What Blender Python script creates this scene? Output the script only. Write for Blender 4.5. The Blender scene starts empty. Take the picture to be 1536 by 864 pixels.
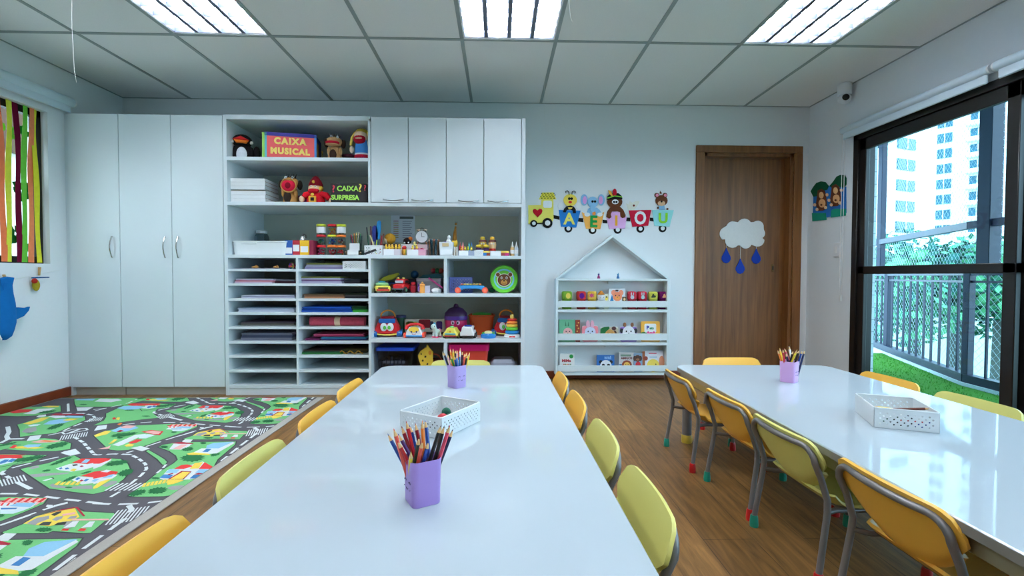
import bpy, math, random
from mathutils import Matrix, Vector
R_ = random.Random(7)
PI = math.pi
sc = bpy.context.scene
COL = sc.collection
# ---------------------------------------------------------------- camera model (1536 x 864 frame)
F, YAW, PITCH, ROLL, HC = 715.706, -0.027365, 0.025185, 0.003659, 0.94447
D, ZC, XL, XR = 4.371, 2.514, -3.345, 2.865          # back wall, ceiling, left wall, right wall
YN = -2.6                                            # wall behind the camera
_cy, _sy = math.cos(YAW), math.sin(YAW)
_f = Vector((-_sy*math.cos(PITCH), _cy*math.cos(PITCH), -math.sin(PITCH)))
_r0 = Vector((_cy, _sy, 0)); _u0 = _r0.cross(_f)
_r = _r0*math.cos(ROLL)+_u0*math.sin(ROLL); _u = -_r0*math.sin(ROLL)+_u0*math.cos(ROLL)
CAM = Vector((0, 0, HC))
def at(u, v, x=None, y=None, z=None):
    d = _r*((u-768)/F) - _u*((v-432)/F) + _f
    t = x/d.x if x is not None else y/d.y if y is not None else (z-HC)/d.z
    return CAM + d*t
def px(p):
    v = Vector(p)-CAM; d = v.dot(_f)
    return 768+F*v.dot(_r)/d, 432-F*v.dot(_u)/d
cam = bpy.data.cameras.new('camera'); cam.sensor_width = 36; cam.lens = F*36/1536; cam.clip_end = 400; cam.clip_start = .02
co = bpy.data.objects.new('camera', cam); COL.objects.link(co)
co.matrix_world = Matrix(((_r.x,_u.x,-_f.x,0),(_r.y,_u.y,-_f.y,0),(_r.z,_u.z,-_f.z,HC),(0,0,0,1)))
sc.camera = co
# ---------------------------------------------------------------- materials
def lin(c):
    c = c/255
    return c/12.92 if c <= .04045 else ((c+.055)/1.055)**2.4
def rgb(c):
    if isinstance(c, str): c = tuple(int(c[i:i+2], 16) for i in (0, 2, 4))
    return (lin(c[0]), lin(c[1]), lin(c[2]), 1)
_m = {}
def mat(c, rough=.5, metal=0, var=.06, scale=9, emit=0, bump=0, coat=0, spec=.5, trans=0):
    key = (c, rough, metal, var, scale, emit, bump, coat, spec, trans)
    if key in _m: return _m[key]
    m = bpy.data.materials.new('mat_%03d' % len(_m)); m.use_nodes = True
    nt = m.node_tree; b = nt.nodes['Principled BSDF']
    b.inputs['Roughness'].default_value = rough; b.inputs['Metallic'].default_value = metal
    b.inputs['Specular IOR Level'].default_value = spec; b.inputs['Coat Weight'].default_value = coat
    b.inputs['Coat Roughness'].default_value = .03
    C = rgb(c); b.inputs['Base Color'].default_value = C
    if trans:
        b.inputs['Alpha'].default_value = 1-trans
    if emit:
        b.inputs['Emission Color'].default_value = C; b.inputs['Emission Strength'].default_value = emit
    elif var or bump:
        tc = nt.nodes.new('ShaderNodeTexCoord'); n = nt.nodes.new('ShaderNodeTexNoise')
        n.inputs['Scale'].default_value = scale; n.inputs['Detail'].default_value = 3
        nt.links.new(tc.outputs['Object'], n.inputs['Vector'])
        if var:
            mx = nt.nodes.new('ShaderNodeMix'); mx.data_type = 'RGBA'
            mx.inputs['A'].default_value = tuple(v*(1-var) for v in C[:3])+(1,)
            mx.inputs['B'].default_value = tuple(min(1, v*(1+var)) for v in C[:3])+(1,)
            nt.links.new(n.outputs['Fac'], mx.inputs['Factor']); nt.links.new(mx.outputs['Result'], b.inputs['Base Color'])
        if bump:
            bp = nt.nodes.new('ShaderNodeBump'); bp.inputs['Strength'].default_value = bump; bp.inputs['Distance'].default_value = .004
            nt.links.new(n.outputs['Fac'], bp.inputs['Height']); nt.links.new(bp.outputs['Normal'], b.inputs['Normal'])
    _m[key] = m
    return m
def pl(c, rough=.35): return mat(c, rough)            # plastic / painted
def fab(c): return mat(c, .9, var=.14, scale=60, bump=.4, spec=.15)
def glass_mat(tint=(228, 244, 248), gloss=1.0):
    m = bpy.data.materials.new('glass'); m.use_nodes = True; nt = m.node_tree; nt.nodes.clear()
    o = nt.nodes.new('ShaderNodeOutputMaterial'); t = nt.nodes.new('ShaderNodeBsdfTransparent'); t.inputs[0].default_value = rgb(tint)
    g = nt.nodes.new('ShaderNodeBsdfGlossy'); g.inputs['Roughness'].default_value = .01
    fr = nt.nodes.new('ShaderNodeFresnel'); fr.inputs[0].default_value = 1.45
    ge = nt.nodes.new('ShaderNodeNewGeometry'); mi = nt.nodes.new('ShaderNodeMath'); mi.operation = 'MULTIPLY_ADD'; mi.inputs[1].default_value = 1/1.45-1.45; mi.inputs[2].default_value = 1.45
    nt.links.new(ge.outputs['Backfacing'], mi.inputs[0]); nt.links.new(mi.outputs[0], fr.inputs[0])
    mu = nt.nodes.new('ShaderNodeMath'); mu.operation = 'MULTIPLY'; mu.inputs[1].default_value = gloss
    mx = nt.nodes.new('ShaderNodeMixShader')
    nt.links.new(fr.outputs[0], mu.inputs[0]); nt.links.new(mu.outputs[0], mx.inputs[0])
    nt.links.new(t.outputs[0], mx.inputs[1]); nt.links.new(g.outputs[0], mx.inputs[2]); nt.links.new(mx.outputs[0], o.inputs[0])
    return m
# ---------------------------------------------------------------- mesh builder
class MB:
    def __init__(s): s.v = []; s.f = []; s.m = []; s.mats = []
    def mi(s, m):
        if m not in s.mats: s.mats.append(m)
        return s.mats.index(m)
    def add(s, vs, fs, m, T=None):
        n = len(s.v); i = s.mi(m)
        s.v += [tuple(T @ Vector(v)) if T is not None else tuple(v) for v in vs]
        fl = T is not None and T.determinant() < 0
        for f in fs:
            f = [n+k for k in f]
            s.f.append(f[::-1] if fl else f); s.m.append(i)
        return s
    def box(s, a, b, m, bev=0, T=None):
        x0, y0, z0 = (min(a[i], b[i]) for i in range(3)); x1, y1, z1 = (max(a[i], b[i]) for i in range(3))
        if bev <= 0:
            vs = [(x, y, z) for x in (x0, x1) for y in (y0, y1) for z in (z0, z1)]
            return s.add(vs, [(0,1,3,2),(4,6,7,5),(0,4,5,1),(2,3,7,6),(0,2,6,4),(1,5,7,3)], m, T)
        e = min(bev, (x1-x0)*.49, (y1-y0)*.49, (z1-z0)*.49)
        vs = []; idx = {}
        X = (x0, x1); Y = (y0, y1); Z = (z0, z1); sg = (1, -1)
        for i in (0, 1):
            for j in (0, 1):
                for k in (0, 1):
                    ix, iy, iz = X[i]+sg[i]*e, Y[j]+sg[j]*e, Z[k]+sg[k]*e
                    for a_, p in ((0, (X[i], iy, iz)), (1, (ix, Y[j], iz)), (2, (ix, iy, Z[k]))):
                        idx[(i, j, k, a_)] = len(vs); vs.append(p)
        fs = []
        def q(*ks): fs.append([idx[k] for k in ks])
        for i in (0, 1):
            q((i,0,0,0),(i,1,0,0),(i,1,1,0),(i,0,1,0)); q((0,i,0,1),(1,i,0,1),(1,i,1,1),(0,i,1,1)); q((0,0,i,2),(1,0,i,2),(1,1,i,2),(0,1,i,2))
        for i in (0, 1):
            for j in (0, 1):
                q((i,j,0,0),(i,j,1,0),(i,j,1,1),(i,j,0,1)); q((i,0,j,0),(i,1,j,0),(i,1,j,2),(i,0,j,2)); q((0,i,j,1),(1,i,j,1),(1,i,j,2),(0,i,j,2))
                for k in (0, 1): q((i,j,k,0),(i,j,k,1),(i,j,k,2))
        c = Vector(((x0+x1)/2, (y0+y1)/2, (z0+z1)/2))
        out = []
        for f in fs:
            p = [Vector(vs[k]) for k in f]; n = (p[1]-p[0]).cross(p[2]-p[0]); g = sum(p, Vector())/len(p)
            out.append(f if n.dot(g-c) > 0 else f[::-1])
        return s.add(vs, out, m, T)
    def prism(s, poly, w0, w1, m, T=None, bev=0):
        """poly in (u,v), extruded along w from w0 to w1; bev chamfers the w1 rim"""
        A = sum(poly[i][0]*poly[(i+1) % len(poly)][1]-poly[(i+1) % len(poly)][0]*poly[i][1] for i in range(len(poly)))
        if A < 0: poly = poly[::-1]
        n = len(poly); rings = [[(u, v, w0) for u, v in poly]]
        if bev:
            ins = []
            for i in range(n):
                p0, p1, p2 = Vector(poly[i-1]), Vector(poly[i]), Vector(poly[(i+1) % n])
                d1 = (p1-p0).normalized() if (p1-p0).length > 1e-9 else Vector((1, 0)); d2 = (p2-p1).normalized() if (p2-p1).length > 1e-9 else d1
                nn = Vector((-d1.y-d2.y, d1.x+d2.x)); nn = nn.normalized() if nn.length > 1e-6 else Vector((-d1.y, d1.x))
                ins.append((p1.x+nn.x*bev, p1.y+nn.y*bev))
            sg = 1 if w1 > w0 else -1
            rings += [[(u, v, w1-sg*bev) for u, v in poly], [(u, v, w1) for u, v in ins]]
        else: rings.append([(u, v, w1) for u, v in poly])
        vs = [p for r in rings for p in r]; fs = []
        for k in range(len(rings)-1):
            for i in range(n): fs.append((k*n+i, k*n+(i+1) % n, (k+1)*n+(i+1) % n, (k+1)*n+i))
        fs.append(tuple(range(n))[::-1]); fs.append(tuple(range((len(rings)-1)*n, len(rings)*n)))
        if w1 < w0: fs = [f[::-1] for f in fs]
        return s.add(vs, fs, m, T)
    def lathe(s, prof, m, seg=20, T=None, c=(0, 0, 0), sx=1, sy=1, a0=0):
        vs = []; fs = []; k = len(prof)
        for i in range(seg):
            a = a0+2*PI*i/seg
            for r, z in prof: vs.append((c[0]+r*math.cos(a)*sx, c[1]+r*math.sin(a)*sy, c[2]+z))
        for i in range(seg):
            j = (i+1) % seg
            for q in range(k-1): fs.append((i*k+q, j*k+q, j*k+q+1, i*k+q+1))
        if prof[0][0] > 1e-6: fs.append(tuple(i*k for i in range(seg))[::-1])
        if prof[-1][0] > 1e-6: fs.append(tuple(i*k+k-1 for i in range(seg)))
        return s.add(vs, fs, m, T)
    def ell(s, c, r, m, seg=16, rings=10, T=None):
        if not isinstance(r, (tuple, list)): r = (r, r, r)
        pr = [(max(1e-7, math.sin(PI*i/rings)), -math.cos(PI*i/rings)) for i in range(rings+1)]
        pr[0] = (1e-7, -1); pr[-1] = (1e-7, 1)
        Q = Matrix.Translation(c) @ Matrix.Diagonal((r[0], r[1], r[2], 1))
        return s.lathe(pr, m, seg, (T @ Q) if T is not None else Q)
    def tube(s, pts, r, m, seg=8, T=None, closed=False, cap=True):
        P = [Vector(p) for p in pts]; n = len(P)
        rs = r if isinstance(r, (list, tuple)) else [r]*n
        tg = []
        for i in range(n):
            if closed: d = P[(i+1) % n]-P[i-1]
            else: d = P[min(i+1, n-1)]-P[max(i-1, 0)]
            tg.append(d.normalized())
        up = Vector((0, 0, 1)) if abs(tg[0].z) < .9 else Vector((1, 0, 0))
        nx = tg[0].cross(up).normalized(); vs = []; fs = []
        for i in range(n):
            nx = (nx - tg[i]*nx.dot(tg[i])); nx = nx.normalized() if nx.length > 1e-6 else tg[i].orthogonal().normalized()
            ny = tg[i].cross(nx)
            for k in range(seg):
                a = 2*PI*k/seg; vs.append(P[i]+(nx*math.cos(a)+ny*math.sin(a))*rs[i])
        for i in range(n if closed else n-1):
            j = (i+1) % n
            for k in range(seg): fs.append((i*seg+k, i*seg+(k+1) % seg, j*seg+(k+1) % seg, j*seg+k))
        if cap and not closed: fs.append(tuple(range(seg))[::-1]); fs.append(tuple(range((n-1)*seg, n*seg)))
        return s.add(vs, fs, m, T)
    def cyl(s, p0, p1, r, m, seg=14, r1=None, T=None): return s.tube([p0, p1], [r, r if r1 is None else r1], m, seg, T)
    def sheet(s, fn, nu, nv, th, m, T=None):
        """double-sided thin shell: fn(u,v) -> point, thickness th along the normal"""
        P = [[Vector(fn(i/nu, j/nv)) for j in range(nv+1)] for i in range(nu+1)]
        N = [[None]*(nv+1) for _ in range(nu+1)]
        for i in range(nu+1):
            for j in range(nv+1):
                a = P[min(i+1, nu)][j]-P[max(i-1, 0)][j]; b = P[i][min(j+1, nv)]-P[i][max(j-1, 0)]
                n = a.cross(b); N[i][j] = n.normalized() if n.length > 1e-12 else Vector((0, 0, 1))
        w = nv+1; o = (nu+1)*w
        vs = [P[i][j]+N[i][j]*th/2 for i in range(nu+1) for j in range(w)]+[P[i][j]-N[i][j]*th/2 for i in range(nu+1) for j in range(w)]
        fs = []
        for i in range(nu):
            for j in range(nv):
                a = i*w+j; fs.append((a, a+w, a+w+1, a+1)); fs.append((o+a, o+a+1, o+a+w+1, o+a+w))
        for i in range(nu):
            a = i*w; fs.append((a, o+a, o+a+w, a+w)); a = i*w+nv; fs.append((a, a+w, o+a+w, o+a))
        for j in range(nv):
            fs.append((j, j+1, o+j+1, o+j)); a = nu*w+j; fs.append((a, o+a, o+a+1, a+1))
        return s.add(vs, fs, m, T)
    def text(s, txt, size, m, T, depth=.001, bold=0, align='CENTER', sx=1, sp=1):
        cu = bpy.data.curves.new('t', 'FONT'); cu.body = txt; cu.size = size; cu.extrude = depth; cu.offset = bold
        cu.align_x = align; cu.align_y = 'CENTER'; cu.resolution_u = 3; cu.space_character = sp
        ob = bpy.data.objects.new('t', cu); COL.objects.link(ob)
        dg = bpy.context.evaluated_depsgraph_get(); dg.update(); me = ob.evaluated_get(dg).to_mesh()
        vs = [(v.co.x*sx, v.co.y, v.co.z) for v in me.vertices]; fs = [tuple(p.vertices) for p in me.polygons]
        s.add(vs, fs, m, T)
        ob.evaluated_get(dg).to_mesh_clear(); bpy.data.objects.remove(ob); bpy.data.curves.remove(cu)
        return s
    def build(s, name, parent=None, origin=None, ang=38):
        me = bpy.data.meshes.new(name)
        o = Vector(origin) if origin is not None else Vector((0, 0, 0))
        me.from_pydata([tuple(Vector(v)-o) for v in s.v], [], s.f)
        for m in s.mats: me.materials.append(m)
        me.polygons.foreach_set('material_index', s.m)
        me.polygons.foreach_set('use_smooth', [True]*len(s.f))
        me.update(); me.set_sharp_from_angle(angle=math.radians(ang))
        ob = bpy.data.objects.new(name, me); COL.objects.link(ob)
        if parent is not None: ob.parent = parent
        ob.location = o
        return ob
# ---------------------------------------------------------------- things
def tag(o, label=None, cat=None, group=None, kind=None):
    if label: o['label'] = label
    if cat: o['category'] = cat
    if group: o['group'] = group
    if kind: o['kind'] = kind
    return o
def thing(name, label, cat, loc=(0, 0, 0), rz=0, group=None):
    o = bpy.data.objects.new(name, None); COL.objects.link(o); o.empty_display_size = .05
    o.location = loc; o.rotation_euler = (0, 0, rz)
    return tag(o, label, cat, group)
def dup(root, loc=None, rz=None, label=None):
    r = root.copy(); COL.objects.link(r)
    if loc is not None: r.location = loc
    if rz is not None: r.rotation_euler = (0, 0, rz)
    if label: r['label'] = label
    for ch in list(root.children):
        c = ch.copy(); COL.objects.link(c); c.parent = r
        for g in list(ch.children):
            e = g.copy(); COL.objects.link(e); e.parent = c
    return r
def struct(name, mb, origin=None):
    o = mb.build(name, None, origin); o['kind'] = 'structure'; return o
TR = Matrix.Translation
def RX(a): return Matrix.Rotation(a, 4, 'X')
def RY(a): return Matrix.Rotation(a, 4, 'Y')
def RZ(a): return Matrix.Rotation(a, 4, 'Z')
FRONT = RX(PI/2)          # (u,v,w) -> (u, -w, v): flat art in the XZ plane, thickness towards the viewer (-Y)
def circ(c, r, n=20, ry=None, a0=0): return [(c[0]+r*math.cos(a0+2*PI*i/n), c[1]+(ry or r)*math.sin(a0+2*PI*i/n)) for i in range(n)]
def rrect(x0, y0, x1, y1, r, n=5):
    out = []
    for cx, cy, a in ((x1-r, y1-r, 0), (x0+r, y1-r, PI/2), (x0+r, y0+r, PI), (x1-r, y0+r, 1.5*PI)):
        for i in range(n+1): out.append((cx+r*math.cos(a+PI/2*i/n), cy+r*math.sin(a+PI/2*i/n)))
    return out
# ================================================================ the room
WALL = mat((230, 234, 237), .85, var=.015, scale=40, bump=.05, spec=.25)
WHITE = mat((232, 236, 238), .32, var=.012, spec=.4)
WOODRED = mat((122, 52, 24), .4, var=.25, scale=14)
BLACKAL = mat((20, 17, 17), .35, var=.05)
CHROME = mat((190, 190, 190), .18, 1, var=0)
def wood_floor():
    m = bpy.data.materials.new('vinyl_planks'); m.use_nodes = True; nt = m.node_tree; b = nt.nodes['Principled BSDF']; L = nt.links.new
    tc = nt.nodes.new('ShaderNodeTexCoord')
    mp = nt.nodes.new('ShaderNodeMapping'); mp.inputs['Rotation'].default_value = (0, 0, PI/2)
    L(tc.outputs['Object'], mp.inputs[0])
    br = nt.nodes.new('ShaderNodeTexBrick'); br.inputs['Scale'].default_value = 1; br.inputs['Brick Width'].default_value = 1.22; br.inputs['Row Height'].default_value = .184
    br.inputs['Mortar Size'].default_value = .0012; br.inputs['Bias'].default_value = 0; br.offset = .37
    br.inputs['Color1'].default_value = rgb((145, 107, 60)); br.inputs['Color2'].default_value = rgb((120, 87, 48)); br.inputs['Mortar'].default_value = rgb((60, 40, 24))
    L(mp.outputs[0], br.inputs['Vector'])
    m2 = nt.nodes.new('ShaderNodeMapping'); m2.inputs['Scale'].default_value = (26, 2.2, 1); L(tc.outputs['Object'], m2.inputs[0])
    n = nt.nodes.new('ShaderNodeTexNoise'); n.inputs['Scale'].default_value = 1.6; n.inputs['Detail'].default_value = 7; n.inputs['Roughness'].default_value = .66; n.inputs['Distortion'].default_value = .6
    L(m2.outputs[0], n.inputs['Vector'])
    cr = nt.nodes.new('ShaderNodeValToRGB'); cr.color_ramp.elements[0].position = .32; cr.color_ramp.elements[0].color = (.42, .40, .38, 1); cr.color_ramp.elements[1].position = .68; cr.color_ramp.elements[1].color = (1.18, 1.16, 1.1, 1)
    L(n.outputs['Fac'], cr.inputs[0])
    mx = nt.nodes.new('ShaderNodeMix'); mx.data_type = 'RGBA'; mx.blend_type = 'MULTIPLY'; mx.inputs['Factor'].default_value = 1
    L(br.outputs['Color'], mx.inputs['A']); L(cr.outputs[0], mx.inputs['B']); L(mx.outputs['Result'], b.inputs['Base Color'])
    b.inputs['Roughness'].default_value = .42; b.inputs['Specular IOR Level'].default_value = .35
    bp = nt.nodes.new('ShaderNodeBump'); bp.inputs['Strength'].default_value = .12; bp.inputs['Distance'].default_value = .002
    L(n.outputs['Fac'], bp.inputs['Height']); L(bp.outputs[0], b.inputs['Normal'])
    return m
def wood_door(c0, c1, sx=(30, 30, 1.6)):
    m = bpy.data.materials.new('wood_veneer'); m.use_nodes = True; nt = m.node_tree; b = nt.nodes['Principled BSDF']; L = nt.links.new
    tc = nt.nodes.new('ShaderNodeTexCoord'); mp = nt.nodes.new('ShaderNodeMapping'); mp.inputs['Scale'].default_value = sx; L(tc.outputs['Object'], mp.inputs[0])
    n = nt.nodes.new('ShaderNodeTexNoise'); n.inputs['Scale'].default_value = 1.3; n.inputs['Detail'].default_value = 6; n.inputs['Distortion'].default_value = .4; L(mp.outputs[0], n.inputs['Vector'])
    cr = nt.nodes.new('ShaderNodeValToRGB'); cr.color_ramp.elements[0].position = .3; cr.color_ramp.elements[0].color = rgb(c0); cr.color_ramp.elements[1].position = .7; cr.color_ramp.elements[1].color = rgb(c1)
    L(n.outputs['Fac'], cr.inputs[0]); L(cr.outputs[0], b.inputs['Base Color']); b.inputs['Roughness'].default_value = .45
    return m
VENEER = wood_door((104, 64, 29), (134, 88, 44)); VENEER2 = wood_door((112, 68, 30), (142, 92, 46))
# floor
o = struct('floor', MB().box((XL-.2, YN-.2, -.1), (XR+.2, D+.3, 0), wood_floor()))
# ceiling: mineral fibre panels 0.625 x 1.25 on an exposed grid, with openings for the louvre lamps
PANEL = mat((234, 236, 236), .95, var=.05, scale=140, bump=.15, spec=.1)
TBAR = mat((150, 160, 160), .5, var=.03)
T0X = -2.7506; TW = .625; RY0 = D-1.156; TL = 1.25
colx = [T0X+TW*i for i in range(-1, 10)]
xs = [XL]+[c for c in colx if XL+.05 < c < XR-.05]+[XR]
ys = [D, RY0, RY0-TL, RY0-2*TL, RY0-3*TL, RY0-4*TL]; ys = [y for y in ys if y > YN]+[YN]
lamps = [(1, 1), (5, 1), (8, 1), (1, 3), (5, 3), (8, 3)]
lampcells = []
for ci, ri in [(2, 1), (5, 1), (8, 1), (2, 3), (5, 3), (8, 3)]:
    lampcells.append((xs[ci], xs[ci+1], ys[ri+1], ys[ri], ci, ri))
mb = MB()
for i in range(len(xs)-1):
    for j in range(len(ys)-1):
        if any((i, j) == (c[4], c[5]) for c in lampcells): continue
        mb.box((xs[i], ys[j+1], ZC), (xs[i+1], ys[j], ZC+.02), PANEL)
ceil = struct('ceiling', mb)
mb = MB()
for x in xs[1:-1]: mb.box((x-.012, YN, ZC-.004), (x+.012, D, ZC), TBAR)
for y in ys[1:-1]: mb.box((XL, y-.012, ZC-.0045), (XR, y+.012, ZC), TBAR)
mb.box((XL, YN, ZC-.003), (XL+.014, D, ZC), TBAR); mb.box((XR-.014, YN, ZC-.003), (XR, D, ZC), TBAR); mb.box((XL, D-.014, ZC-.003), (XR, D, ZC), TBAR)
o = mb.build('ceiling_grid', ceil); o['kind'] = 'structure'
# walls
DX0, DX1, DZ = 1.885, 2.722, 2.085                 # door opening
mb = MB()
mb.box((XL-.2, D, 0), (DX0, D+.15, ZC+.1), WALL).box((DX1, D, 0), (XR+.2, D+.15, ZC+.1), WALL).box((DX0, D, DZ), (DX1, D+.15, ZC+.1), WALL)
struct('wall_back', mb)
WY1, WZ0, WZ1 = 3.655, 1.022, 2.145                  # left window
WY0 = 1.9
mb = MB()
mb.box((XL-.15, YN, 0), (XL, D, WZ0), WALL).box((XL-.15, YN, WZ1), (XL, D, ZC+.1), WALL).box((XL-.15, WY1, WZ0), (XL, D, WZ1), WALL).box((XL-.15, YN, WZ0), (XL, WY0, WZ1), WALL)
struct('wall_left', mb)
GY1, GY0, GZ = 3.80, -1.10, 2.085                   # sliding doors
mb = MB()
mb.box((XR, GY1, 0), (XR+.15, D, ZC+.1), WALL).box((XR, YN, 0), (XR+.15, GY0, ZC+.1), WALL).box((XR, GY0, GZ), (XR+.15, GY1, ZC+.1), WALL)
struct('wall_right', mb)
struct('wall_front', MB().box((XL-.2, YN-.15, 0), (XR+.2, YN, ZC+.1), WALL))
# baseboards
H = .072
def bb(name, a, b):
    struct(name, MB().box(a, b, WOODRED, .006))
bb('baseboard_back', (.215, D-.014, 0), (1.805, D, H)); bb('baseboard_left', (XL, YN, 0), (XL+.014, 3.80, H))
bb('baseboard_right', (XR-.014, GY1+.03, 0), (XR, D, H))
# door_1
mb = MB(); dj = MB()
cw = .078
for x0, x1 in ((DX0-cw, DX0), (DX1, DX1+cw)): mb.box((x0, D-.018, 0), (x1, D, DZ), VENEER2, .003)
mb.box((DX0-cw, D-.018, DZ), (DX1+cw, D, DZ+.065), VENEER2, .003)
fr = struct('door_1', mb)
dj.box((DX0-.002, D, 0), (DX0+.03, D+.15, DZ), VENEER2).box((DX1-.03, D, 0), (DX1+.002, D+.15, DZ), VENEER2).box((DX0, D, DZ-.03), (DX1, D+.15, DZ+.002), VENEER2)
dj.box((DX1-.075, D+.09, 0), (DX1-.03, D+.12, DZ-.03), VENEER2)
dj.build('jamb', fr)
leaf = MB().box((DX0+.032, D+.075, .006), (DX1-.075, D+.115, DZ-.032), VENEER, .002).build('door_leaf', fr)
p = at(1159, 402, y=D+.073)
hb = MB().box((p.x-.012, D+.069, p.z-.035), (p.x+.012, D+.075, p.z+.035), mat((120, 96, 60), .3, .8), .004)
hb.box((p.x-.006, D+.067, p.z-.018), (p.x+.006, D+.07, p.z+.018), mat((30, 22, 15), .5))
hb.build('recessed_pull', leaf)['label'] = 'small brass recessed pull'
mb = MB().box((DX0-.3, D+.3, 0), (DX1+.3, D+.32, 2.3), mat((60, 50, 40), .8)); 
# ---------------------------------------------------------------- left window
mb = MB(); bx = XL-.095
mb.box((bx, WY1-.045, WZ0), (bx+.045, WY1, WZ1), BLACKAL).box((bx, WY0, WZ0), (bx+.045, WY0+.045, WZ1), BLACKAL)
mb.box((bx, WY0, WZ0), (bx+.045, WY1, WZ0+.05), BLACKAL).box((bx, WY0, WZ1-.05), (bx+.045, WY1, WZ1), BLACKAL)
mb.box((bx, 2.72, WZ0), (bx+.045, 2.78, WZ1), BLACKAL)
w1 = struct('window_1', mb)
o = MB().box((bx+.018, WY0+.04, WZ0+.045), (bx+.023, WY1-.04, WZ1-.045), glass_mat((225, 235, 238))).build('glass', w1); o['kind'] = 'structure'
# passage seen through it
PW = mat((205, 208, 210), .8)
mb = MB().box((-5.0, 1.0, -.1), (-4.9, 6.2, 2.6), PW).box((-4.9, 1.0, -.1), (XL-.15, 6.2, 0), mat((120, 100, 80), .6))
struct('wall_passage', mb)
struct('trim_1', MB().box((-4.9, 1.0, 2.16), (-4.84, 6.2, 2.60), mat((70, 42, 26), .6)))
# ---------------------------------------------------------------- sliding balcony doors
gx = XR+.03
mb = MB()
mb.box((XR-.012, GY1-.055, 0), (XR+.13, GY1, GZ), BLACKAL, .003).box((XR-.012, GY0, 0), (XR+.13, GY0+.055, GZ), BLACKAL, .003)
mb.box((XR-.012, GY0, GZ-.05), (XR+.13, GY1, GZ), BLACKAL, .003).box((XR-.005, GY0, 0), (XR+.13, GY1, .03), BLACKAL, .003)
w2 = struct('window_2', mb)
GL = glass_mat((212, 236, 246), .45)
MID = 1.0
def leafpanel(y0, y1, x, name='sash'):
    m = MB(); t = .034; s = .072
    for a, b in ((y0, y0+s), (y1-s, y1)): m.box((x, a, .03), (x+t, b, GZ-.05), BLACKAL, .004)
    m.box((x, y0, GZ-.05-.085), (x+t, y1, GZ-.05), BLACKAL, .004).box((x, y0, .03), (x+t, y1, .115), BLACKAL, .004)
    m.box((x, y0, MID-.03), (x+t, y1, MID+.03), BLACKAL, .004)
    o = m.build(name, w2); o['kind'] = 'structure'
    g = MB().box((x+.014, y0+s*.9, .1), (x+.02, y1-s*.9, GZ-.13), GL).build('glass_pane', o); g['kind'] = 'structure'
    return o
a = leafpanel(2.575, GY1-.045, XR+.005)
leafpanel(1.39, 2.625, XR+.055)
leafpanel(.16, 1.44, XR+.055); leafpanel(GY0+.05, .21, XR+.005)
# ---------------------------------------------------------------- louvre lamps
LAMPW = mat((245, 246, 248), .35, var=0)
TUBE = mat((243, 248, 254), .5, emit=26.0); TUBE2 = mat((243, 248, 254), .5, emit=15.0)
BLADE = mat((96, 104, 122), .35, .3, var=0)
def lamp(x0, x1, y0, y1, label, tb=None):
    cx, cy = (x0+x1)/2, (y0+y1)/2
    t = thing('ceiling_light', label, 'ceiling light', (cx, cy, ZC), 0, 'recessed louvre ceiling lights')
    hx, hy = (x1-x0)/2-.012, (y1-y0)/2-.012
    m = MB(); h = .085
    m.box((-hx, -hy, h), (hx, hy, h+.006), LAMPW)
    for s in (-1, 1):
        m.box((s*hx, -hy, 0), (s*(hx-.006), hy, h), LAMPW); m.box((-hx, s*hy, 0), (hx, s*(hy-.006), h), LAMPW)
    m.build('housing', t)
    n = 4; w = 2*hx/n
    for i in range(n):
        xc = -hx+w*(i+.5)
        MB().cyl((xc, -hy+.03, .05), (xc, hy-.03, .05), .013, tb or TUBE, 10).build('tube', t)
    m = MB()
    for i in range(1, n):
        xc = -hx+w*i; m.prism([(xc-.012, .002), (xc+.012, .002), (xc+.003, .045), (xc-.003, .045)], -hy+.01, hy-.01, BLADE, RX(PI/2))
    for k in range(0, 13):
        yc = min(max(-hy+2*hy*k/12, -hy+.01), hy-.01); m.box((-hx+.007, yc-.0015, .004), (hx-.007, yc+.0015, .034), BLADE)
    for q in (-1, 1): m.box((q*(hx-.009), -hy+.008, .003), (q*(hx-.006), hy-.008, .045), BLADE)
    m.build('louvre', t)
    return t
nm = {(2, 1): 'louvred white ceiling light at the left over the road rug', (5, 1): 'louvred white ceiling light in the middle over the long table', (8, 1): 'louvred white ceiling light at the right near the balcony doors'}
for x0, x1, y0, y1, ci, ri in lampcells:
    lamp(x0, x1, y0, y1, nm.get((ci, ri), 'louvred white ceiling light behind the viewpoint, %s' % {2: 'left', 5: 'middle', 8: 'right'}[ci]), None if ri == 1 else TUBE2)
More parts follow.
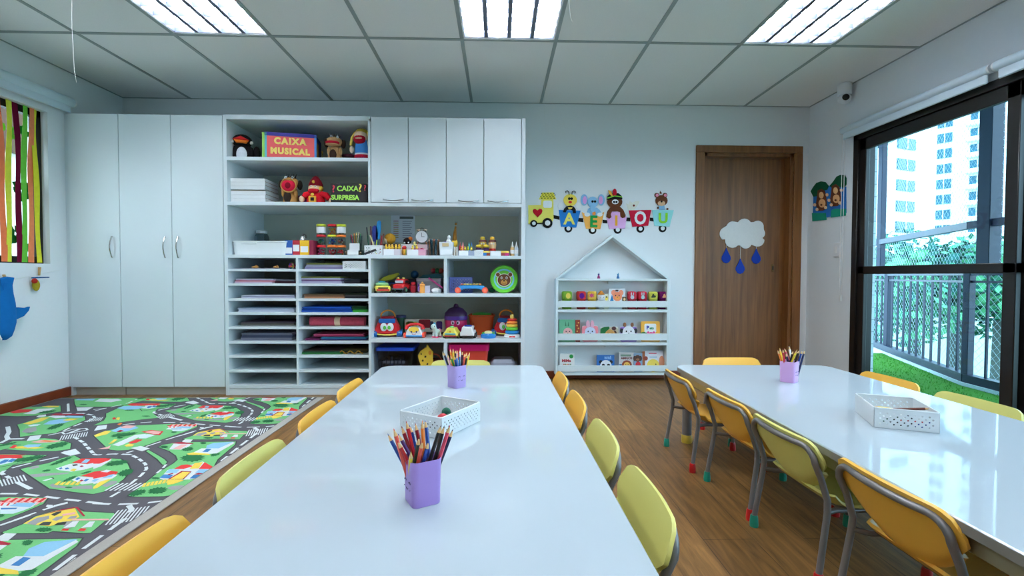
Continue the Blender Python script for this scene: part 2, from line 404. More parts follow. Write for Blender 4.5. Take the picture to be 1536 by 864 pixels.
# ================================================================ built-in storage along the back wall
YF = 3.78
LAM = mat((220, 230, 235), .28, var=.012, spec=.45)
LAMIN = mat((198, 201, 188), .4, var=.012)
GAP = mat((70, 70, 66), .8)
def fx(u, v=400): return at(u, v, y=YF).x
def fz(v, u=500): return at(u, v, y=YF).z
def bow_handle(p0, p1, out, parent, name='handle'):
    p0, p1, out = Vector(p0), Vector(p1), Vector(out); pts = []
    for i in range(9):
        t = i/8; pts.append(p0.lerp(p1, t)+out*(.25+.75*math.sin(PI*t))*.03)
    m = MB().tube([p0]+pts+[p1], .0045, CHROME, 8)
    return m.build(name, parent)
ZW = 2.178; ZP = .07
def wardrobe(label, doors, x0, x1, hs):
    t = thing('wardrobe', label, 'wardrobe', ((x0+x1)/2, (YF+D)/2, 0))
    cx, cy = t.location.x, t.location.y
    def W(m): 
        m.v = [(a-cx, b-cy, c) for a, b, c in m.v]; return m
    b = MB(); th = .018; yb = YF+.02
    b.box((x0, yb, ZP), (x0+th, D-.002, ZW), LAM).box((x1-th, yb, ZP), (x1, D-.002, ZW), LAM).box((x0, yb, ZW-th), (x1, D-.002, ZW), LAM).box((x0, yb, ZP), (x1, D-.002, ZP+th), LAM).box((x0, D-.01, ZP), (x1, D-.002, ZW), LAM)
    W(b).build('carcass', t)
    W(MB().box((x0+.004, YF+.035, 0), (x1-.004, D-.01, ZP), mat((205, 200, 190), .5))).build('plinth', t)
    for i, (a, c) in enumerate(doors):
        d = W(MB().box((a+.0024, YF, ZP-.003), (c-.0024, YF+.018, ZW), LAM, .0015)).build('door', t)
        hx = hs[i]
        z0, z1 = at(168, 386, y=YF).z, at(168, 355, y=YF).z
        bow_handle((hx-cx, YF-cy, z0), (hx-cx, YF-cy, z1), (.12 if i == 0 and len(doors) == 1 else .1, -1, 0), d)
    return t
xa, xb, xc_, xd = XL+.03, fx(180.5), fx(258.5), fx(336)
wardrobe('narrow white wardrobe with a single door in the left corner of the room', [(xa, xb)], xa, xb, [fx(168.5, 370)])
dw = wardrobe('wide white wardrobe with two doors whose handles face each other', [(xb, xc_), (xc_, xd)], xb, xd, [fx(248, 370), fx(267.5, 370)])
# scuffs on the door
struct('trim_2', MB().box((XL, YF+.012, 0), (xa, D, ZW), LAM))
# ---- shelf wall
sx0, sx1 = fx(336.5), fx(787.5)
SU = thing('shelf_unit', 'big white shelf wall with paper slots, toy shelves and four small upper doors', 'shelf unit', ((sx0+sx1)/2, (YF+D)/2, 0))
_c = SU.location
def sb(name, a, b, m=LAM, bev=.0012, parent=None):
    a = (a[0]-_c.x, a[1]-_c.y, a[2]); b = (b[0]-_c.x, b[1]-_c.y, b[2])
    return MB().box(a, b, m, bev).build(name, parent or SU)
YB = D-.012; ST = 2.186
xl, xr = fx(342), fx(781.8)           # inner faces
xdv0, xdv1 = fx(552.5), fx(556.3)     # middle divider
xp0, xp1 = fx(443.7), fx(447.2)       # paper divider
xt0, xt1 = fx(665.7), fx(670.3)       # toy divider
def zz(v, u): return at(u, v, y=YF).z
S1 = (zz(241.3, 450), zz(235.8, 450)); S2 = (zz(309.2, 560), zz(303.8, 560)); S3 = (zz(387.6, 560), zz(382.8, 560))
SD = (zz(445.3, 670), zz(440.2, 670)); SE = (zz(513.7, 670), zz(508.2, 670)); SB = (0.055, zz(577.5, 445))
sb('side_panel', (sx0, YF, 0), (xl, YB, ST)); sb('side_panel', (xr, YF, 0), (sx1, YB, ST))
sb('top_panel', (xl, YF, zz(180, 450)), (xdv1, YB, ST)); sb('top_panel', (xdv1, YF+.02, ST-.02), (xr, YB, ST-.002))
sb('back_panel', (sx0, YB, 0), (sx1, D-.002, ST), LAMIN, 0)
sb('shelf', (xl, YF, S1[0]), (xdv0, YB, S1[1])); sb('shelf', (xl, YF, S2[0]), (xr, YB, S2[1])); sb('shelf', (xl, YF, S3[0]), (xr, YB, S3[1]))
sb('divider', (xdv0, YF, S2[1]), (xdv1, YB, ST-.02)); sb('divider', (xdv0, YF, SB[1]), (xdv1, YB, S3[0]))
sb('divider', (xp0, YF, SB[1]), (xp1, YB, S3[0])); sb('divider', (xt0, YF, SD[1]), (xt1, YB, S3[0])); sb('divider', (xt0, YF, SB[1]), (xt1, YB, SE[0]))
sb('shelf', (xdv1, YF, SD[0]), (xr, YB, SD[1])); sb('shelf', (xdv1, YF, SE[0]), (xr, YB, SE[1]))
sb('shelf', (xl, YF, SB[0]), (xr, YB, SB[1])); sb('plinth', (sx0+.004, YF+.004, 0), (sx1-.004, YF+.03, SB[0]))
PS = [405.3, 427, 449.6, 470.6, 492, 513.8, 535, 556.8]     # paper slot boards, centre lines at the left column
SLOT = []
for v in PS:
    z = zz(v, 400); SLOT.append(z)
    sb('slot_board', (xl, YF, z-.0095), (xp0, YB, z+.0095)); sb('slot_board', (xp1, YF, z-.0095), (xdv0, YB, z+.0095))
sb('back_rail', (xdv1, YB-.03, SD[0]-.085), (xr, YB, SD[0]), LAMIN)
dx = [fx(556.8), fx(612.6), fx(669.2), fx(725.4), fx(781.6)]
for i in range(4):
    d = sb('door', (dx[i]+.0022, YF, S2[1]+.004), (dx[i+1]-.0022, YF+.018, ST-.006))
    hu = [(575, 605), (618, 649), (688, 718), (732, 762)][i]; z = at(600, 298.7, y=YF).z-.002*i
    bow_handle((fx(hu[0], 298)-_c.x, YF-_c.y, z), (fx(hu[1], 298)-_c.x, YF-_c.y, z), (0, -1, -.55), d)
# ================================================================ tables
ZT = .43
TOP = mat((184, 197, 206), .04, var=.008, spec=.4)
EDGE = mat((126, 124, 118), .45); STEEL = mat((160, 154, 128), .45, var=.04); TUBEG = mat((128, 126, 128), .35, .35, var=.03)
def table(label, x0, x1, yf, ln, rz):
    t = thing('table', label, 'table', ((x0+x1)/2, yf-ln/2, 0), rz, 'long low tables')
    w, l = (x1-x0)/2, ln/2
    MB().prism(rrect(-w, -l, w, l, .07, 7), ZT-.022, ZT, TOP, bev=.003).build('table_top', t)
    MB().prism(rrect(-w-.0012, -l-.0012, w+.0012, l+.0012, .071, 7), ZT-.026, ZT-.0045, EDGE).build('edge_band', t)
    i = .028; m = MB(); h0, h1 = ZT-.075, ZT-.026
    m.box((-w+i, -l+i, h0), (-w+i+.02, l-i, h1), STEEL, .002).box((w-i-.02, -l+i, h0), (w-i, l-i, h1), STEEL, .002)
    m.box((-w+i, l-i-.02, h0), (w-i, l-i, h1), STEEL, .002).box((-w+i, -l+i, h0), (w-i, -l+i+.02, h1), STEEL, .002).box((-w+i, -.02, h0), (w-i, .02, h1), STEEL, .002)
    m.build('frame', t)
    for sx in (-1, 1):
        for sy in (-1, 1):
            px_, py_ = sx*(w-.055), sy*(l-.07)
            g = MB().cyl((px_, py_, .03), (px_, py_, ZT-.026), .026, TUBEG, 18).build('leg', t)
            MB().lathe([(.029, 0), (.03, .012), (.029, .042), (.0265, .045)], pl((196, 168, 60)), 18, c=(px_, py_, 0)).build('foot_cap', g)
    return t
tA = table('long glossy white table in the centre of the room, left of the aisle', -.644, .269, 2.735, 2.42, math.radians(.75))
tB = table('long glossy white table beside the balcony doors, right of the aisle', 0.995, 1.880, 2.735, 2.42, math.radians(-1.2))
# ================================================================ chairs (local: seat faces +Y, sitter's back at -Y)
YEL = mat((250, 192, 76), .36, var=.03); LIME = mat((224, 219, 126), .36, var=.03)
CAPR = pl((196, 32, 34)); CAPG = pl((24, 140, 118))
def chair(col, name='childs_chair'):
    t = thing(name, 'chair', 'chair')
    # backrest shell
    hb = .179; zb = .262
    def back(u, v):
        s = u*2-1
        half = .152+.034*min(1, v*1.6)
        c = .055                                        # rounded top corners
        top = hb
        x = s*half
        e = max(0, abs(x)-(half-c))
        topz = top-(c-math.sqrt(max(0, c*c-e*e)))*.9
        botz = .02*(s*s)**.5*0 + .075*(abs(s)**2.2)-.012*(1-s*s)
        z = botz+(topz-botz)*v
        y = -.150-.066*(z/hb)-.016*(1-s*s)+.004*v
        y += .020*max(0, 1-v*5)**2                      # lip that runs into the seat
        return (x, y, zb+z)
    MB().sheet(back, 22, 12, .009, col).build('backrest', t, ang=50)
    def seat(u, v):
        s = u*2-1; x = s*(.150+.012*math.sin(PI*v))
        y = -.158+.325*v
        z = .236-.010*(1-s*s)*math.sin(PI*v)
        if v < .16: z += .030*((.16-v)/.16)**2; 
        if v > .86: z -= .022*((v-.86)/.14)**2
        e = max(0, abs(s)-.8)/.2
        y += (.03*e*e if v < .5 else -.03*e*e)*abs(v-.5)*2
        return (x, y, z)
    MB().sheet(seat, 16, 16, .009, col).build('seat', t, ang=50)
    # steel frame: rear hoop = both rear legs and the rim around the backrest
    r = .0098; hoop = []
    for sgn in (-1, 1):
        side = [(sgn*.178, -.198, .035), (sgn*.171, -.170, .22), (sgn*.168, -.168, .262), (sgn*.167, -.189, .33)]
        arc = [(sgn*(.120+.049*math.cos(PI/2*k/5)), -.210-.010*k/5, .377+.043*math.sin(PI/2*k/5)) for k in range(0, 6)]
        full = side+arc
        hoop += full if sgn < 0 else full[::-1]
    # bow the top of the hoop backwards like the shell
    hp = []
    for p in hoop: hp.append(p)
    mid = [(x, -.2215-.014*(1-(x/.12)**2), .420) for x in (-.08, -.04, 0, .04, .08)]
    k = len(hp)//2; hp = hp[:k]+mid+hp[k:]
    MB().tube(hp, r, TUBEG, 9).build('rear_frame', t, ang=60)
    fl = MB()
    for sgn in (-1, 1):
        fl.tube([(sgn*.169, -.168, .225), (sgn*.150, -.13, .222), (sgn*.148, .08, .222), (sgn*.150, .118, .215), (sgn*.160, .150, .16), (sgn*.165, .158, .035)], .0085, TUBEG, 9)
    fl.tube([(-.148, .06, .222), (.148, .06, .222)], .008, TUBEG, 8); fl.tube([(-.150, -.10, .222), (.150, -.10, .222)], .008, TUBEG, 8)
    fl.build('front_frame', t, ang=60)
    for sgn, c in ((-1, CAPG), (1, CAPR)):
        f = MB().lathe([(.015, 0), (.016, .01), (.0138, .038), (.0118, .044)], c, 14, c=(sgn*.178, -.198, 0)).build('foot_cap', t)
        f['label'] = 'green foot cap' if sgn < 0 else 'red foot cap'
        f = MB().lathe([(.015, 0), (.016, .01), (.0138, .038), (.0118, .044)], c, 14, c=(sgn*.165, .158, 0)).build('foot_cap', t)
        f['label'] = 'green foot cap' if sgn < 0 else 'red foot cap'
    return t
cy0 = chair(YEL); cl0 = chair(LIME); used = set()
def put(kind, x, y, rz, label):
    src = cy0 if kind == 'y' else cl0
    if kind not in used: used.add(kind); o = src; o.location = (x, y, 0); o.rotation_euler = (0, 0, rz); o['label'] = label
    else: o = dup(src, (x, y, 0), rz, label)
    o['group'] = 'small chairs around the tables'
RGT, LFT, AWY = -PI/2, PI/2, PI        # facing +X, -X, -Y
# right table, aisle side (facing +X)
for (k, x, y, a, l) in [
    ('y', 1.135, 2.435, 0, 'yellow chair at the far end of the aisle side of the right table'),
    ('y', 1.170, 1.990, 2, 'yellow chair on the aisle side of the right table, second from its far end'),
    ('l', 1.170, 1.585, 1, 'lime green chair on the aisle side of the right table, between two yellow ones'),
    ('y', 1.180, 1.150, 0, 'large yellow chair in the right foreground, nearest one at the right table')]:
    put(k, x, y, RGT+math.radians(a), l)
put('y', 1.44, 2.70, AWY, 'yellow chair at the far short end of the right table, before the door')
put('y', 1.765, 2.345, LFT+.03, 'yellow chair on the balcony side of the right table, farther from the viewer')
put('l', 1.770, 1.905, LFT+.03, 'lime green chair on the balcony side of the right table, beside the white basket')
# left table, aisle side (facing -X)
for (k, x, y, l) in [
    ('y', .105, 2.37, 'yellow chair on the aisle side of the left table, at its far end'),
    ('y', .115, 1.955, 'yellow chair on the aisle side of the left table, next to the lime green ones'),
    ('l', .135, 1.53, 'farther lime green chair on the aisle side of the left table'),
    ('l', .145, 1.11, 'lime green chair on the aisle side of the left table, nearest to the viewer')]:
    put(k, x, y, LFT, l)
# left table, rug side (facing +X)
for (k, x, y, l) in [
    ('y', -.475, 2.21, 'yellow chair beside the rug at the far end of the left table'),
    ('y', -.465, 1.79, 'yellow chair beside the rug, between a lime green chair and the farthest one'),
    ('l', -.47, 1.33, 'lime green chair on the rug side of the left table'),
    ('y', -.47, .86, 'yellow chair in the left foreground, beside the near edge of the rug')]:
    put(k, x, y, RGT, l)
put('l', -.225, 2.62, AWY, 'pale lime chair at the far short end of the left table, facing the viewer')
# ================================================================ house-shaped wall shelf
BY = 4.25
def bx_(u, v=480): return at(u, v, y=BY).x
def bz(v, u=920): return at(u, v, y=BY).z
B = thing('house_shelf', 'white house shaped book rack with pointed roof against the back wall', 'book rack', (bx_(919), (BY+D)/2, 0))
_b = B.location
HWT = mat((222, 232, 234), .4, var=.01)
def hb(name, a, b, m=HWT, T=None, bev=.0015):
    return MB().box((a[0]-_b.x, a[1]-_b.y, a[2]), (b[0]-_b.x, b[1]-_b.y, b[2]), m, bev, T).build(name, B)
x0, x1 = bx_(833.5), bx_(1004.5); xi0, xi1 = bx_(837), bx_(1000.5)
ztop = bz(418); zb0 = bz(563)
hb('side_panel', (x0, BY, zb0), (xi0, D-.001, ztop)); hb('side_panel', (xi1, BY, zb0), (x1, D-.001, ztop))
HS = []
for v0, v1 in ((418, 421.2), (464.5, 468.5), (513.8, 518.2), (559.5, 563)):
    hb('shelf_board', (xi0, BY, bz(v1)), (xi1, D-.001, bz(v0))); HS.append(bz(v0))
for v0, v1 in ((451.5, 461), (500.5, 510.5), (548.5, 557.2)):
    hb('front_rail', (xi0, BY, bz(v1)), (xi1, BY+.012, bz(v0)))
ap = (bx_(919.5, 352), bz(351.5)); th = .02
for sgn, xe in ((-1, x0), (1, x1)):
    m = MB(); zt = ztop; dx_ = xe-ap[0]; dz_ = zt-ap[1]; L_ = math.hypot(dx_, dz_); nx, nz = -dz_/L_*sgn, dx_/L_*sgn
    nrm = (-abs(dz_)/L_*sgn*-1, 0)
    P = [(ap[0], ap[1]), (xe, zt), (xe-sgn*.026, zt), (ap[0], ap[1]-.026)]
    m.prism([(p[0]-_b.x, p[1]) for p in P], 0, D-BY-.001, HWT, TR((0, D-.001-_b.y, 0)) @ FRONT)
    m.build('roof_board', B)
for (u, v) in ((918, 424), (913.5, 521)):
    c = at(u, v, y=BY); hb('wall_bracket', (c.x-.014, D-.03, c.z-.012), (c.x+.014, D-.001, c.z+.012))
# ================================================================ blinds
BLW = mat((205, 222, 232), .6, var=.02)
def blind(label, name_y0, y1, x, z, r, hem=True):
    t = thing('roller_blind', label, 'roller blind', (x, (name_y0+y1)/2, z), 0, 'roller blinds')
    l = (y1-name_y0)/2
    MB().cyl((0, -l, 0), (0, l, 0), r, BLW, 24).build('roll', t)
    if hem: MB().box((-.008, -l+.01, -r-.05), (.008, l-.01, -r*.4), BLW, .006).build('hem_bar', t)
    for s in (-1, 1): MB().cyl((0, s*l, 0), (0, s*(l+.012), 0), r*.95, mat((225, 228, 230), .4), 20).build('bracket', t)
    return t
bl = blind('long white roller blind rolled up above the sliding balcony doors, farther one', 2.70, 3.875, XR-.045, 2.145, .028)
m = MB().tube([(0, l_, 0) for l_ in (0, .001)], .001, BLW)
ch = MB()
for dy in (0, .028): ch.tube([(0, .59+dy-.028, -.02), (0, .59+dy-.028, -1.35)], .0022, mat((235, 235, 235), .5), 6)
ch.lathe([(.009, 0), (.011, .03), (.006, .05)], mat((225, 225, 222), .4), 10, c=(0, .575, -1.40))
ch.build('bead_chain', bl)
blind('white roller blind above the sliding balcony doors, nearer the viewer', .6, 2.66, XR-.045, 2.145, .028)
blind('white roller blind rolled up above the streamer window on the left wall', 1.5, 3.80, XL+.05, 2.265, .034)
bl.name = 'roller_blind'
# ================================================================ road-map play rug (printed pattern as thin layers of one mesh)
RX0, RX1, RYF, PER = XL+.02, -1.343, 3.69, .991
RYN = RYF-2.95
GRASS = mat((116, 188, 122), .95, var=.10, scale=180, bump=.3, spec=.1); ROAD = mat((92, 90, 96), .95, var=.12, scale=260, bump=.3, spec=.1)
RC = {'w': mat((218, 224, 226), .95, var=.08, scale=200), 'k': mat((52, 58, 56), .95, var=.1, scale=200), 'r': mat((214, 50, 50), .95, var=.08, scale=200), 'm': mat((164, 30, 54), .95, var=.08, scale=200),
      'y': mat((236, 208, 84), .95, var=.08, scale=200), 'd': mat((22, 104, 56), .95, var=.25, scale=120), 'b': mat((140, 192, 222), .95, var=.08, scale=200), 'B': mat((58, 120, 178), .95, var=.08, scale=200),
      'p': mat((236, 176, 172), .95, var=.08, scale=200), 'e': mat((152, 152, 154), .95, var=.08, scale=200), 'g': GRASS, 'o': mat((226, 120, 50), .95, var=.08, scale=200), 'c': mat((205, 226, 228), .95, var=.08)}
BIND = mat((168, 164, 158), .95, var=.1, scale=150)
Zr = {1: lambda x, y: (x/9.6, 590+y/9.6), 2: lambda x, y: (140+x/9.6, 590+y/9.6), 3: lambda x, y: (280+x/6.982, 590+y/6.982), 4: lambda x, y: (x/8.6375, 670+y/8.64), 5: lambda x, y: (140+x/6.645, 660+y/6.645), 6: lambda x, y: (x/7.58, 750+y/7.58)}
def fl(z, pts):
    out = []
    for p in pts:
        q = at(*Zr[z](*p), z=.008); out.append((q.x, q.y))
    return out
def clip(poly, x0, x1, y0, y1):
    for ax, lim, sg in ((0, x0, 1), (0, x1, -1), (1, y0, 1), (1, y1, -1)):
        out = []
        for i in range(len(poly)):
            a, b = poly[i-1], poly[i]; ia, ib = (a[ax]-lim)*sg >= 0, (b[ax]-lim)*sg >= 0
            if ia != ib:
                t = (lim-a[ax])/(b[ax]-a[ax]); out.append((a[0]+(b[0]-a[0])*t, a[1]+(b[1]-a[1])*t))
            if ib: out.append(b)
        poly = out
        if not poly: break
    return poly
rug = MB(); BX1 = RX1-.05; _n = [0]
rug.box((RX0, RYN, 0), (RX1, RYF, .007), BIND, .002); rug.box((RX0+.01, RYN+.02, .006), (BX1, RYF-.012, .0075), ROAD)
def lay(poly, m, h, outline=False):
    _n[0] += 1; h += _n[0]*3e-6
    for k in (-2, -1, 0, 1, 2, 3):
        p = [(x, y+PER*k) for x, y in poly]
        if outline:
            cx = sum(q[0] for q in p)/len(p); cy = sum(q[1] for q in p)/len(p)
        p = clip(p, RX0+.01, BX1, RYN+.02, RYF-.012)
        if len(p) > 2:
            n = len(rug.v); A = sum(p[i-1][0]*p[i][1]-p[i][0]*p[i-1][1] for i in range(len(p)))
            if A < 0: p = p[::-1]
            rug.add([(x, y, .0075+h) for x, y in p], [tuple(range(len(p)))], m)
def L(z, c, pts, h=2): lay(fl(z, pts), RC[c], h*.00030)
def island(pts):
    lay(stroke_closed(pts, .011), RC['k'], .0002); lay(pts, GRASS, .00024)
def stroke_closed(pts, w):
    n = len(pts); A = sum(pts[i-1][0]*pts[i][1]-pts[i][0]*pts[i-1][1] for i in range(n)); sg = 1 if A > 0 else -1; out = []
    for i in range(n):
        a, b, c = Vector(pts[i-1]), Vector(pts[i]), Vector(pts[(i+1) % n]); d = (b-a).normalized()+(c-b).normalized()
        d = d.normalized() if d.length > 1e-6 else (b-a).normalized(); out.append((b.x+d.y*sg*w*.6, b.y-d.x*sg*w*.6))
    return out
def line(z, pts, w=.018, dash=0, gap=.03, c='w', h=1.6):
    w *= .68; P = [Vector(p) for p in fl(z, pts)]; acc = 0; on = True
    segs = []
    for a, b in zip(P[:-1], P[1:]):
        L_ = (b-a).length; d = (b-a)/max(L_, 1e-9); nrm = Vector((-d.y, d.x))*w/2; s = 0
        while s < L_-1e-6:
            step = min(L_-s, ((dash if on else gap)-acc) if dash else L_)
            if on: segs.append([a+d*s-nrm, a+d*(s+step)-nrm, a+d*(s+step)+nrm, a+d*s+nrm])
            s += step; acc += step
            if dash and acc >= (dash if on else gap)-1e-6: on = not on; acc = 0
    for q in segs: lay([tuple(p) for p in q], RC[c], h*.00030)
def zebra(z, a, b, n=9, ln=.10):
    A, B = (Vector(p) for p in fl(z, [a, b])); d = (B-A); step = d/n; dn = d.normalized(); nr = Vector((-dn.y, dn.x))*ln/2
    for i in range(n):
        p = A+step*(i+.15); q = A+step*(i+.62); lay([tuple(v) for v in (p-nr, q-nr, q+nr, p+nr)], RC['w'], .0004)
def bush(z, c, rx, ry, n=14, rot=0):
    C = Vector(fl(z, [c])[0]); ex = (Vector(fl(z, [(c[0]+rx, c[1]-rot)])[0])-C); ey = (Vector(fl(z, [(c[0], c[1]+ry)])[0])-C); r = random.Random(int(c[0]*7+c[1])); pts = []
    for i in range(n*2):
        a = PI*i/n; k = (1 if i % 2 else .74)*(.9+.2*r.random()); pts.append(tuple(C+ex*k*math.cos(a)+ey*k*math.sin(a)))
    lay(pts, RC['d'], .0012)
# islands
IA = fl(4, [(265,290),(430,250),(620,215),(800,150),(960,112),(1040,155)])+fl(5, [(180,183),(270,190),(340,235),(368,300),(300,390),(190,470),(100,515),(0,537)])+fl(4, [(1180,610),(950,585),(780,560),(640,540),(430,400)])
island(IA)
IB = fl(5, [(350,555),(440,490),(490,450),(600,360),(640,330),(720,280),(800,232),(842,195),(825,155),(760,110),(650,70),(690,48),(850,22),(1420,15),(1412,45),(1240,190),(1205,250),(1212,295),(1100,380),(850,542),(700,560),(420,565)]); island(IB)
island(fl(5, [(525,110),(550,98),(640,150),(705,190),(733,218),(715,245),(690,245),(640,190)]))
island(fl(6, [(30,365),(270,270),(400,185),(640,115),(860,85),(950,132),(1295,148),(1300,165),(1240,225),(1190,240),(1030,372),(950,375),(600,352),(540,375),(40,378)]))
island(fl(2, [(5,605),(200,535),(480,480),(620,462),(880,450),(1100,440),(1495,445),(1490,485),(1350,540),(1000,660),(700,770),(500,815),(350,822),(240,810),(170,760)]))
island(fl(2, [(185,290),(330,225),(500,145),(1000,150),(1195,152),(1100,200),(920,225),(860,290),(945,350),(700,375),(420,412),(0,460),(150,392),(185,340)]))
island(fl(1, [(250,450),(330,430),(600,340),(720,322),(900,328),(1220,332),(1228,382),(1100,440),(960,500),(800,570),(480,600),(290,625),(285,520)]))
island(fl(1, [(0,770),(180,690),(390,680),(540,650),(640,645),(800,660),(960,700),(1020,720),(1010,800),(800,830),(480,830),(0,800)]))
# greens and detail of the house island (near copy)
L(4, 'e', [(375,362),(430,398),(880,352),(905,335),(560,345)], 2)
L(4, 'w', [(720,285),(900,225),(1130,205),(1382,175),(1382,215),(1090,300),(920,325),(760,305)], 3); L(4, 'r', [(930,210),(1060,155),(1382,150),(1382,180),(1130,228)], 4); L(4, 'b', [(1050,210),(1110,165),(1170,170),(1120,215)], 5)
L(4, 'B', [(765,280),(800,270),(810,285),(775,297)], 5); L(4, 'B', [(840,280),(880,272),(900,288),(850,300)], 5); L(4, 'y', [(905,310),(950,285),(1000,290),(960,322)], 5); L(4, 'm', [(1030,255),(1060,245),(1090,255),(1050,268)], 5); L(4, 'k', [(930,235),(1000,228),(1010,245),(950,255)], 5)
L(5, 'r', [(0,183),(180,185),(150,205),(60,238),(0,238)], 4); L(5, 'w', [(0,238),(60,238),(150,205),(178,188),(180,200),(80,262),(0,290)], 3)
L(4, 'w', [(930,430),(1020,385),(1250,405),(1382,380),(1382,420),(1200,475),(1060,490)], 3); L(4, 'r', [(1050,380),(1220,325),(1382,305),(1382,375),(1250,405)], 4); L(4, 'B', [(970,425),(1010,400),(1045,408),(1000,438)], 5); L(4, 'B', [(1080,445),(1120,418),(1160,425),(1110,455)], 5); L(4, 'm', [(1030,440),(1060,428),(1085,440),(1050,455)], 5); L(4, 'b', [(1180,450),(1230,420),(1290,420),(1230,460)], 5)
L(5, 'r', [(0,330),(120,300),(250,318),(225,345),(0,388)], 4); L(5, 'w', [(0,388),(225,345),(240,350),(190,385),(100,420),(0,440)], 3); L(5, 'b', [(80,385),(160,350),(215,340),(180,372)], 5); L(5, 'y', [(0,470),(60,420),(140,395),(190,385),(120,430),(40,480),(0,490)], 5); L(5, 'w', [(70,320),(130,298),(180,306),(140,325)], 5)
for i in range(5):
    x = 700+i*66; L(4, 'y', [(x,495),(x+60,450),(x+95,450),(x+45,500)], 4)
L(4, 'e', [(640,500),(690,478),(720,500),(900,520),(1190,500),(1200,550),(960,548),(680,530)], 2.5); L(5, 'e', [(80,455),(180,408),(240,410),(230,432),(130,470)], 2.5)
L(4, 'w', [(545,440),(660,410),(690,415),(590,445)], 3); L(4, 'k', [(660,405),(690,400),(705,415),(690,420)], 4); L(4, 'e', [(370,285),(420,255),(500,245),(510,270),(420,292)], 3)
bush(4, (800,185), 165, 22, rot=62); bush(4, (600,312), 62, 15, rot=8); bush(4, (900,420), 100, 22, rot=40); bush(5, (235,230), 130, 26, rot=18); bush(5, (325,325), 85, 36, rot=20); bush(4, (1120,335), 80, 12, rot=20); bush(4, (890,530), 60, 12)
# school / pool island
L(5, 'w', [(660,385),(740,300),(930,260),(1090,215),(1195,270),(1190,295),(1100,370),(960,395),(700,400)], 3); L(5, 'r', [(800,290),(880,250),(940,245),(1000,262),(900,290)], 4); L(5, 'r', [(1050,290),(1110,222),(1195,270),(1195,290)], 4); L(5, 'y', [(960,290),(1010,232),(1095,222),(1050,285)], 5)
L(5, 'b', [(715,330),(760,292),(860,298),(830,330)], 5); L(5, 'B', [(660,380),(700,345),(800,348),(760,385)], 5); L(5, 'b', [(1010,330),(1060,292),(1160,298),(1120,330)], 5); L(5, 'B', [(960,385),(1000,350),(1090,348),(1060,385)], 5)
L(5, 'm', [(740,345),(790,330),(800,338),(750,352)], 6); L(5, 'm', [(1000,345),(1050,330),(1100,335),(1050,348)], 6); L(5, 'm', [(740,395),(880,310),(980,315),(900,395)], 5); L(5, 'y', [(765,392),(890,320),(965,322),(890,392)], 6); L(5, 'r', [(990,400),(1030,375),(1080,378),(1050,402)], 6)
for i in range(9):
    x = 480+i*40; y = 470-i*7; L(5, 'y', [(x,y+2),(x+25,y-38),(x+52,y-42),(x+32,y-2)], 4)
L(5, 'y', [(740,402),(860,392),(900,405),(800,440),(735,450)], 3); L(5, 'e', [(735,480),(780,460),(880,452),(940,465),(880,495),(780,500)], 3)
bush(5, (440,528), 95, 30, rot=22); bush(5, (640,505), 105, 36, rot=12); bush(5, (620,382), 50, 12); bush(5, (985,180), 130, 42, rot=8); bush(5, (940,92), 65, 20, rot=8); bush(5, (1215,146), 52, 18, rot=10); bush(5, (1095,32), 36, 12); bush(5, (705,70), 46, 14)
L(5, 'w', [(755,95),(800,38),(990,35),(960,60),(890,98)], 3); L(5, 'm', [(770,32),(880,20),(1000,35),(990,42),(850,40)], 4); L(5, 'p', [(790,90),(880,45),(940,48),(860,95)], 4)
L(5, 'b', [(1130,55),(1200,30),(1400,18),(1350,38),(1250,90),(1120,110)], 3); L(5, 'w', [(1000,125),(1080,85),(1250,85),(1390,22),(1412,30),(1230,135),(1150,140)], 4); L(5, 'B', [(1085,120),(1130,88),(1180,92),(1140,122)], 5); L(5, 'y', [(930,138),(1000,124),(1150,138),(1170,152),(1050,150),(950,150)], 4)
# fire station island
L(6, 'y', [(265,270),(410,190),(640,130),(850,92),(905,195),(780,250),(560,300),(440,290)], 3); L(6, 'm', [(410,188),(640,122),(850,82),(885,80),(970,185),(945,188),(860,92),(640,134)], 4); L(6, 'e', [(300,270),(420,205),(560,180),(560,215),(430,265),(400,290)], 4); L(6, 'k', [(435,290),(490,255),(590,250),(560,290)], 5); L(6, 'k', [(610,290),(660,260),(760,250),(740,285)], 5); L(6, 'e', [(590,230),(640,195),(720,185),(700,215),(640,240)], 5); L(6, 'e', [(760,220),(800,188),(880,180),(860,212)], 5)
L(6, 'p', [(700,165),(850,140),(860,160),(720,185)], 5); L(6, 'k', [(580,170),(640,140),(700,130),(690,150),(620,185)], 6); L(6, 'p', [(810,218),(1235,215),(1240,232),(820,236)], 4); L(6, 'e', [(700,250),(830,240),(800,320),(740,330)], 3); L(6, 'w', [(720,320),(830,245),(900,240),(850,310)], 4); L(6, 'r', [(690,350),(720,328),(790,330),(770,352)], 5); L(6, 'w', [(920,320),(1020,248),(1080,245),(1040,310)], 4); L(6, 'r', [(880,352),(920,325),(985,330),(960,355)], 5)
bush(6, (500,338), 105, 26, rot=6)
L(6, 'w', [(-60,470),(-20,420),(60,378),(190,382),(90,465)], 2); L(6, 'p', [(0,15),(440,8),(480,14),(410,62),(0,70)], 3); L(6, 'm', [(0,6),(470,6),(440,22),(0,22)], 4)
for i in range(6): L(6, 'r', [(i*68,68),(i*68+40,22),(i*68+62,22),(i*68+24,68)], 4)
L(6, 'c', [(0,72),(395,68),(270,120),(150,158),(0,160)], 3); L(6, 'B', [(10,92),(200,90),(180,106),(10,112)], 4)
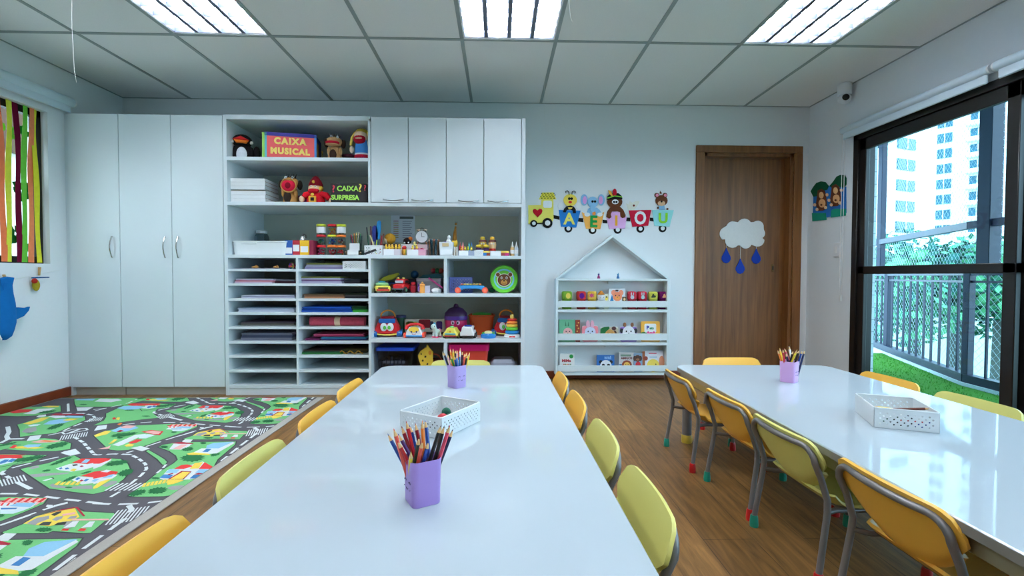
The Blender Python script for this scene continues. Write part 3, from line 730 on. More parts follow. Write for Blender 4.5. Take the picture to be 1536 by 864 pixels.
# airport island
L(2, 'b', [(250,545),(390,480),(600,470),(650,500),(480,550),(330,560)], 3); L(2, 'p', [(380,490),(480,462),(620,468),(540,505),(420,505)], 4); L(2, 'm', [(330,555),(390,528),(440,540),(380,562)], 5); L(2, 'w', [(270,745),(600,600),(760,585),(640,640),(420,745),(360,762)], 3); L(2, 'r', [(500,715),(620,665),(715,670),(620,715),(540,728)], 4); L(2, 'y', [(450,750),(520,728),(590,740),(560,765),(470,770)], 4); L(2, 'c', [(620,600),(780,590),(900,600),(760,650),(660,650)], 3)
L(2, 'r', [(690,555),(840,530),(1010,550),(960,605),(880,600)], 4); L(2, 'p', [(740,560),(850,540),(980,555),(940,590),(870,590)], 5); L(2, 'w', [(1040,520),(1110,480),(1430,475),(1400,510),(1250,528)], 3); L(2, 'b', [(1180,500),(1240,480),(1420,480),(1390,508)], 4)
for i in range(6): L(2, 'r', [(1085+i*68,475),(1120+i*68,448),(1150+i*68,448),(1118+i*68,478)], 5)
L(2, 'p', [(1085,480),(1140,450),(1495,450),(1480,476)], 4); L(2, 'y', [(10,605),(180,540),(260,545),(200,590),(30,630)], 3); L(2, 'y', [(215,735),(300,665),(350,668),(270,725)], 4); L(2, 'p', [(60,805),(200,775),(255,750),(225,798),(120,805)], 4)
bush(2, (440,595), 210, 30, rot=26); bush(2, (1160,560), 50, 12); bush(2, (380,640), 50, 14)
L(2, 'w', [(10,540),(60,470),(200,455),(185,512)], 2); L(2, 'w', [(540,790),(680,758),(815,795),(700,835)], 2)
# garage island
L(2, 'b', [(340,215),(440,185),(620,180),(760,195),(640,230),(460,238)], 3); L(2, 'r', [(490,165),(540,148),(980,150),(900,165),(740,180),(560,182)], 4); L(2, 'c', [(690,215),(780,175),(920,172),(900,205),(800,225)], 3); L(2, 'B', [(835,200),(870,178),(915,185),(890,205)], 5); L(2, 'y', [(320,375),(350,348),(385,350),(370,390)], 5); L(2, 'r', [(270,360),(310,345),(330,372),(290,385)], 5); L(2, 'o', [(340,450),(400,425),(420,435),(380,462)], 5)
bush(2, (1080,170), 110, 14, rot=10); bush(2, (520,244), 80, 8); bush(2, (760,330), 70, 8)
L(2, 'w', [(1375,122),(1440,105),(1530,140),(1440,158)], 2)
# yellow building island / lower left islands
L(1, 'y', [(330,440),(600,352),(720,345),(600,405),(420,450)], 3); L(1, 'w', [(690,335),(760,322),(930,325),(1000,345),(800,360)], 3); L(1, 'b', [(920,335),(980,325),(1200,332),(1190,352),(990,352)], 4); L(1, 'm', [(720,318),(800,290),(1200,300),(1215,312),(860,318)], 3); L(1, 'b', [(620,450),(720,395),(900,370),(1060,390),(920,430),(760,450)], 4); L(1, 'y', [(900,390),(1000,365),(1140,368),(1060,390),(960,398)], 5)
bush(1, (800,480), 135, 30, rot=40); bush(1, (440,575), 80, 8); L(1, 'e', [(310,560),(370,510),(520,480),(530,540),(420,575)], 3); L(1, 'c', [(400,470),(480,450),(590,445),(540,470),(440,480)], 4)
L(1, 'w', [(380,690),(430,620),(600,600),(560,665)], 2.6); L(1, 'w', [(520,340),(560,318),(660,305),(665,330),(560,350)], 2.6); L(1, 'p', [(440,705),(600,672),(900,685),(800,705),(560,715)], 3); L(1, 'o', [(560,695),(640,678),(830,688),(720,702)], 4); L(1, 'b', [(330,765),(400,740),(600,735),(560,770),(400,785)], 4); L(1, 'y', [(180,775),(330,762),(640,785),(500,800),(240,795)], 3); L(1, 'r', [(130,790),(200,745),(250,755),(200,795)], 4)
bush(1, (820,750), 180, 40, rot=40); bush(1, (110,735), 160, 18, rot=32); L(1, 'w', [(870,860),(930,835),(1040,815),(1060,864),(1000,900)], 2.6)
L(4, 'r', [(0,130),(180,105),(300,130),(280,155),(0,150)], 3); L(4, 'c', [(0,150),(150,150),(120,205),(0,240)], 3); L(4, 'B', [(0,200),(60,170),(120,170),(80,205),(0,230)], 4); bush(4, (300,170), 160, 28, rot=20)
island(fl(4, [(-150,110),(0,100),(190,98),(400,112),(570,125),(500,150),(330,190),(160,235),(0,262),(-150,290)]))
island(fl(1, [(0,290),(200,220),(400,200),(870,178),(875,262),(690,290),(520,320),(240,330),(0,322),(-200,330)]))
L(1, 'r', [(110,270),(200,235),(480,232),(420,270),(200,290)], 3); L(1, 'w', [(330,300),(540,225),(800,215),(720,245),(500,300)], 3); L(1, 'y', [(600,190),(700,180),(850,182),(840,200),(700,205)], 3); bush(1, (680,268), 150, 18, rot=20)
island(fl(1, [(1070,85),(1078,150),(1100,192),(1536,195),(1740,180),(1960,130),(2180,75),(1700,60)]))
L(1, 'b', [(1080,100),(1120,82),(1380,80),(1340,104)], 3); L(1, 'w', [(1360,120),(1440,80),(1700,82),(1760,100),(1600,130)], 3); bush(1, (1200,162), 60, 8); L(1, 'w', [(1100,205),(1350,198),(1250,250),(1115,255)], 2)
# road markings
line(5, [(330,130),(400,108)], .022); line(5, [(0,140),(30,150),(200,140),(370,145),(450,185),(520,240),(530,290),(480,350),(375,435)], .02, .055, .022); line(5, [(170,570),(290,500)], .02, .05, .02)
line(5, [(725,245),(690,285),(625,338)], .016, .045, .02); line(5, [(0,632),(230,643),(500,632),(760,600)], .02, .075, .035); line(4, [(0,610),(280,612),(560,645),(860,685),(1382,745)], .02, .075, .035)
zebra(5, (170,468), (490,465), 7, .075); zebra(5, (175,775), (525,725), 9, .12); line(5, [(350,655),(385,690),(375,715)], .026); line(5, [(325,785),(200,864)], .022)
line(6, [(1470,60),(1495,110),(1480,140)], .026); line(6, [(1430,210),(1290,310),(1090,455),(880,605),(540,860),(300,1040)], .022, .085, .035)
line(5, [(1462,90),(1400,145),(1355,195)], .022, .06, .03)
line(4, [(760,135),(500,190),(200,265),(60,310),(15,345),(130,410)], .022, .07, .03); line(4, [(215,460),(400,550)], .024); zebra(4, (0,478), (345,398), 8, .1)
line(6, [(0,290),(250,205),(520,105),(620,75)], .022, .085, .04); line(6, [(610,72),(770,32)], .03)
L(6, 'w', [(520,75),(540,55),(600,58),(600,80),(550,90)], 2)
line(1, [(110,480),(130,560),(95,620),(115,660),(340,655)], .03); line(1, [(980,150),(985,262)], .02); line(1, [(1075,635),(1200,710),(1340,864)], .022, .06, .025); zebra(1, (865,645), (1270,585), 11, .1); zebra(1, (1270,390), (1480,365), 8, .09)
line(1, [(690,605),(850,575),(1000,500),(1230,410),(1375,360),(1330,315),(1200,290),(900,295)], .022, .06, .03); line(1, [(0,720),(80,680),(115,660)], .03)
line(1, [(890,560),(930,590),(1100,560),(1260,530),(1240,505),(1050,520),(900,560)], .016); line(1, [(980,580),(1140,520)], .03)
line(2, [(420,455),(620,430),(900,410)], .018, .06, .03); line(2, [(760,768),(1100,655),(1480,540)], .018, .08, .03); pass
line(2, [(0,235),(190,215)], .02); line(2, [(20,255),(230,205),(500,140),(660,75)], .018, .07, .03)
ru = rug.build('play_rug', None, ((RX0+RX1)/2, (RYF+RYN)/2, 0))
tag(ru, 'large play rug printed with grey roads, green blocks and toy houses on the floor', 'rug')
# ================================================================ the balcony
TURF = mat((66, 122, 44), .95, var=.35, scale=220, bump=.6, spec=.1)
NAVY = mat((14, 30, 58), .4, var=.05)
# the railing line turns at the corner post
PA, PB, PC = (5.10, 6.45), (4.104, 4.053), (3.93, 2.6); PD = (3.93, -1.6)
fl_ = struct('floor_balcony', MB().prism([(XR+.13, -1.7), (4.12, -1.7), (4.12, 2.55), (4.30, 4.0), (5.32, 6.45), (5.3, 7.0), (XR+.13, 7.0)], -.12, -.012, mat((205, 210, 214), .8)))
tf = MB()
edge = [(XR+.14, -1.6), (3.875, -1.6), (3.875, 2.62), (4.035, 4.04), (4.755, 5.78), (3.76, 5.78), (3.76, 4.69), (XR+.21, 4.69), (XR+.21, GY1), (XR+.14, GY1)]
tf.prism(edge, -.012, .004, TURF)
tuft = mat((84, 148, 56), .95, var=.4, scale=90, spec=.1)
rt = random.Random(3)
for i in range(9000):
    x = rt.uniform(XR+.16, 4.7); y = rt.uniform(.2, 5.72)
    lim = 3.87 if y < 2.62 else 3.875+(y-2.62)*.1127 if y < 4.04 else 4.035+(y-4.04)*.4138
    if x > lim-.01 or (y > 4.68 and x < 3.77) or (y > GY1-.02 and x < XR+.22): continue
    h = rt.uniform(.014, .028); a = rt.uniform(0, PI); dx, dy = math.cos(a)*.004, math.sin(a)*.004; lx, ly = rt.uniform(-.012, .012), rt.uniform(-.012, .012)
    tf.add([(x-dx, y-dy, .003), (x+dx, y+dy, .003), (x+lx, y+ly, h)], [(0, 1, 2)], tuft)
t_ = tf.build('artificial_grass', None, (3.5, 2, 0)); tag(t_, 'green artificial grass carpet covering the balcony floor', 'artificial grass', kind='stuff')
# tiled end wall
TILE = bpy.data.materials.new('small_tiles'); TILE.use_nodes = True
_nt = TILE.node_tree; _b2 = _nt.nodes['Principled BSDF']; _tc = _nt.nodes.new('ShaderNodeTexCoord'); _mp = _nt.nodes.new('ShaderNodeMapping'); _mp.inputs['Rotation'].default_value = (PI/2, 0, 0)
_br = _nt.nodes.new('ShaderNodeTexBrick'); _br.offset = 0; _br.inputs['Scale'].default_value = 1; _br.inputs['Brick Width'].default_value = .2; _br.inputs['Row Height'].default_value = .1; _br.inputs['Mortar Size'].default_value = .003
_br.inputs['Color1'].default_value = rgb((222, 230, 236)); _br.inputs['Color2'].default_value = rgb((214, 224, 232)); _br.inputs['Mortar'].default_value = rgb((150, 164, 176))
_nt.links.new(_tc.outputs['Object'], _mp.inputs[0]); _nt.links.new(_mp.outputs[0], _br.inputs['Vector']); _nt.links.new(_br.outputs['Color'], _b2.inputs['Base Color']); _b2.inputs['Roughness'].default_value = .3
struct('wall_balcony', MB().box((XR+.15, 4.70, -.02), (3.745, 4.86, 3.2), TILE))
struct('wall_facade', MB().box((XR+.151, GY1+.01, -.02), (XR+.2, 4.70, 3.2), TILE).box((XR+.151, -1.6, GZ+.05), (XR+.2, GY1+.01, 3.2), TILE))
struct('ceiling_balcony', MB().prism([(XR+.15, -1.7), (4.12, -1.7), (4.12, 2.55), (4.30, 4.0), (5.32, 6.45), (5.3, 7.0), (XR+.15, 7.0)], 2.75, 2.9, mat((220, 224, 226), .8)))
# railing
RL = thing('balcony_railing', 'dark metal balcony railing with upright bars standing at the edge of the grass', 'railing', (PB[0], PB[1], 0))
def loc(m):
    m.v = [(x-PB[0], y-PB[1], z) for x, y, z in m.v]; return m
SEG = [(PA, PB), (PB, PC), (PC, PD)]
for a, b in SEG:
    for z, r in ((.985, .022), (.06, .040), (.91, .010)):
        loc(MB().box((-.5, -r, -r), (.5, r, r), NAVY, 0, TR(((a[0]+b[0])/2, (a[1]+b[1])/2, z)) @ RZ(math.atan2(b[1]-a[1], b[0]-a[0])) @ Matrix.Diagonal((math.hypot(b[0]-a[0], b[1]-a[1]), 1, 1, 1)))).build('rail', RL)
def lerp2(a, b, t): return (a[0]+(b[0]-a[0])*t, a[1]+(b[1]-a[1])*t)
posts = [(4.822, 5.781), PB, (3.93, 2.6), (3.93, .9)]
for p in posts: loc(MB().box((p[0]-.03, p[1]-.03, -.012), (p[0]+.03, p[1]+.03, 1.0), NAVY, .003)).build('post', RL)
for a, b in SEG:
    n = int(math.hypot(b[0]-a[0], b[1]-a[1])/.165)
    if b == PD: n = 14
    for i in range(1, n):
        q = lerp2(a, b, i/n) if b != PD else (PC[0], PC[1]-.165*i)
        loc(MB().box((q[0]-.008, q[1]-.008, .085), (q[0]+.008, q[1]+.008, .985), NAVY)).build('bar', RL)
struct('trim_3', MB().prism([(4.16, 4.03), (3.93+.07, 2.6), (4.0, -1.6), (3.88, -1.6), (3.88, 2.62), (4.04, 4.05), (4.765, 5.80), (5.02, 6.45), (5.18, 6.45), (4.9, 5.80)], -.012, .03, mat((208, 216, 222), .6)))
# aluminium screen frame above the railing with the safety net
SF = thing('screen_frame', 'dark metal frame with tall uprights and a rail above the balcony railing', 'screen frame', (PB[0], PB[1], 0))
for (a, b) in SEG:
    for z, r in ((1.40, .03), (2.70, .03)):
        loc(MB().box((-.5, -r, -r), (.5, r, r), NAVY, 0, TR(((a[0]+b[0])/2, (a[1]+b[1])/2, z)) @ RZ(math.atan2(b[1]-a[1], b[0]-a[0])) @ Matrix.Diagonal((math.hypot(b[0]-a[0], b[1]-a[1]), 1, 1, 1)))).build('rail', SF)
for q, w in ((lerp2(PA, PB, .17), .035), (lerp2(PB, PC, .12), .055), (lerp2(PB, PC, .30), .022), ((3.93, 2.45), .04), ((3.93, .8), .03)):
    loc(MB().box((q[0]-w, q[1]-w, .985), (q[0]+w, q[1]+w, 2.75), NAVY, .004)).build('upright', SF)
net = MB(); NETM = mat((196, 214, 224), .7, var=0)
for a, b in SEG:
    Ls = math.hypot(b[0]-a[0], b[1]-a[1]); ux, uy = (b[0]-a[0])/Ls, (b[1]-a[1])/Ls; z0, z1 = .06, 2.72; hh = z1-z0; st = .066
    nx, ny = -uy*.045, ux*.045
    for sg in (1, -1):
        k = -hh
        while k < Ls:
            s0, s1 = max(k, 0), min(k+hh, Ls)
            if s1 > s0:
                za, zb_ = (z0+(s0-k), z0+(s1-k)) if sg > 0 else (z1-(s0-k), z1-(s1-k))
                net.tube([(a[0]+ux*s0+nx, a[1]+uy*s0+ny, za), (a[0]+ux*s1+nx, a[1]+uy*s1+ny, zb_)], .0014, NETM, 3, cap=False)
            k += st
nt_ = net.build('safety_net', None, (PB[0], PB[1], 0)); tag(nt_, 'fine white diamond mesh safety net stretched across the balcony opening', 'safety net')
# ================================================================ outside
GZ0 = -6.0
struct('ground_outside', MB().box((5.6, -40, GZ0-.2), (160, 160, GZ0), mat((120, 150, 130), .95, var=.2, scale=.4)))
TWR = mat((236, 240, 244), .8, var=.03, scale=.5); TWIN = mat((34, 92, 112), .25, var=.35, scale=.9); TFR = mat((205, 214, 220), .6)
def tower(label, p0, p1, zt, cols, rows, ww, wh, z0, dz, depth, balc=None):
    """p0 -> p1 is the foot of the facade seen from the room"""
    a, b = Vector(p0), Vector(p1); Ls = (b-a).length; ang = math.atan2(b.y-a.y, b.x-a.x)
    t = thing('apartment_tower', label, 'apartment tower', (a.x, a.y, GZ0), ang)
    MB().box((0, 0, 0), (Ls, depth, zt-GZ0), TWR).build('walls', t)
    for c in cols:
        for r in range(rows):
            zc = z0+dz*r-GZ0
            f = MB().box((c-ww/2, -.12, zc-wh/2), (c+ww/2, .05, zc+wh/2), TWIN).build('window', t)
            MB().box((c-.05, -.16, zc-wh/2), (c+.05, -.11, zc+wh/2), TFR).build('mullion', f)
            if balc and c in balc: MB().box((c-ww*.75, -1.0, zc-wh*.95), (c+ww*.75, 0, zc-wh*.45), TWR, .1).build('balcony_slab', t)
    return t
def dirp(u, Y): 
    p = at(u, 413, y=Y); return (p.x, p.y)
# near tower (left column of windows) and far tower (balcony columns)
na, nb = dirp(1290, 36), dirp(1395, 39)
tA_ = Vector(na); tB_ = Vector(nb); lA = (tB_-tA_).length
def along(u, a, b):
    # parameter on the facade line where pixel column u falls
    d = at(u, 413, y=10); k = d.x/d.y
    a, b = Vector(a), Vector(b); t = (k*a.y-a.x)/((b.x-a.x)-k*(b.y-a.y)); return t*(b-a).length
def zpix(u, v, a, b):
    s = along(u, a, b)/(Vector(b)-Vector(a)).length; p = Vector(a).lerp(Vector(b), s); return at(u, v, y=p.y).z
wz = [zpix(1354, v, na, nb) for v in (341, 216)]
tower('white apartment tower with a single column of windows, left one outside the balcony', na, nb, 34, [along(1354, na, nb)], 8, along(1367, na, nb)-along(1341, na, nb), (zpix(1354, 208, na, nb)-zpix(1354, 224, na, nb)), wz[0]-(wz[1]-wz[0])/4, (wz[1]-wz[0])/4, 12)
fa, fb = dirp(1380, 58), dirp(1640, 47)
wz = [zpix(1412, v, fa, fb) for v in (322, 184)]
tower('wide white apartment tower with rows of balconies, behind the other one', fa, fb, 46, [along(u, fa, fb) for u in (1412, 1462, 1528, 1560, 1600)], 13, along(1424, fa, fb)-along(1402, fa, fb), zpix(1412, 177, fa, fb)-zpix(1412, 191, fa, fb), wz[0]-(wz[1]-wz[0])/6, (wz[1]-wz[0])/6, 14, [along(1462, fa, fb), along(1528, fa, fb)])
# boundary wall and pale path between the trees
wa, wb = dirp(1285, 30), dirp(1640, 22)
gw = MB(); ang_ = math.atan2(wb[1]-wa[1], wb[0]-wa[0]); lw_ = math.hypot(wb[0]-wa[0], wb[1]-wa[1])
gw.box((0, 0, 0), (lw_, .3, 4.6), mat((206, 222, 226), .9, var=.08, scale=.8)).box((0, -.06, 4.6), (lw_, .36, 4.75), mat((225, 232, 236), .9))
g_ = gw.build('garden_wall'); g_.location = (wa[0], wa[1], GZ0); g_.rotation_euler = (0, 0, ang_); tag(g_, 'long pale garden wall seen between the trees below the balcony', 'garden wall')
LEAVES = [mat(c, .7, var=.35, scale=2.2, spec=.2) for c in ((36, 108, 88), (56, 134, 100), (24, 92, 84), (84, 160, 112))]
BARK = mat((86, 96, 92), .9, var=.2)
def tree(label, u, Y, z, rad, seed, n=1500, leaf=.34, zs=.8):
    c = at(u, 413, y=Y); t = thing('tree', label, 'tree', (c.x, c.y, GZ0), 0, 'trees beyond the balcony'); r = random.Random(seed)
    MB().tube([(0, 0, 0), (.1, .05, (z-GZ0)*.5), (0, 0, z-GZ0)], [rad*.10, rad*.08, rad*.04], BARK, 8).build('trunk', t)
    m = MB()
    lobes = [(Vector((r.gauss(0, .5), r.gauss(0, .5), r.gauss(0, .4)*zs)).normalized()*rad*r.uniform(.3, .75), rad*r.uniform(.35, .6)) for _ in range(13)]
    for i in range(n):
        lc, lr = lobes[i % 13]; d = Vector((r.gauss(0, 1), r.gauss(0, 1), r.gauss(0, 1))).normalized(); p = lc+d*lr*r.uniform(.75, 1.05); p.z = p.z*zs+(z-GZ0)
        a = Vector((r.gauss(0, 1), r.gauss(0, 1), r.gauss(0, .6))).normalized(); b = d.cross(a); b = b.normalized() if b.length > 1e-3 else Vector((1, 0, 0)); s = leaf*r.uniform(.6, 1.3)
        m.add([p-a*s*.5, p+b*s*.32, p+a*s*.5, p-b*s*.32], [(0, 1, 2, 3)], LEAVES[(i*7+seed) % 4 if r.random() < .35 else seed % 4])
    m.build('crown', t)
for k, (u, Y, z, rad, lab) in enumerate([
    (1310, 19, .2, 3.2, 'bushy teal green tree behind the left post of the balcony railing'), (1372, 22, .7, 3.4, 'dense tree beyond the balcony under the tower with one window column'),
    (1436, 20, .6, 3.1, 'dark leafy tree beyond the balcony in front of the wide tower'), (1500, 18, .6, 2.9, 'light green tree beyond the balcony near the middle door stile'),
    (1575, 16, .6, 2.8, 'tree beyond the balcony at the far right edge of the view'),
    (1345, 15, -3.6, 2.3, 'low tree crown below the balcony, left one'), (1420, 14, -3.8, 2.2, 'low tree crown below the balcony, middle one'), (1490, 13, -3.9, 2.1, 'low tree crown below the balcony, right one')]):
    tree(lab, u, Y, z, rad, k+3, 2600, .42 if k < 5 else .3)
# ================================================================ wall decorations
FOAM = lambda c: mat(c, .85, var=.05, scale=60, spec=.2)
TBACK = FRONT
TRIGHT = Matrix(((0, 0, -1, 0), (1, 0, 0, 0), (0, 1, 0, 0), (0, 0, 0, 1)))
TLEFT = Matrix(((0, 0, 1, 0), (1, 0, 0, 0), (0, 1, 0, 0), (0, 0, 0, 1)))
class Art:
    """flat foam cut-outs glued on a wall or door plane"""
    def __init__(s, name, label, cat, plane, val, cpx, group=None):
        s.plane, s.val = plane, val
        c = s.P(*cpx); s.o = {'back': (c[0], val, c[1]), 'right': (val, c[0], c[1]), 'left': (val, c[0], c[1])}[plane]
        s.t = thing(name, label, cat, s.o, 0, group)
        s.T = TR(-Vector(s.o)) @ {'back': TR((0, val, 0)) @ TBACK, 'right': TR((val, 0, 0)) @ TRIGHT, 'left': TR((val, 0, 0)) @ TLEFT}[plane]
    def P(s, u, v):
        if s.plane == 'back': p = at(u, v, y=s.val); return (p.x, p.z)
        p = at(u, v, x=s.val); return (p.y, p.z)
    def mb(s, pts, m, lay=0, th=.0035, mb=None, raw=False):
        q = pts if raw else [s.P(*p) for p in pts]
        return (mb or MB()).prism(q, lay*.003, lay*.003+th, m, s.T, bev=.0008)
    def piece(s, name, pts, m, lay=0, parent=None, th=.0035): return s.mb(pts, m, lay, th).build(name, parent or s.t)
    def line(s, pts, r, m, lay, mb): 
        q = [s.T @ Vector((*s.P(*p), lay*.003+.002)) for p in pts]; return mb.tube(q, r, m, 6)
def el(cx, cy, rx, ry=None, n=18, a0=0): return [(cx+rx*math.cos(a0+2*PI*i/n), cy+(ry or rx)*math.sin(a0+2*PI*i/n)) for i in range(n)]
K, Wt = FOAM((28, 26, 26)), FOAM((236, 238, 240))
YW = D-.0005
def q1(x, y): return (786+x/11.367, 278+y/11.368)        # reading scales of two close looks at the train
def q2(x, y): return (896+x/11.367, 278+y/11.368)
def wheel(a, c, r, name='wheel', lay=2):
    w_ = a.piece(name, el(c[0], c[1], r), K, lay); a.piece('hub', el(c[0]+.2, c[1]-.1, r*.52), Wt, lay+1.2, w_)
def letter(a, ch, c, hpx, m, lay=2, sx=1):
    x, z = a.P(*c); h = abs(a.P(c[0], c[1]-hpx/2)[1]-a.P(c[0], c[1]+hpx/2)[1])
    b = MB().text(ch, h*1.38, m, a.T @ TR((x, z, lay*.003+.0025)), .0018, h*.045, sx=.84 if ch == 'O' else sx); b.build('letter', a.t)
L_YEL, L_BLUE, L_ORG, L_PINK, L_RED, L_AQUA = FOAM((240, 228, 110)), FOAM((40, 124, 200)), FOAM((246, 178, 88)), FOAM((228, 176, 226)), FOAM((196, 24, 58)), FOAM((150, 216, 220))
SKYB, BRN = FOAM((142, 190, 226)), FOAM((104, 58, 34))
# locomotive
a = Art('toy_locomotive', 'yellow foam locomotive with a red heart and checked roof, front of the wall train', 'wall decoration', 'back', YW, (813, 318))
a.piece('body', [q1(*p) for p in ((72, 340), (290, 335), (296, 240), (500, 240), (505, 570), (470, 660), (75, 660))], L_YEL)
a.piece('window', [q1(*p) for p in rrect(325, 262, 475, 385, 30)], Wt, 1.2)
rf = a.piece('roof', [q1(*p) for p in ((310, 125), (500, 122), (548, 240), (252, 242))], FOAM((236, 220, 80)), 1.2)
m = MB()
for i in range(4):
    for j in range(5):
        u = 290+j*52-i*8+(26 if i % 2 else 0); v = 140+i*27
        if u < 520: a.mb([q1(u+12, v-12), q1(u+25, v), q1(u+12, v+12), q1(u-1, v)], K, 2.2, .001, m)
m.build('check_pattern', rf)
a.piece('heart', [q1(*p) for p in ((232, 548), (165, 480), (148, 440), (160, 410), (190, 402), (228, 428), (262, 402), (298, 405), (314, 435), (300, 480))], FOAM((196, 22, 40)), 1.2)
a.piece('coupler', [q1(200, 640), q1(330, 640), q1(330, 662), q1(200, 662)], K, 1.2)
wheel(a, q1(165, 652), 5.3); wheel(a, q1(398, 645), 7.7)
def wagon(label, c, body, bodym, ch, chm, wc, lc, lh, coup, q, wr=5.9):
    a = Art('toy_wagon', label, 'wall decoration', 'back', YW, c, 'foam train wagons on the wall')
    a.piece('body', [q(*p) for p in body], bodym, .6)
    letter(a, ch, lc, lh, chm, 1.7)
    wheel(a, wc, wr, lay=0)
    if coup: a.piece('coupler', [q(*p) for p in coup], K, 0)
    return a
a = wagon('blue foam wagon with a yellow letter A and a bee', (853, 320), ((590, 420), (965, 432), (890, 722), (630, 705)), L_BLUE, 'A', L_YEL, q1(755, 738), q1(768, 580), 17, ((500, 505), (605, 528), (605, 590), (505, 565)), q1)
hd = a.piece('bee_head', el(*q1(785, 255), 10.2, 9.2), FOAM((246, 220, 96)), 1.8); m = MB()
for s, pts in ((1, ((770, 165), (762, 110), (735, 92), (708, 105), (715, 135))), (2, ((815, 160), (820, 110), (850, 98), (878, 115), (862, 140)))): a.line([q1(*p) for p in pts], .0035, K, 2, m)
m.build('antennae', hd)
a.piece('bee_arms', [q1(*p) for p in ((665, 460), (680, 400), (720, 360), (790, 345), (850, 365), (880, 410), (885, 475), (838, 478), (828, 430), (780, 415), (728, 425), (710, 465))], K, 2.2); a.piece('bee_band', [q1(*p) for p in ((745, 378), (825, 378), (812, 405), (758, 405))], FOAM((240, 210, 90)), 3.2)
m = MB(); a.mb(el(*q1(770, 230), 2.0, 2.0), K, 2.8, .002, m); a.mb(el(*q1(810, 230), 2.0, 2.0), K, 2.8, .002, m); a.mb(el(*q1(800, 205), 3.4, 1.6), Wt, 2.6, .001, m); m.build('eyes', hd)
a.piece('mouth', el(*q1(785, 290), 2.6, 1.9), FOAM((220, 40, 50)), 2.9, hd)
for sx_ in (620, 925): a.piece('bee_wing', el(*q1(sx_, 350), 4, 5), Wt, .2)
a = wagon('orange foam wagon with a green letter E and a blue elephant', (891, 322), ((985, 455), (1100, 520), (1260, 520), (1368, 450), (1300, 745), (1055, 740)), L_ORG, 'E', FOAM((34, 156, 76)), q1(1168, 765), q1(1182, 628), 17, ((930, 555), (1010, 560), (1010, 630), (920, 618)), q1)
a.piece('elephant_body', [q1(*p) for p in ((1060, 500), (1090, 400), (1130, 380), (1240, 380), (1290, 420), (1330, 500), (1240, 520), (1130, 520))], SKYB, .9)
for c, s in ((1025, 1), (1315, -1)): 
    e_ = a.piece('ear', el(*q1(c, 250), 5.4, 8.6), SKYB, 1.2); a.piece('inner_ear', el(*q1(c+s*8, 255), 3, 6), FOAM((226, 160, 220)), 2.2, e_)
hd = a.piece('elephant_head', el(*q1(1170, 290), 8, 8.4), SKYB, 1.9); m = MB(); a.mb(el(*q1(1165, 278), 1.8), K, 3, .002, m); a.mb(el(*q1(1208, 278), 1.8), K, 3, .002, m); m.build('eyes', hd)
a.piece('trunk', el(*q1(1170, 390), 4, 6.5), SKYB, 2.9, hd); a.piece('bow', el(*q1(1190, 480), 2.6, 3), FOAM((246, 150, 70)), 2.6)
for c in (1075, 1290): a.piece('paw', el(*q1(c, 500), 4.2, 3), Wt, 2.2)
a = wagon('pink foam wagon with an orange letter I and a brown bear in a feathered hat', (925, 322), ((155, 555), (230, 450), (390, 450), (500, 540), (470, 735), (200, 745)), L_PINK, 'I', FOAM((244, 178, 62)), q2(345, 760), q2(320, 612), 15, ((88, 585), (170, 595), (170, 650), (92, 645)), q2)
a.piece('bear_arms', [q2(*p) for p in ((150, 540), (170, 440), (215, 380), (290, 350), (385, 365), (440, 420), (480, 510), (470, 550), (420, 560), (390, 535), (385, 460), (340, 445), (250, 445), (228, 490), (238, 545), (200, 572))], BRN, 1.9)
hd = a.piece('bear_head', el(*q2(292, 285), 11.6, 9.4), BRN, 2.4); a.piece('eye_patch', el(*q2(300, 285), 5, 3.6), Wt, 3.4, hd); m = MB(); a.mb(el(*q2(280, 288), 1.7), K, 4.4, .001, m); a.mb(el(*q2(320, 288), 1.7), K, 4.4, .001, m); m.build('eyes', hd)
h = a.piece('hat', [q2(*p) for p in ((155, 250), (165, 190), (215, 145), (290, 130), (360, 140), (410, 185), (425, 240))], K, 3.4); a.piece('hat_band', [q2(*p) for p in ((160, 215), (290, 175), (415, 195), (420, 212), (290, 195), (165, 232))], FOAM((140, 210, 70)), 4.4, h)
f = a.piece('feather', el(*q2(290, 125), 3, 5.6), FOAM((196, 26, 50)), 4.4, h); f['label'] = 'red feather'
f = a.piece('feather', [q2(*p) for p in ((180, 85), (230, 105), (262, 190), (240, 195), (190, 140))], FOAM((246, 176, 70)), 4.2, h); f['label'] = 'orange feather'
a = wagon('red foam wagon with a white letter O', (961, 326), ((532, 428), (918, 420), (865, 690), (595, 708)), L_RED, 'O', Wt, q2(732, 742), q2(728, 568), 19, ((490, 548), (560, 552), (560, 612), (492, 610)), q2)
a.piece('ghost_bear', [q2(*p) for p in ((530, 425), (490, 310), (540, 330), (550, 270), (600, 300), (650, 270), (720, 270), (690, 340), (640, 400), (620, 425))], FOAM((226, 226, 214)), 0); a.piece('nose', el(*q2(620, 345), 1.6), FOAM((120, 50, 40)), 1)
a = wagon('aqua foam wagon with a green letter U and a brown teddy with pink ears', (993, 322), ((930, 420), (1300, 425), (1230, 705), (970, 690)), L_AQUA, 'U', FOAM((138, 208, 50)), q2(1110, 735), q2(1118, 570), 15, ((895, 550), (965, 555), (960, 618), (895, 605)), q2)
for c in (1010, 1150): e_ = a.piece('ear', el(*q2(c, 170), 3.6), BRN, 1.2); a.piece('inner_ear', el(*q2(c+5, 172), 2.3), FOAM((240, 150, 180)), 2.2, e_)
hd = a.piece('teddy_head', el(*q2(1090, 262), 9.2, 8.2), BRN, 1.8); a.piece('muzzle', el(*q2(1088, 310), 5.6, 4), FOAM((226, 184, 150)), 2.8, hd); a.piece('nose', el(*q2(1088, 280), 1.5), K, 3.8, hd)
a.piece('hair_tuft', [q2(1060, 140), q2(1068, 95), q2(1095, 130), q2(1090, 150)], BRN, 1.6, hd)
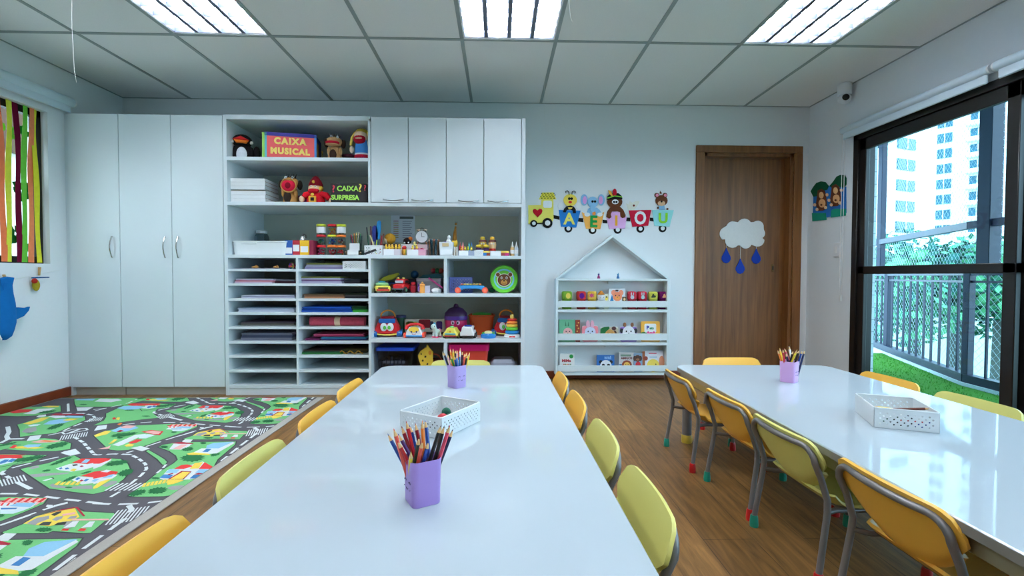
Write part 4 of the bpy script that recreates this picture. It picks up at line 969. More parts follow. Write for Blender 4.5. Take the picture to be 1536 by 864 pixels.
a.piece('scarf', [q2(*p) for p in ((1045, 345), (1135, 345), (1150, 420), (1045, 420))], SKYB, 2.2)
for c in ((1030, 385), (1190, 405)): a.piece('paw', el(*q2(*c), 1.7, 1.5), BRN, 2)
# rain cloud on the door
YD = D+.0745
a = Art('cloud_decoration', 'white foam rain cloud with three blue drops hung on the wooden door', 'door decoration', 'back', YD, (1113, 368))
cl = []
for (cx, cy, r, s, e) in ((1099, 342, 10, 200, 265), (1116, 339, 11, 210, 330), (1136, 340, 9, 230, 370), (1139, 350, 8, 320, 420), (1136, 360, 10, 0, 110), (1118, 364, 9, 20, 150), (1098, 361, 11, 40, 190), (1090, 351, 11, 130, 225)):
    for i in range(7):
        t_ = math.radians(s+(e-s)*i/6); cl.append((cx+r*math.cos(t_), cy+r*math.sin(t_)))
a.piece('cloud', cl, FOAM((232, 232, 230)), 1, th=.006)
for (cx, cy) in ((1089, 384), (1110, 400), (1134, 385)):
    d_ = a.piece('rain_drop', [(cx+.2, cy-12.5), (cx+3.5, cy-5), (cx+6.6, cy+1), (cx+7, cy+5), (cx+4, cy+9.5), (cx, cy+11), (cx-4, cy+9.5), (cx-7, cy+5), (cx-6.6, cy+1), (cx-3.2, cy-5)], FOAM((30, 62, 160)), .5)
    m = MB(); a.line([(cx, cy-9), (cx+.5, 366)], .0012, Wt, .3, m); m.build('string', d_)
# monkeys on the right wall
def q8(x, y): return (1206+x/8.644, 250+y/8.64)
a = Art('monkey_picture', 'foam picture of two monkeys under green trees on the wall beside the balcony doors', 'wall picture', 'right', XR-.0005, (1245, 298))
a.piece('background', [q8(*p) for p in ((125, 360), (330, 250), (550, 260), (552, 600), (340, 650), (118, 690))], FOAM((50, 120, 196)), 0)
a.piece('grass', [q8(*p) for p in ((110, 600), (290, 600), (300, 690), (115, 708))], FOAM((30, 150, 120)), 1); a.piece('grass', [q8(*p) for p in ((360, 570), (400, 545), (552, 545), (550, 635), (355, 660))], FOAM((30, 150, 120)), 1)
for pts in (((95, 320), (130, 260), (170, 210), (230, 190), (290, 200), (330, 250), (310, 300), (230, 320), (180, 380), (130, 390)), ((340, 250), (390, 190), (430, 130), (480, 105), (540, 108), (560, 150), (560, 230), (530, 275), (450, 260), (370, 275))): a.piece('tree_crown', [q8(*p) for p in pts], FOAM((14, 82, 54)), 1.6)
for cx, cy, s in ((240, 370, 1), (425, 310, 1)):
    b_ = a.piece('monkey', [q8(*p) for p in ((cx-50, cy-60), (cx, cy-85), (cx+45, cy-50), (cx+60, cy+40), (cx+70, cy+150), (cx+20, cy+200), (cx-50, cy+205), (cx-75, cy+120), (cx-60, cy+30))], BRN, 2.2)
    a.piece('face', el(*q8(cx, cy), 3.4, 5), FOAM((232, 186, 130)), 3.2, b_); a.piece('belly', el(*q8(cx+10, cy+105), 5, 6.5), FOAM((232, 180, 124)), 3.2, b_); a.piece('navel', el(*q8(cx+5, cy+125), 1.5), BRN, 4.2, b_)
    for dx_, dy_ in ((75, -5), (-85, 125), (-55, 185), (55, 160)): a.piece('paw', el(*q8(cx+dx_, cy+dy_), 2.1, 2.4), FOAM((236, 200, 160)), 3.2, b_)
# light switch
p = at(1256, 375, x=XR); t = thing('light_switch', 'white light switch plate on the right wall below the monkey picture', 'light switch', (XR, p.y, p.z))
MB().box((-.009, -.038, -.06), (0, .038, .06), pl((230, 232, 234)), .004).build('plate', t); MB().box((-.013, -.013, -.03), (-.008, .013, .03), pl((240, 240, 240)), .002).build('rocker', t)
# camera
p = at(1263, 150, x=2.78); t = thing('security_camera', 'white security camera hanging below the ceiling in the right corner', 'camera', (2.80, p.y, ZC))
CW = pl((226, 230, 234))
MB().lathe([(.050, 0), (.052, -.008), (.050, -.085), (.046, -.09)], CW, 24, c=(0, 0, -.004)).build('mount', t)
h = MB().ell((0, 0, -.122), (.047, .047, .043), CW, 24, 14).build('head', t)
MB().lathe([(.024, 0), (.026, .004), (.02, .010)], mat((15, 15, 18), .12), 18, TR((-.016, -.036, -.122)) @ RZ(-.35) @ RX(PI/2)).build('lens', h)
# threads hanging from the ceiling
STR = mat((225, 228, 226), .7)
for u, v, y, label in ((110, 124, 2.6, 'thin white thread hanging from the ceiling at the left by the blind'), (553, 180, 3.9, 'thin white thread hanging from the ceiling above the toy shelf'), (816, 190, 3.9, 'thin white thread hanging from the ceiling over the back wall'), (854, 32, 2.6, 'thin white thread hanging beside the middle ceiling light')):
    p = at(u, v, y=y); m = MB(); n = 10
    m.tube([(p.x+.004*math.sin(i*1.1)*(i/n)-(.012 if i > 8 else 0)*0+.02*(max(0, i-7)/3)**2, p.y, ZC-(ZC-p.z)*i/n) for i in range(n+1)], .0008, STR, 5)
    tag(m.build('thread', None, (p.x, p.y, ZC)), label, 'thread')
# ---------------------------------------------------------------- left wall: streamers, line, shark
def lw(u, v, off=0): return at(u, v, x=XL+off)
CREPE = lambda c: mat(c, .9, var=.12, scale=40, spec=.1)
strips = [(2, 'orange', (240, 128, 84)), (13, 'lime', (222, 226, 74)), (26, 'maroon', (110, 14, 50)), (37, 'green', (110, 196, 70)), (47, 'coral', (236, 138, 92)), (55, 'yellow', (226, 222, 60))]
ord_ = {'orange': 'orange crepe paper streamer at the left edge of the streamer window', 'lime': 'lime crepe paper streamer between an orange and a maroon one in the window', 'maroon': 'dark maroon crepe paper streamer in the left window', 'green': 'leaf green crepe paper streamer next to the maroon one in the left window', 'coral': 'coral crepe paper streamer between a green and a yellow one in the window', 'yellow': 'yellow crepe paper streamer nearest the right jamb of the left window'}
def strip(uc, col, label, w=.044, seed=1):
    p = at(uc, 280, x=XL-.032); r = random.Random(seed); ph = r.uniform(0, 6)
    def fn(u, v): return (XL-.032+.006*math.sin(v*9+ph), p.y+(u-.5)*w*(1-.25*math.sin(v*5+ph)**2)+.010*math.sin(v*4+ph), WZ1-.004-(WZ1-WZ0-.012)*v)
    o = MB().sheet(fn, 3, 28, .0012, CREPE(col)).build('paper_streamer', None, (XL-.032, p.y, WZ1))
    tag(o, label, 'streamer', 'crepe paper streamers in the left window')
for i, (u, n, c) in enumerate(strips): strip(u, c, ord_[n], seed=i)
LF = CREPE((30, 130, 66)); LF2 = CREPE((120, 220, 80))
for i, (u, v, s, m_, lab) in enumerate(((33, 288, .06, LF, 'green paper leaf cluster on the window glass, halfway up'), (28, 358, .07, LF, 'green paper leaf cluster low on the left window glass'), (14, 200, .05, LF2, 'bright green paper leaf high on the left window glass'), (41, 203, .045, LF, 'dark green paper leaf high on the window behind the green streamer'), (9, 385, .03, LF2, 'bright green paper leaf at the bottom left of the streamer window'))):
    p = at(u, v, x=XL-.068); r = random.Random(i); m = MB()
    for k in range(9 if s > .055 else 4):
        c = (p.y+r.uniform(-s, s), p.z+r.uniform(-s*.9, s*.9)); a_ = r.uniform(0, 6); w_ = s*.55
        m.prism([(c[0]+w_*math.cos(a_+j*PI*2/6)*(1.25 if j % 3 == 0 else .8), c[1]+w_*math.sin(a_+j*PI*2/6)*(1.25 if j % 3 == 0 else .8)) for j in range(6)], .0003*k, .0003*k+.0012, m_, TR((XL-.0715, 0, 0)) @ TLEFT)
    tag(m.build('paper_leaf', None, (XL-.0715, p.y, p.z)), lab, 'paper leaf')
# line and clothes pegs
pA, pB = lw(-60, 430, .02), lw(90, 405, .004)
m = MB().tube([pA, lw(0, 424, .02), lw(50, 413, .016), pB], .0012, STR, 5)
tag(m.build('string_line', None, pA), 'thin string pinned across the left wall below the streamer window', 'string')
PEG = mat((206, 166, 110), .6, var=.1)
def peg(u, v, label, rz=.3):
    p = lw(u, v, .022); t = thing('clothes_peg', label, 'clothes peg', p)
    for s in (-1, 1): MB().box((-.004+s*.004, -.005, -.03), (s*.004+.004, .005, .03), PEG, .002, RX(rz) @ RY(s*.06)).build('prong', t)
    MB().cyl((-.007, 0, .004), (.007, 0, .004), .004, CHROME, 8, None, RX(rz)).build('spring', t)
peg(8, 418, 'wooden clothes peg holding the blue shark on the string', .35); peg(59, 407, 'wooden clothes peg holding the small red ornament on the string', -.1)
# shark: hangs nose down, belly to the wall
SHK = mat((22, 104, 172), .9, var=.12, scale=30, bump=.3, spec=.1)
p0, p1 = lw(8, 424, .05), lw(8, 510, .06)
t = thing('shark_toy', 'blue plush shark hanging head down from the string on the left wall', 'plush toy', (XL+.055, p0.y, p0.z))
def sk(u, v, off=.055): 
    p = at(u, v, x=XL+off); return Vector((off-.055, p.y-p0.y, p.z-p0.z))
def wpx(n): return n*abs(lw(10, 450).y-lw(0, 450).y)/10
prof = [(424, 9, 8), (440, 9.5, 9), (455, 8, 13), (470, 7, 16), (485, 5.5, 17.5), (497, 4.5, 15), (505, 5.5, 10.5), (510, 6.5, 3)]
m = MB(); rings = []
for v, uc, hw in prof:
    c = sk(uc, v); w_ = wpx(hw); rings.append([(c.x+math.cos(a)*min(.045, w_*.8)*.9, c.y+math.sin(a)*w_, c.z) for a in [2*PI*k/16 for k in range(16)]])
vs_ = [q for r_ in rings for q in r_]; n_ = len(rings)
m.add(vs_, [(i*16+k, i*16+(k+1) % 16, (i+1)*16+(k+1) % 16, (i+1)*16+k) for i in range(n_-1) for k in range(16)]+[tuple(range(16)), tuple(range((n_-1)*16, n_*16))[::-1]], SHK)
m.build('body', t, ang=80)
def fin(pts, name, off=.06):
    q = [sk(u, v, off) for u, v in pts]; MB().prism([(a_.y, a_.z) for a_ in q], -.010, .010, SHK, TR((off-.055, 0, 0)) @ TLEFT, bev=.004).build(name, t)
fin([(13, 465), (26, 461), (38, 462), (43.5, 460), (42, 466), (35, 474), (24, 479), (13, 480)], 'pectoral_fin'); fin([(-2, 418), (10, 415), (20, 416.5), (19, 422), (16, 436), (2, 436)], 'tail_fin'); fin([(-20, 470), (-6, 464), (2, 470), (-6, 482)], 'dorsal_fin')
ey = sk(19, 492, .075); MB().ell(ey, .007, mat((20, 20, 26), .2), 10, 8).build('eye', t)
mo = MB()
for i in range(5): 
    c = sk(-3+i*1.2, 500+i*2.2, .093); mo.ell(c, (.004, .006, .009), mat((240, 240, 240), .6), 8, 6)
mo.build('teeth', t)
# little ornament on the line
t = thing('bird_ornament', 'small yellow and red felt ornament hanging on the string beside the wardrobe', 'ornament', lw(54, 424, .03)); G = fab((190, 150, 40)); c0 = t.location
MB().ell((0, 0, -.018), (.018, .024, .042), fab((170, 150, 40)), 14, 10).build('body', t); MB().ell((.004, -.014, .012), (.016, .018, .02), fab((190, 50, 40)), 12, 8).build('head', t)
w_ = MB().prism([(-.03, .03), (.10, .034), (.10, .042), (-.03, .040)], -.003, .003, fab((40, 90, 140)), TLEFT).build('wing_stick', t)
# ================================================================ things on the tables
def cup(label, corner, theta, col, s=.072, h=.102, face='left'):
    c0 = at(*corner, z=ZT); d1 = Vector((math.cos(theta), math.sin(theta), 0)); d2 = Vector((-math.sin(theta), math.cos(theta), 0))
    sb_ = s*.90; ctr = Vector((c0.x, c0.y, ZT))+(d1+d2)*(sb_/2-.004)
    t = thing('pencil_cup', label, 'pencil cup', ctr, theta, 'square pencil cups')
    def ring(sz, z, r): return [(x, y, z) for x, y in rrect(-sz/2, -sz/2, sz/2, sz/2, r, 5)]
    lv = [ring(sb_, 0, .012), ring(sb_+.002, .003, .013), ring(s, h, .016), ring(s-.003, h, .0145), ring(sb_-.002, .004, .011)]
    n = len(lv[0]); m = MB(); vs_ = [p for r in lv for p in r]
    m.add(vs_, [(k*n+i, k*n+(i+1) % n, (k+1)*n+(i+1) % n, (k+1)*n+i) for k in range(4) for i in range(n)]+[tuple(range(n))[::-1], tuple(range(4*n, 5*n))], col)
    m.build('cup', t)
    # smiling face: closed eyes, mouth, cheeks
    ink = mat((60, 44, 96), .6); f = MB()
    if face == 'left': T = TR((-(sb_/2+.0015+.0022), 0, h*.42)) @ RY(math.radians(2)) @ Matrix(((0, 0, -1, 0), (-1, 0, 0, 0), (0, 1, 0, 0), (0, 0, 0, 1)))
    else: T = TR((0, -(sb_/2+.0015+.0022), h*.42)) @ RX(math.radians(-2)) @ Matrix(((1, 0, 0, 0), (0, 0, -1, 0), (0, 1, 0, 0), (0, 0, 0, 1)))
    for sx in (-1, 1): f.tube([(sx*.014+.006*math.cos(a), .006+.006*math.sin(a), 0) for a in [PI*(.1+.8*i/6) for i in range(7)]], .0008, ink, 5, T)
    f.tube([(.006*math.cos(a), -.004-.004*math.sin(a), 0) for a in [PI*(.1+.8*i/6) for i in range(7)]], .0009, ink, 5, T)
    for sx in (-1, 1): f.tube([(sx*.019-.002, -.006, 0), (sx*.019+.002, -.004, 0)], .0008, ink, 5, T)
    f.build('printed_face', t)
    return t, ctr, s, h
PCOL = {'red': (190, 26, 40), 'dark red': (140, 18, 36), 'coral': (226, 84, 66), 'blue': (30, 72, 160), 'navy': (28, 34, 76), 'purple': (84, 40, 120), 'orange': (236, 128, 40), 'green': (50, 150, 50), 'dark green': (34, 60, 44), 'yellow': (238, 206, 60), 'black': (30, 28, 28), 'pink': (226, 70, 96), 'pale pink': (232, 170, 186), 'white': (232, 232, 228), 'teal': (40, 120, 170), 'light blue': (80, 130, 200), 'brown': (96, 44, 28)}
WOODP = mat((226, 186, 130), .6, var=.08)
ORD = ['first', 'second', 'third', 'fourth', 'fifth']
def pencil_mesh(t, L_, col, r=.0046):
    P_ = mat(col, .3, var=.03)
    MB().cyl((0, 0, 0), (0, 0, L_-.018), r, P_, 6).build('shaft', t)
    w = MB().cyl((0, 0, L_-.018), (0, 0, L_-.005), r*.98, WOODP, 8, r1=.0014).build('wood_tip', t)
    MB().cyl((0, 0, L_-.005), (0, 0, L_), .0014, P_, 6, r1=.0003).build('lead', w)
def place(t, base, tip):
    d = (Vector(tip)-Vector(base)); t.location = base; t.rotation_mode = 'XYZ'
    t.rotation_euler = d.to_track_quat('Z', 'Y').to_euler()
def fill(cupdat, items, scale, org, name):
    t0, ctr, s, h = cupdat; cnt = {}; seen = {}
    pts = sorted(items, key=lambda i: i[1])
    for it in pts: cnt[it[0]] = cnt.get(it[0], 0)+1
    for col, tu, ru_, lay in [(i[0], (i[1], i[2]), (i[3], i[4]), i[5]) for i in pts]:
        k = seen.get(col, 0); seen[col] = k+1
        q = lambda p: (org[0]+p[0]/scale, org[1]+p[1]/scale)
        yr = ctr.y+lay*s*.34                                  # where it crosses the rim, front (-1) to back (+1)
        R_c = at(*q(ru_), y=yr); tp = at(*q(tu), y=ctr.y+lay*s*.62)
        # continue inside the cup down to its bottom
        d = R_c-tp; d = d/abs(d.z) if abs(d.z) > 1e-6 else Vector((0, 0, -1))
        b = R_c + d*(R_c.z-ZT-.008)
        lim = s*.34
        l = RZ(-t0.rotation_euler.z) @ (b-ctr); l.x = max(-lim, min(lim, l.x)); l.y = max(-lim, min(lim, l.y)); l.z = .008
        b = ctr + (RZ(t0.rotation_euler.z) @ l)
        lab = '%s pencil in %s' % (col, name) if cnt[col] == 1 else '%s pencil in %s, %s %s one from the left' % (col, name, ORD[k], col)
        t = thing('colouring_pencil', lab, 'pencil', b, 0, 'colouring pencils in '+name)
        pencil_mesh(t, (tp-b).length, PCOL[col]); place(t, b, tp)
LIL = mat((168, 136, 208), .38, var=.02); LIL2 = mat((178, 156, 214), .38, var=.02); PNK = mat((214, 166, 218), .38, var=.02)
c1 = cup('lilac pencil cup in the foreground of the central table', (622, 763), math.radians(28.7), LIL, face='left')
fill(c1, [('blue', 65, 175, 165, 365, .1), ('coral', 118, 130, 190, 380, -.2), ('red', 150, 235, 235, 410, -.7), ('purple', 155, 175, 250, 345, .3), ('dark red', 185, 110, 265, 330, .7), ('red', 225, 65, 290, 330, .6), ('blue', 255, 100, 305, 300, .8),
          ('dark red', 303, 80, 345, 260, .9), ('orange', 365, 60, 375, 260, .5), ('blue', 390, 55, 415, 250, .8), ('dark green', 340, 205, 290, 430, -.7), ('coral', 370, 235, 330, 430, -.9), ('blue', 420, 240, 375, 425, -.8), ('yellow', 268, 330, 252, 430, -1),
          ('black', 530, 100, 430, 400, -.3), ('black', 556, 105, 480, 385, .1), ('pink', 605, 100, 515, 385, 0), ('navy', 632, 135, 545, 360, .4)], 5.76, (570, 620), 'the near lilac cup')
c2 = cup('lilac pencil cup at the far end of the central table', (684, 583), math.radians(45), LIL2, face='front')
fill(c2, [('white', 155, 140, 240, 390, .2), ('navy', 175, 145, 258, 395, -.1), ('pale pink', 240, 180, 300, 408, -.4), ('green', 295, 200, 360, 410, -.6), ('orange', 290, 90, 320, 300, .6), ('yellow', 340, 90, 350, 300, .7), ('black', 380, 110, 385, 300, .9), ('blue', 365, 215, 395, 405, -.7),
          ('light blue', 400, 190, 425, 405, -.9), ('pale pink', 410, 110, 410, 300, .5), ('teal', 450, 165, 458, 400, -.5), ('white', 465, 78, 455, 300, .9), ('navy', 502, 130, 490, 390, .1), ('coral', 547, 165, 515, 395, -.2), ('black', 592, 190, 550, 395, .1), ('yellow', 630, 155, 572, 380, .4), ('orange', 580, 150, 545, 330, .6)], 11.52, (650, 515), 'the far lilac cup')
c3 = cup('pink pencil cup on the right table near the balcony', (1190, 575), math.radians(40), PNK, face='front')
fill(c3, [('orange', 203, 185, 270, 385, 0), ('yellow', 240, 145, 290, 380, .4), ('red', 300, 165, 322, 390, -.5), ('pink', 325, 150, 415, 350, .3), ('navy', 350, 240, 395, 390, -.5), ('white', 415, 112, 450, 300, .8), ('black', 495, 195, 432, 400, -.6), ('yellow', 567, 175, 458, 412, -.8),
          ('black', 605, 180, 530, 408, -.3), ('blue', 660, 190, 590, 410, -.2), ('navy', 706, 190, 650, 405, .2)], 12.34, (1150, 510), 'the pink cup')
# ---- perforated baskets
PERF = mat((226, 230, 232), .35, var=.01)
def perf(m, w, h, nx, ny, T, mt=PERF, hole=.36, th=.0016, edge=.012, stag=True):
    """flat panel in (u,v) with holes, u in [-w/2,w/2], v in [0,h]"""
    u0, u1, v0, v1 = -w/2+edge, w/2-edge, edge*.8, h-edge
    for z in (0, th):
        vs_, fs = [], []
        def quad(a, b, c, d): n = len(vs_); vs_.extend([a, b, c, d]); fs.append((n, n+1, n+2, n+3))
        P3 = lambda u, v: (u, v, z)
        quad(P3(-w/2, 0), P3(w/2, 0), P3(w/2, v0), P3(-w/2, v0)); quad(P3(-w/2, v1), P3(w/2, v1), P3(w/2, h), P3(-w/2, h)); quad(P3(-w/2, v0), P3(u0, v0), P3(u0, v1), P3(-w/2, v1)); quad(P3(u1, v0), P3(w/2, v0), P3(w/2, v1), P3(u1, v1))
        cw, ch_ = (u1-u0)/nx, (v1-v0)/ny
        for i in range(nx):
            for j in range(ny):
                a, b = u0+cw*i, v0+ch_*j
                if stag and (i+j) % 2: quad(P3(a, b), P3(a+cw, b), P3(a+cw, b+ch_), P3(a, b+ch_)); continue
                out = [(a+cw*k, b+ch_*l) for k, l in ((1, .5), (1, 1), (.5, 1), (0, 1), (0, .5), (0, 0), (.5, 0), (1, 0))]; r = min(cw, ch_)*hole
                inn = [(a+cw/2+r*math.cos(q*PI/4), b+ch_/2+r*math.sin(q*PI/4)) for q in range(8)]; n = len(vs_)
                vs_.extend([P3(*p) for p in out]+[P3(*p) for p in inn])
                for q in range(8): fs.append((n+q, n+(q+1) % 8, n+8+(q+1) % 8, n+8+q))
        m.add(vs_, fs, mt, T)
def basket(name, label, cat, ctr, rz, L_, W_, h, cells=(14, 7), rimr=.003, group=None, mt=PERF, vcell=5, hole=.5):
    t = thing(name, label, cat, ctr, rz, group); m = MB(); fl_ = .006
    for ax, ln, off, nc in ((0, L_, W_/2, cells[0]), (PI, L_, W_/2, cells[0]), (PI/2, W_, L_/2, cells[1]), (-PI/2, W_, L_/2, cells[1])):
        perf(m, ln, h, nc, vcell, RZ(ax) @ TR((0, -off, 0)) @ RX(PI/2), mt, hole)
    m.build('side_walls', t); MB().box((-L_/2, -W_/2, 0), (L_/2, W_/2, .002), mt).build('base', t)
    MB().tube([(x, y, h) for x, y in rrect(-L_/2, -W_/2, L_/2, W_/2, .008, 4)], rimr, mt, 7, closed=True).build('rim', t)
    return t
zb_ = ZT+.001
bk1 = basket('plastic_basket', 'white perforated basket behind the near pencil cup on the central table', 'basket', (-.196, 1.630, zb_), math.radians(59.5), .222, .170, .066, (22, 16), hole=.33, group='white perforated baskets on the tables')
bk2 = basket('plastic_basket', 'white perforated basket near the far edge of the right table', 'basket', (1.413, 1.655, zb_), math.radians(67), .212, .178, .066, (22, 16), hole=.33, group='white perforated baskets on the tables')
def crayon(label, ctr, rz, c, L_=.085, r=.0075, up=0, ball=False):
    t = thing('thick_crayon', label, 'crayon', ctr, 0); t.rotation_euler = (0, PI/2-up, rz); cm = mat(c, .5)
    MB().cyl((0, 0, -L_/2), (0, 0, L_/2*.62), r, mat(tuple(int(v*.8) for v in c), .7), 12).build('wrapper', t)
    MB().lathe([(r*.95, 0), (r*.9, L_*.10), (r*.35, L_*.19)], cm, 12, c=(0, 0, L_/2*.62)).build('wax_tip', t)
    return t
zc_ = zb_+.011
for lab, x, y, z, rz, c, up in [('navy thick crayon lying in the basket on the central table, leftmost', -.225, 1.610, zc_, .3, (26, 30, 58), 0), ('black thick crayon lying in the basket on the central table', -.195, 1.588, zc_, .5, (24, 24, 30), 0), ('dark blue thick crayon lying across the basket on the central table', -.205, 1.638, zc_, 2.2, (24, 40, 90), 0),
    ('teal thick crayon at the right inside of the basket on the central table', -.140, 1.680, zc_, 1.0, (20, 90, 110), 0)]: crayon(lab, (x, y, z), rz, c, up=up)
def lump(label, p, r, c):
    m = MB().ell(p, r, mat(c, .7, var=.15, scale=60, bump=.4), 14, 10); tag(m.build('modelling_dough', None, p), label, 'modelling dough')
_p = at(665, 618.5, y=1.565); lump('red lump of modelling dough in the basket on the central table', (_p.x-.002, 1.565, ZT+.045), (.019, .016, .016), (176, 38, 48))
lump('upper green lump of modelling dough in the basket on the central table', (_p.x+.006, 1.60, ZT+.056), (.016, .015, .015), (16, 96, 76)); lump('lower green lump of modelling dough in the basket on the central table', (_p.x+.022, 1.575, ZT+.046), (.015, .015, .015), (18, 88, 70))
lump('dark lump of modelling dough under the red one in the basket', (_p.x-.001, 1.568, ZT+.019), (.022, .02, .0155), (60, 30, 60)); lump('dark teal lump of modelling dough under the green ones in the basket', (_p.x+.024, 1.606, ZT+.022), (.02, .018, .018), (20, 70, 80))
for lab, x, y, rz, c in [('black thick crayon in the basket on the right table', 1.385, 1.590, .0, (28, 26, 30)), ('blue thick crayon in the basket on the right table', 1.450, 1.575, .4, (30, 80, 170)), ('red thick crayon in the basket on the right table', 1.425, 1.603, -.3, (190, 40, 40)), ('dark green thick crayon in the basket on the right table', 1.40, 1.645, .2, (24, 80, 60)), ('navy thick crayon in the basket on the right table', 1.46, 1.64, 1.2, (28, 34, 80))]: crayon(lab, (x, y, zc_), rz, c)
for lab, col, a, b in [('brown pencil lying across the basket on the right table', 'brown', (1.385, 1.625, ZT+.052), (1.47, 1.60, ZT+.060)), ('yellow pencil lying beside the brown one in the right basket', 'yellow', (1.43, 1.622, ZT+.045), (1.345, 1.640, ZT+.054))]:
    t = thing('colouring_pencil', lab, 'pencil', a); pencil_mesh(t, .11, PCOL[col]); place(t, Vector(a), Vector(b))
# ================================================================ things in the shelf wall
def PXM(y): return y/F*1.0
def toy(name, label, cat, u, dy, z, rz=0, group=None, fd=0):
    y = YF+dy; x = at(u, px((0, y, z))[1], y=y-fd).x
    t = thing(name, label, cat, (x, y, z), rz, group); return t
zA, zB, zC_, zD, zE, zF_ = S1[1], S2[1], S3[1], SD[1], SE[1], SB[1]
K_ = pl((26, 24, 26)); W_ = pl((236, 238, 238)); RED = pl((206, 34, 40)); YL = pl((244, 206, 60)); BLU = pl((30, 100, 186)); GRN = pl((70, 170, 60)); ORG = pl((240, 128, 40)); PUR = pl((84, 40, 130)); TEAL = pl((30, 130, 140)); MAG = pl((206, 30, 110))
LBL = mat((238, 240, 242), .7, var=.01); CLEAR = glass_mat((226, 234, 236), .8); CLEARG = glass_mat((186, 196, 204), .8)
def eyes(t, pts, r, parent=None, iris=(30, 60, 40)):
    for (x, y, z) in pts:
        e = MB().ell((x, y, z), (r, r*.5, r*1.1), W_, 12, 8).build('eye', parent or t)
        MB().ell((x, y-r*.42, z-r*.1), (r*.5, r*.25, r*.55), mat(iris, .2), 8, 6).build('pupil', e)
# ---- shelf A
t = toy('penguin_puppet', 'black penguin puppet with orange beak on the top shelf, leftmost toy', 'puppet', 365, .13, zA, .38); B_ = fab((26, 22, 26))
MB().lathe([(.078, 0), (.08, .02), (.075, .07), (.068, .105), (.03, .13)], B_, 20, sy=.75).build('body', t); h = MB().ell((-.005, -.005, .150), (.072, .06, .055), B_, 18, 12).build('head', t)
MB().ell((-.005, -.052, .035), (.038, .014, .062), fab((226, 230, 240)), 14, 10).build('belly', t)
o = MB().prism([(-.055, 0), (0, .028), (.055, 0), (.02, -.004), (-.02, -.004)], -.02, .035, fab((214, 44, 46)), TR((-.008, -.055, .148)) @ FRONT, bev=.006).build('upper_beak', h); MB().prism([(-.05, 0), (.05, 0), (.035, -.022), (-.035, -.022)], -.02, .03, fab((236, 120, 40)), TR((-.008, -.052, .146)) @ FRONT, bev=.006).build('lower_beak', h)
for s in (-1, 1): MB().ell((s*.066-.006, -.028, .140), (.016, .012, .013), fab((240, 236, 230)), 10, 8).build('cheek', h)
MB().ell((.095, .01, .06), (.028, .02, .065), B_, 12, 10, None).build('flipper', t); MB().ell((-.082, .0, .07), (.016, .02, .045), B_, 12, 10).build('flipper', t)
# music box
t = toy('music_box', 'coral red box with yellow letters and blue edges on the top shelf', 'decorated box', 432, .20, zA, math.radians(11), fd=.12); w, h, d = .375, .205, .24; BL = mat((52, 44, 150), .6); CO = mat((240, 96, 98), .65)
MB().box((-w/2, -d/2, 0), (w/2, d/2, h), mat((40, 70, 150), .6), .002).build('box', t); MB().box((-w/2+.012, -d/2-.002, .014), (w/2-.012, -d/2+.002, h-.026), CO).build('front_panel', t)
m = MB().box((-w/2-.004, -d/2-.003, h-.024), (w/2+.004, -d/2+.01, h+.003), BL).box((-w/2, -d/2-.003, 0), (w/2, -d/2+.01, .012), BL).box((w/2-.012, -d/2-.003, 0), (w/2+.003, -d/2+.01, h), mat((80, 150, 220), .6)).box((-w/2-.003, -d/2-.003, 0), (-w/2+.012, -d/2+.01, h), mat((90, 190, 210), .6)); m.build('edge_trim', t)
MB().box((-w/2-.024, -d/2+.005, 0), (-w/2-.003, d/2-.02, h), mat((150, 206, 90), .6)).build('side_panel', t)
MB().box((w/2-.001, -d/2+.03, .02), (w/2+.003, -d/2+.11, h-.05), mat((150, 110, 50), .6)).build('side_picture', t)
YT = mat((255, 226, 118), .6); YT_T = lambda y: TR((-.005, -d/2-.0035, y)) @ FRONT
MB().text('CAIXA', .066, YT, YT_T(.140), .0015, .0042, sx=.98, sp=1.3).build('lettering', t); MB().text('MUSICAL', .064, YT, YT_T(.062), .0015, .0042, sx=.95, sp=1.22).build('lettering', t)
t = toy('bottle_ornament', 'small green and gold bottle behind the coral music box', 'ornament', 483.5, .22, zA); MB().lathe([(.012, 0), (.014, .01), (.012, .04), (.005, .06), (.004, .085), (.008, .09)], mat((110, 110, 40), .5), 12).build('body', t); MB().ell((0, 0, .095), .009, mat((190, 150, 60), .4), 10, 8).build('stopper', t)
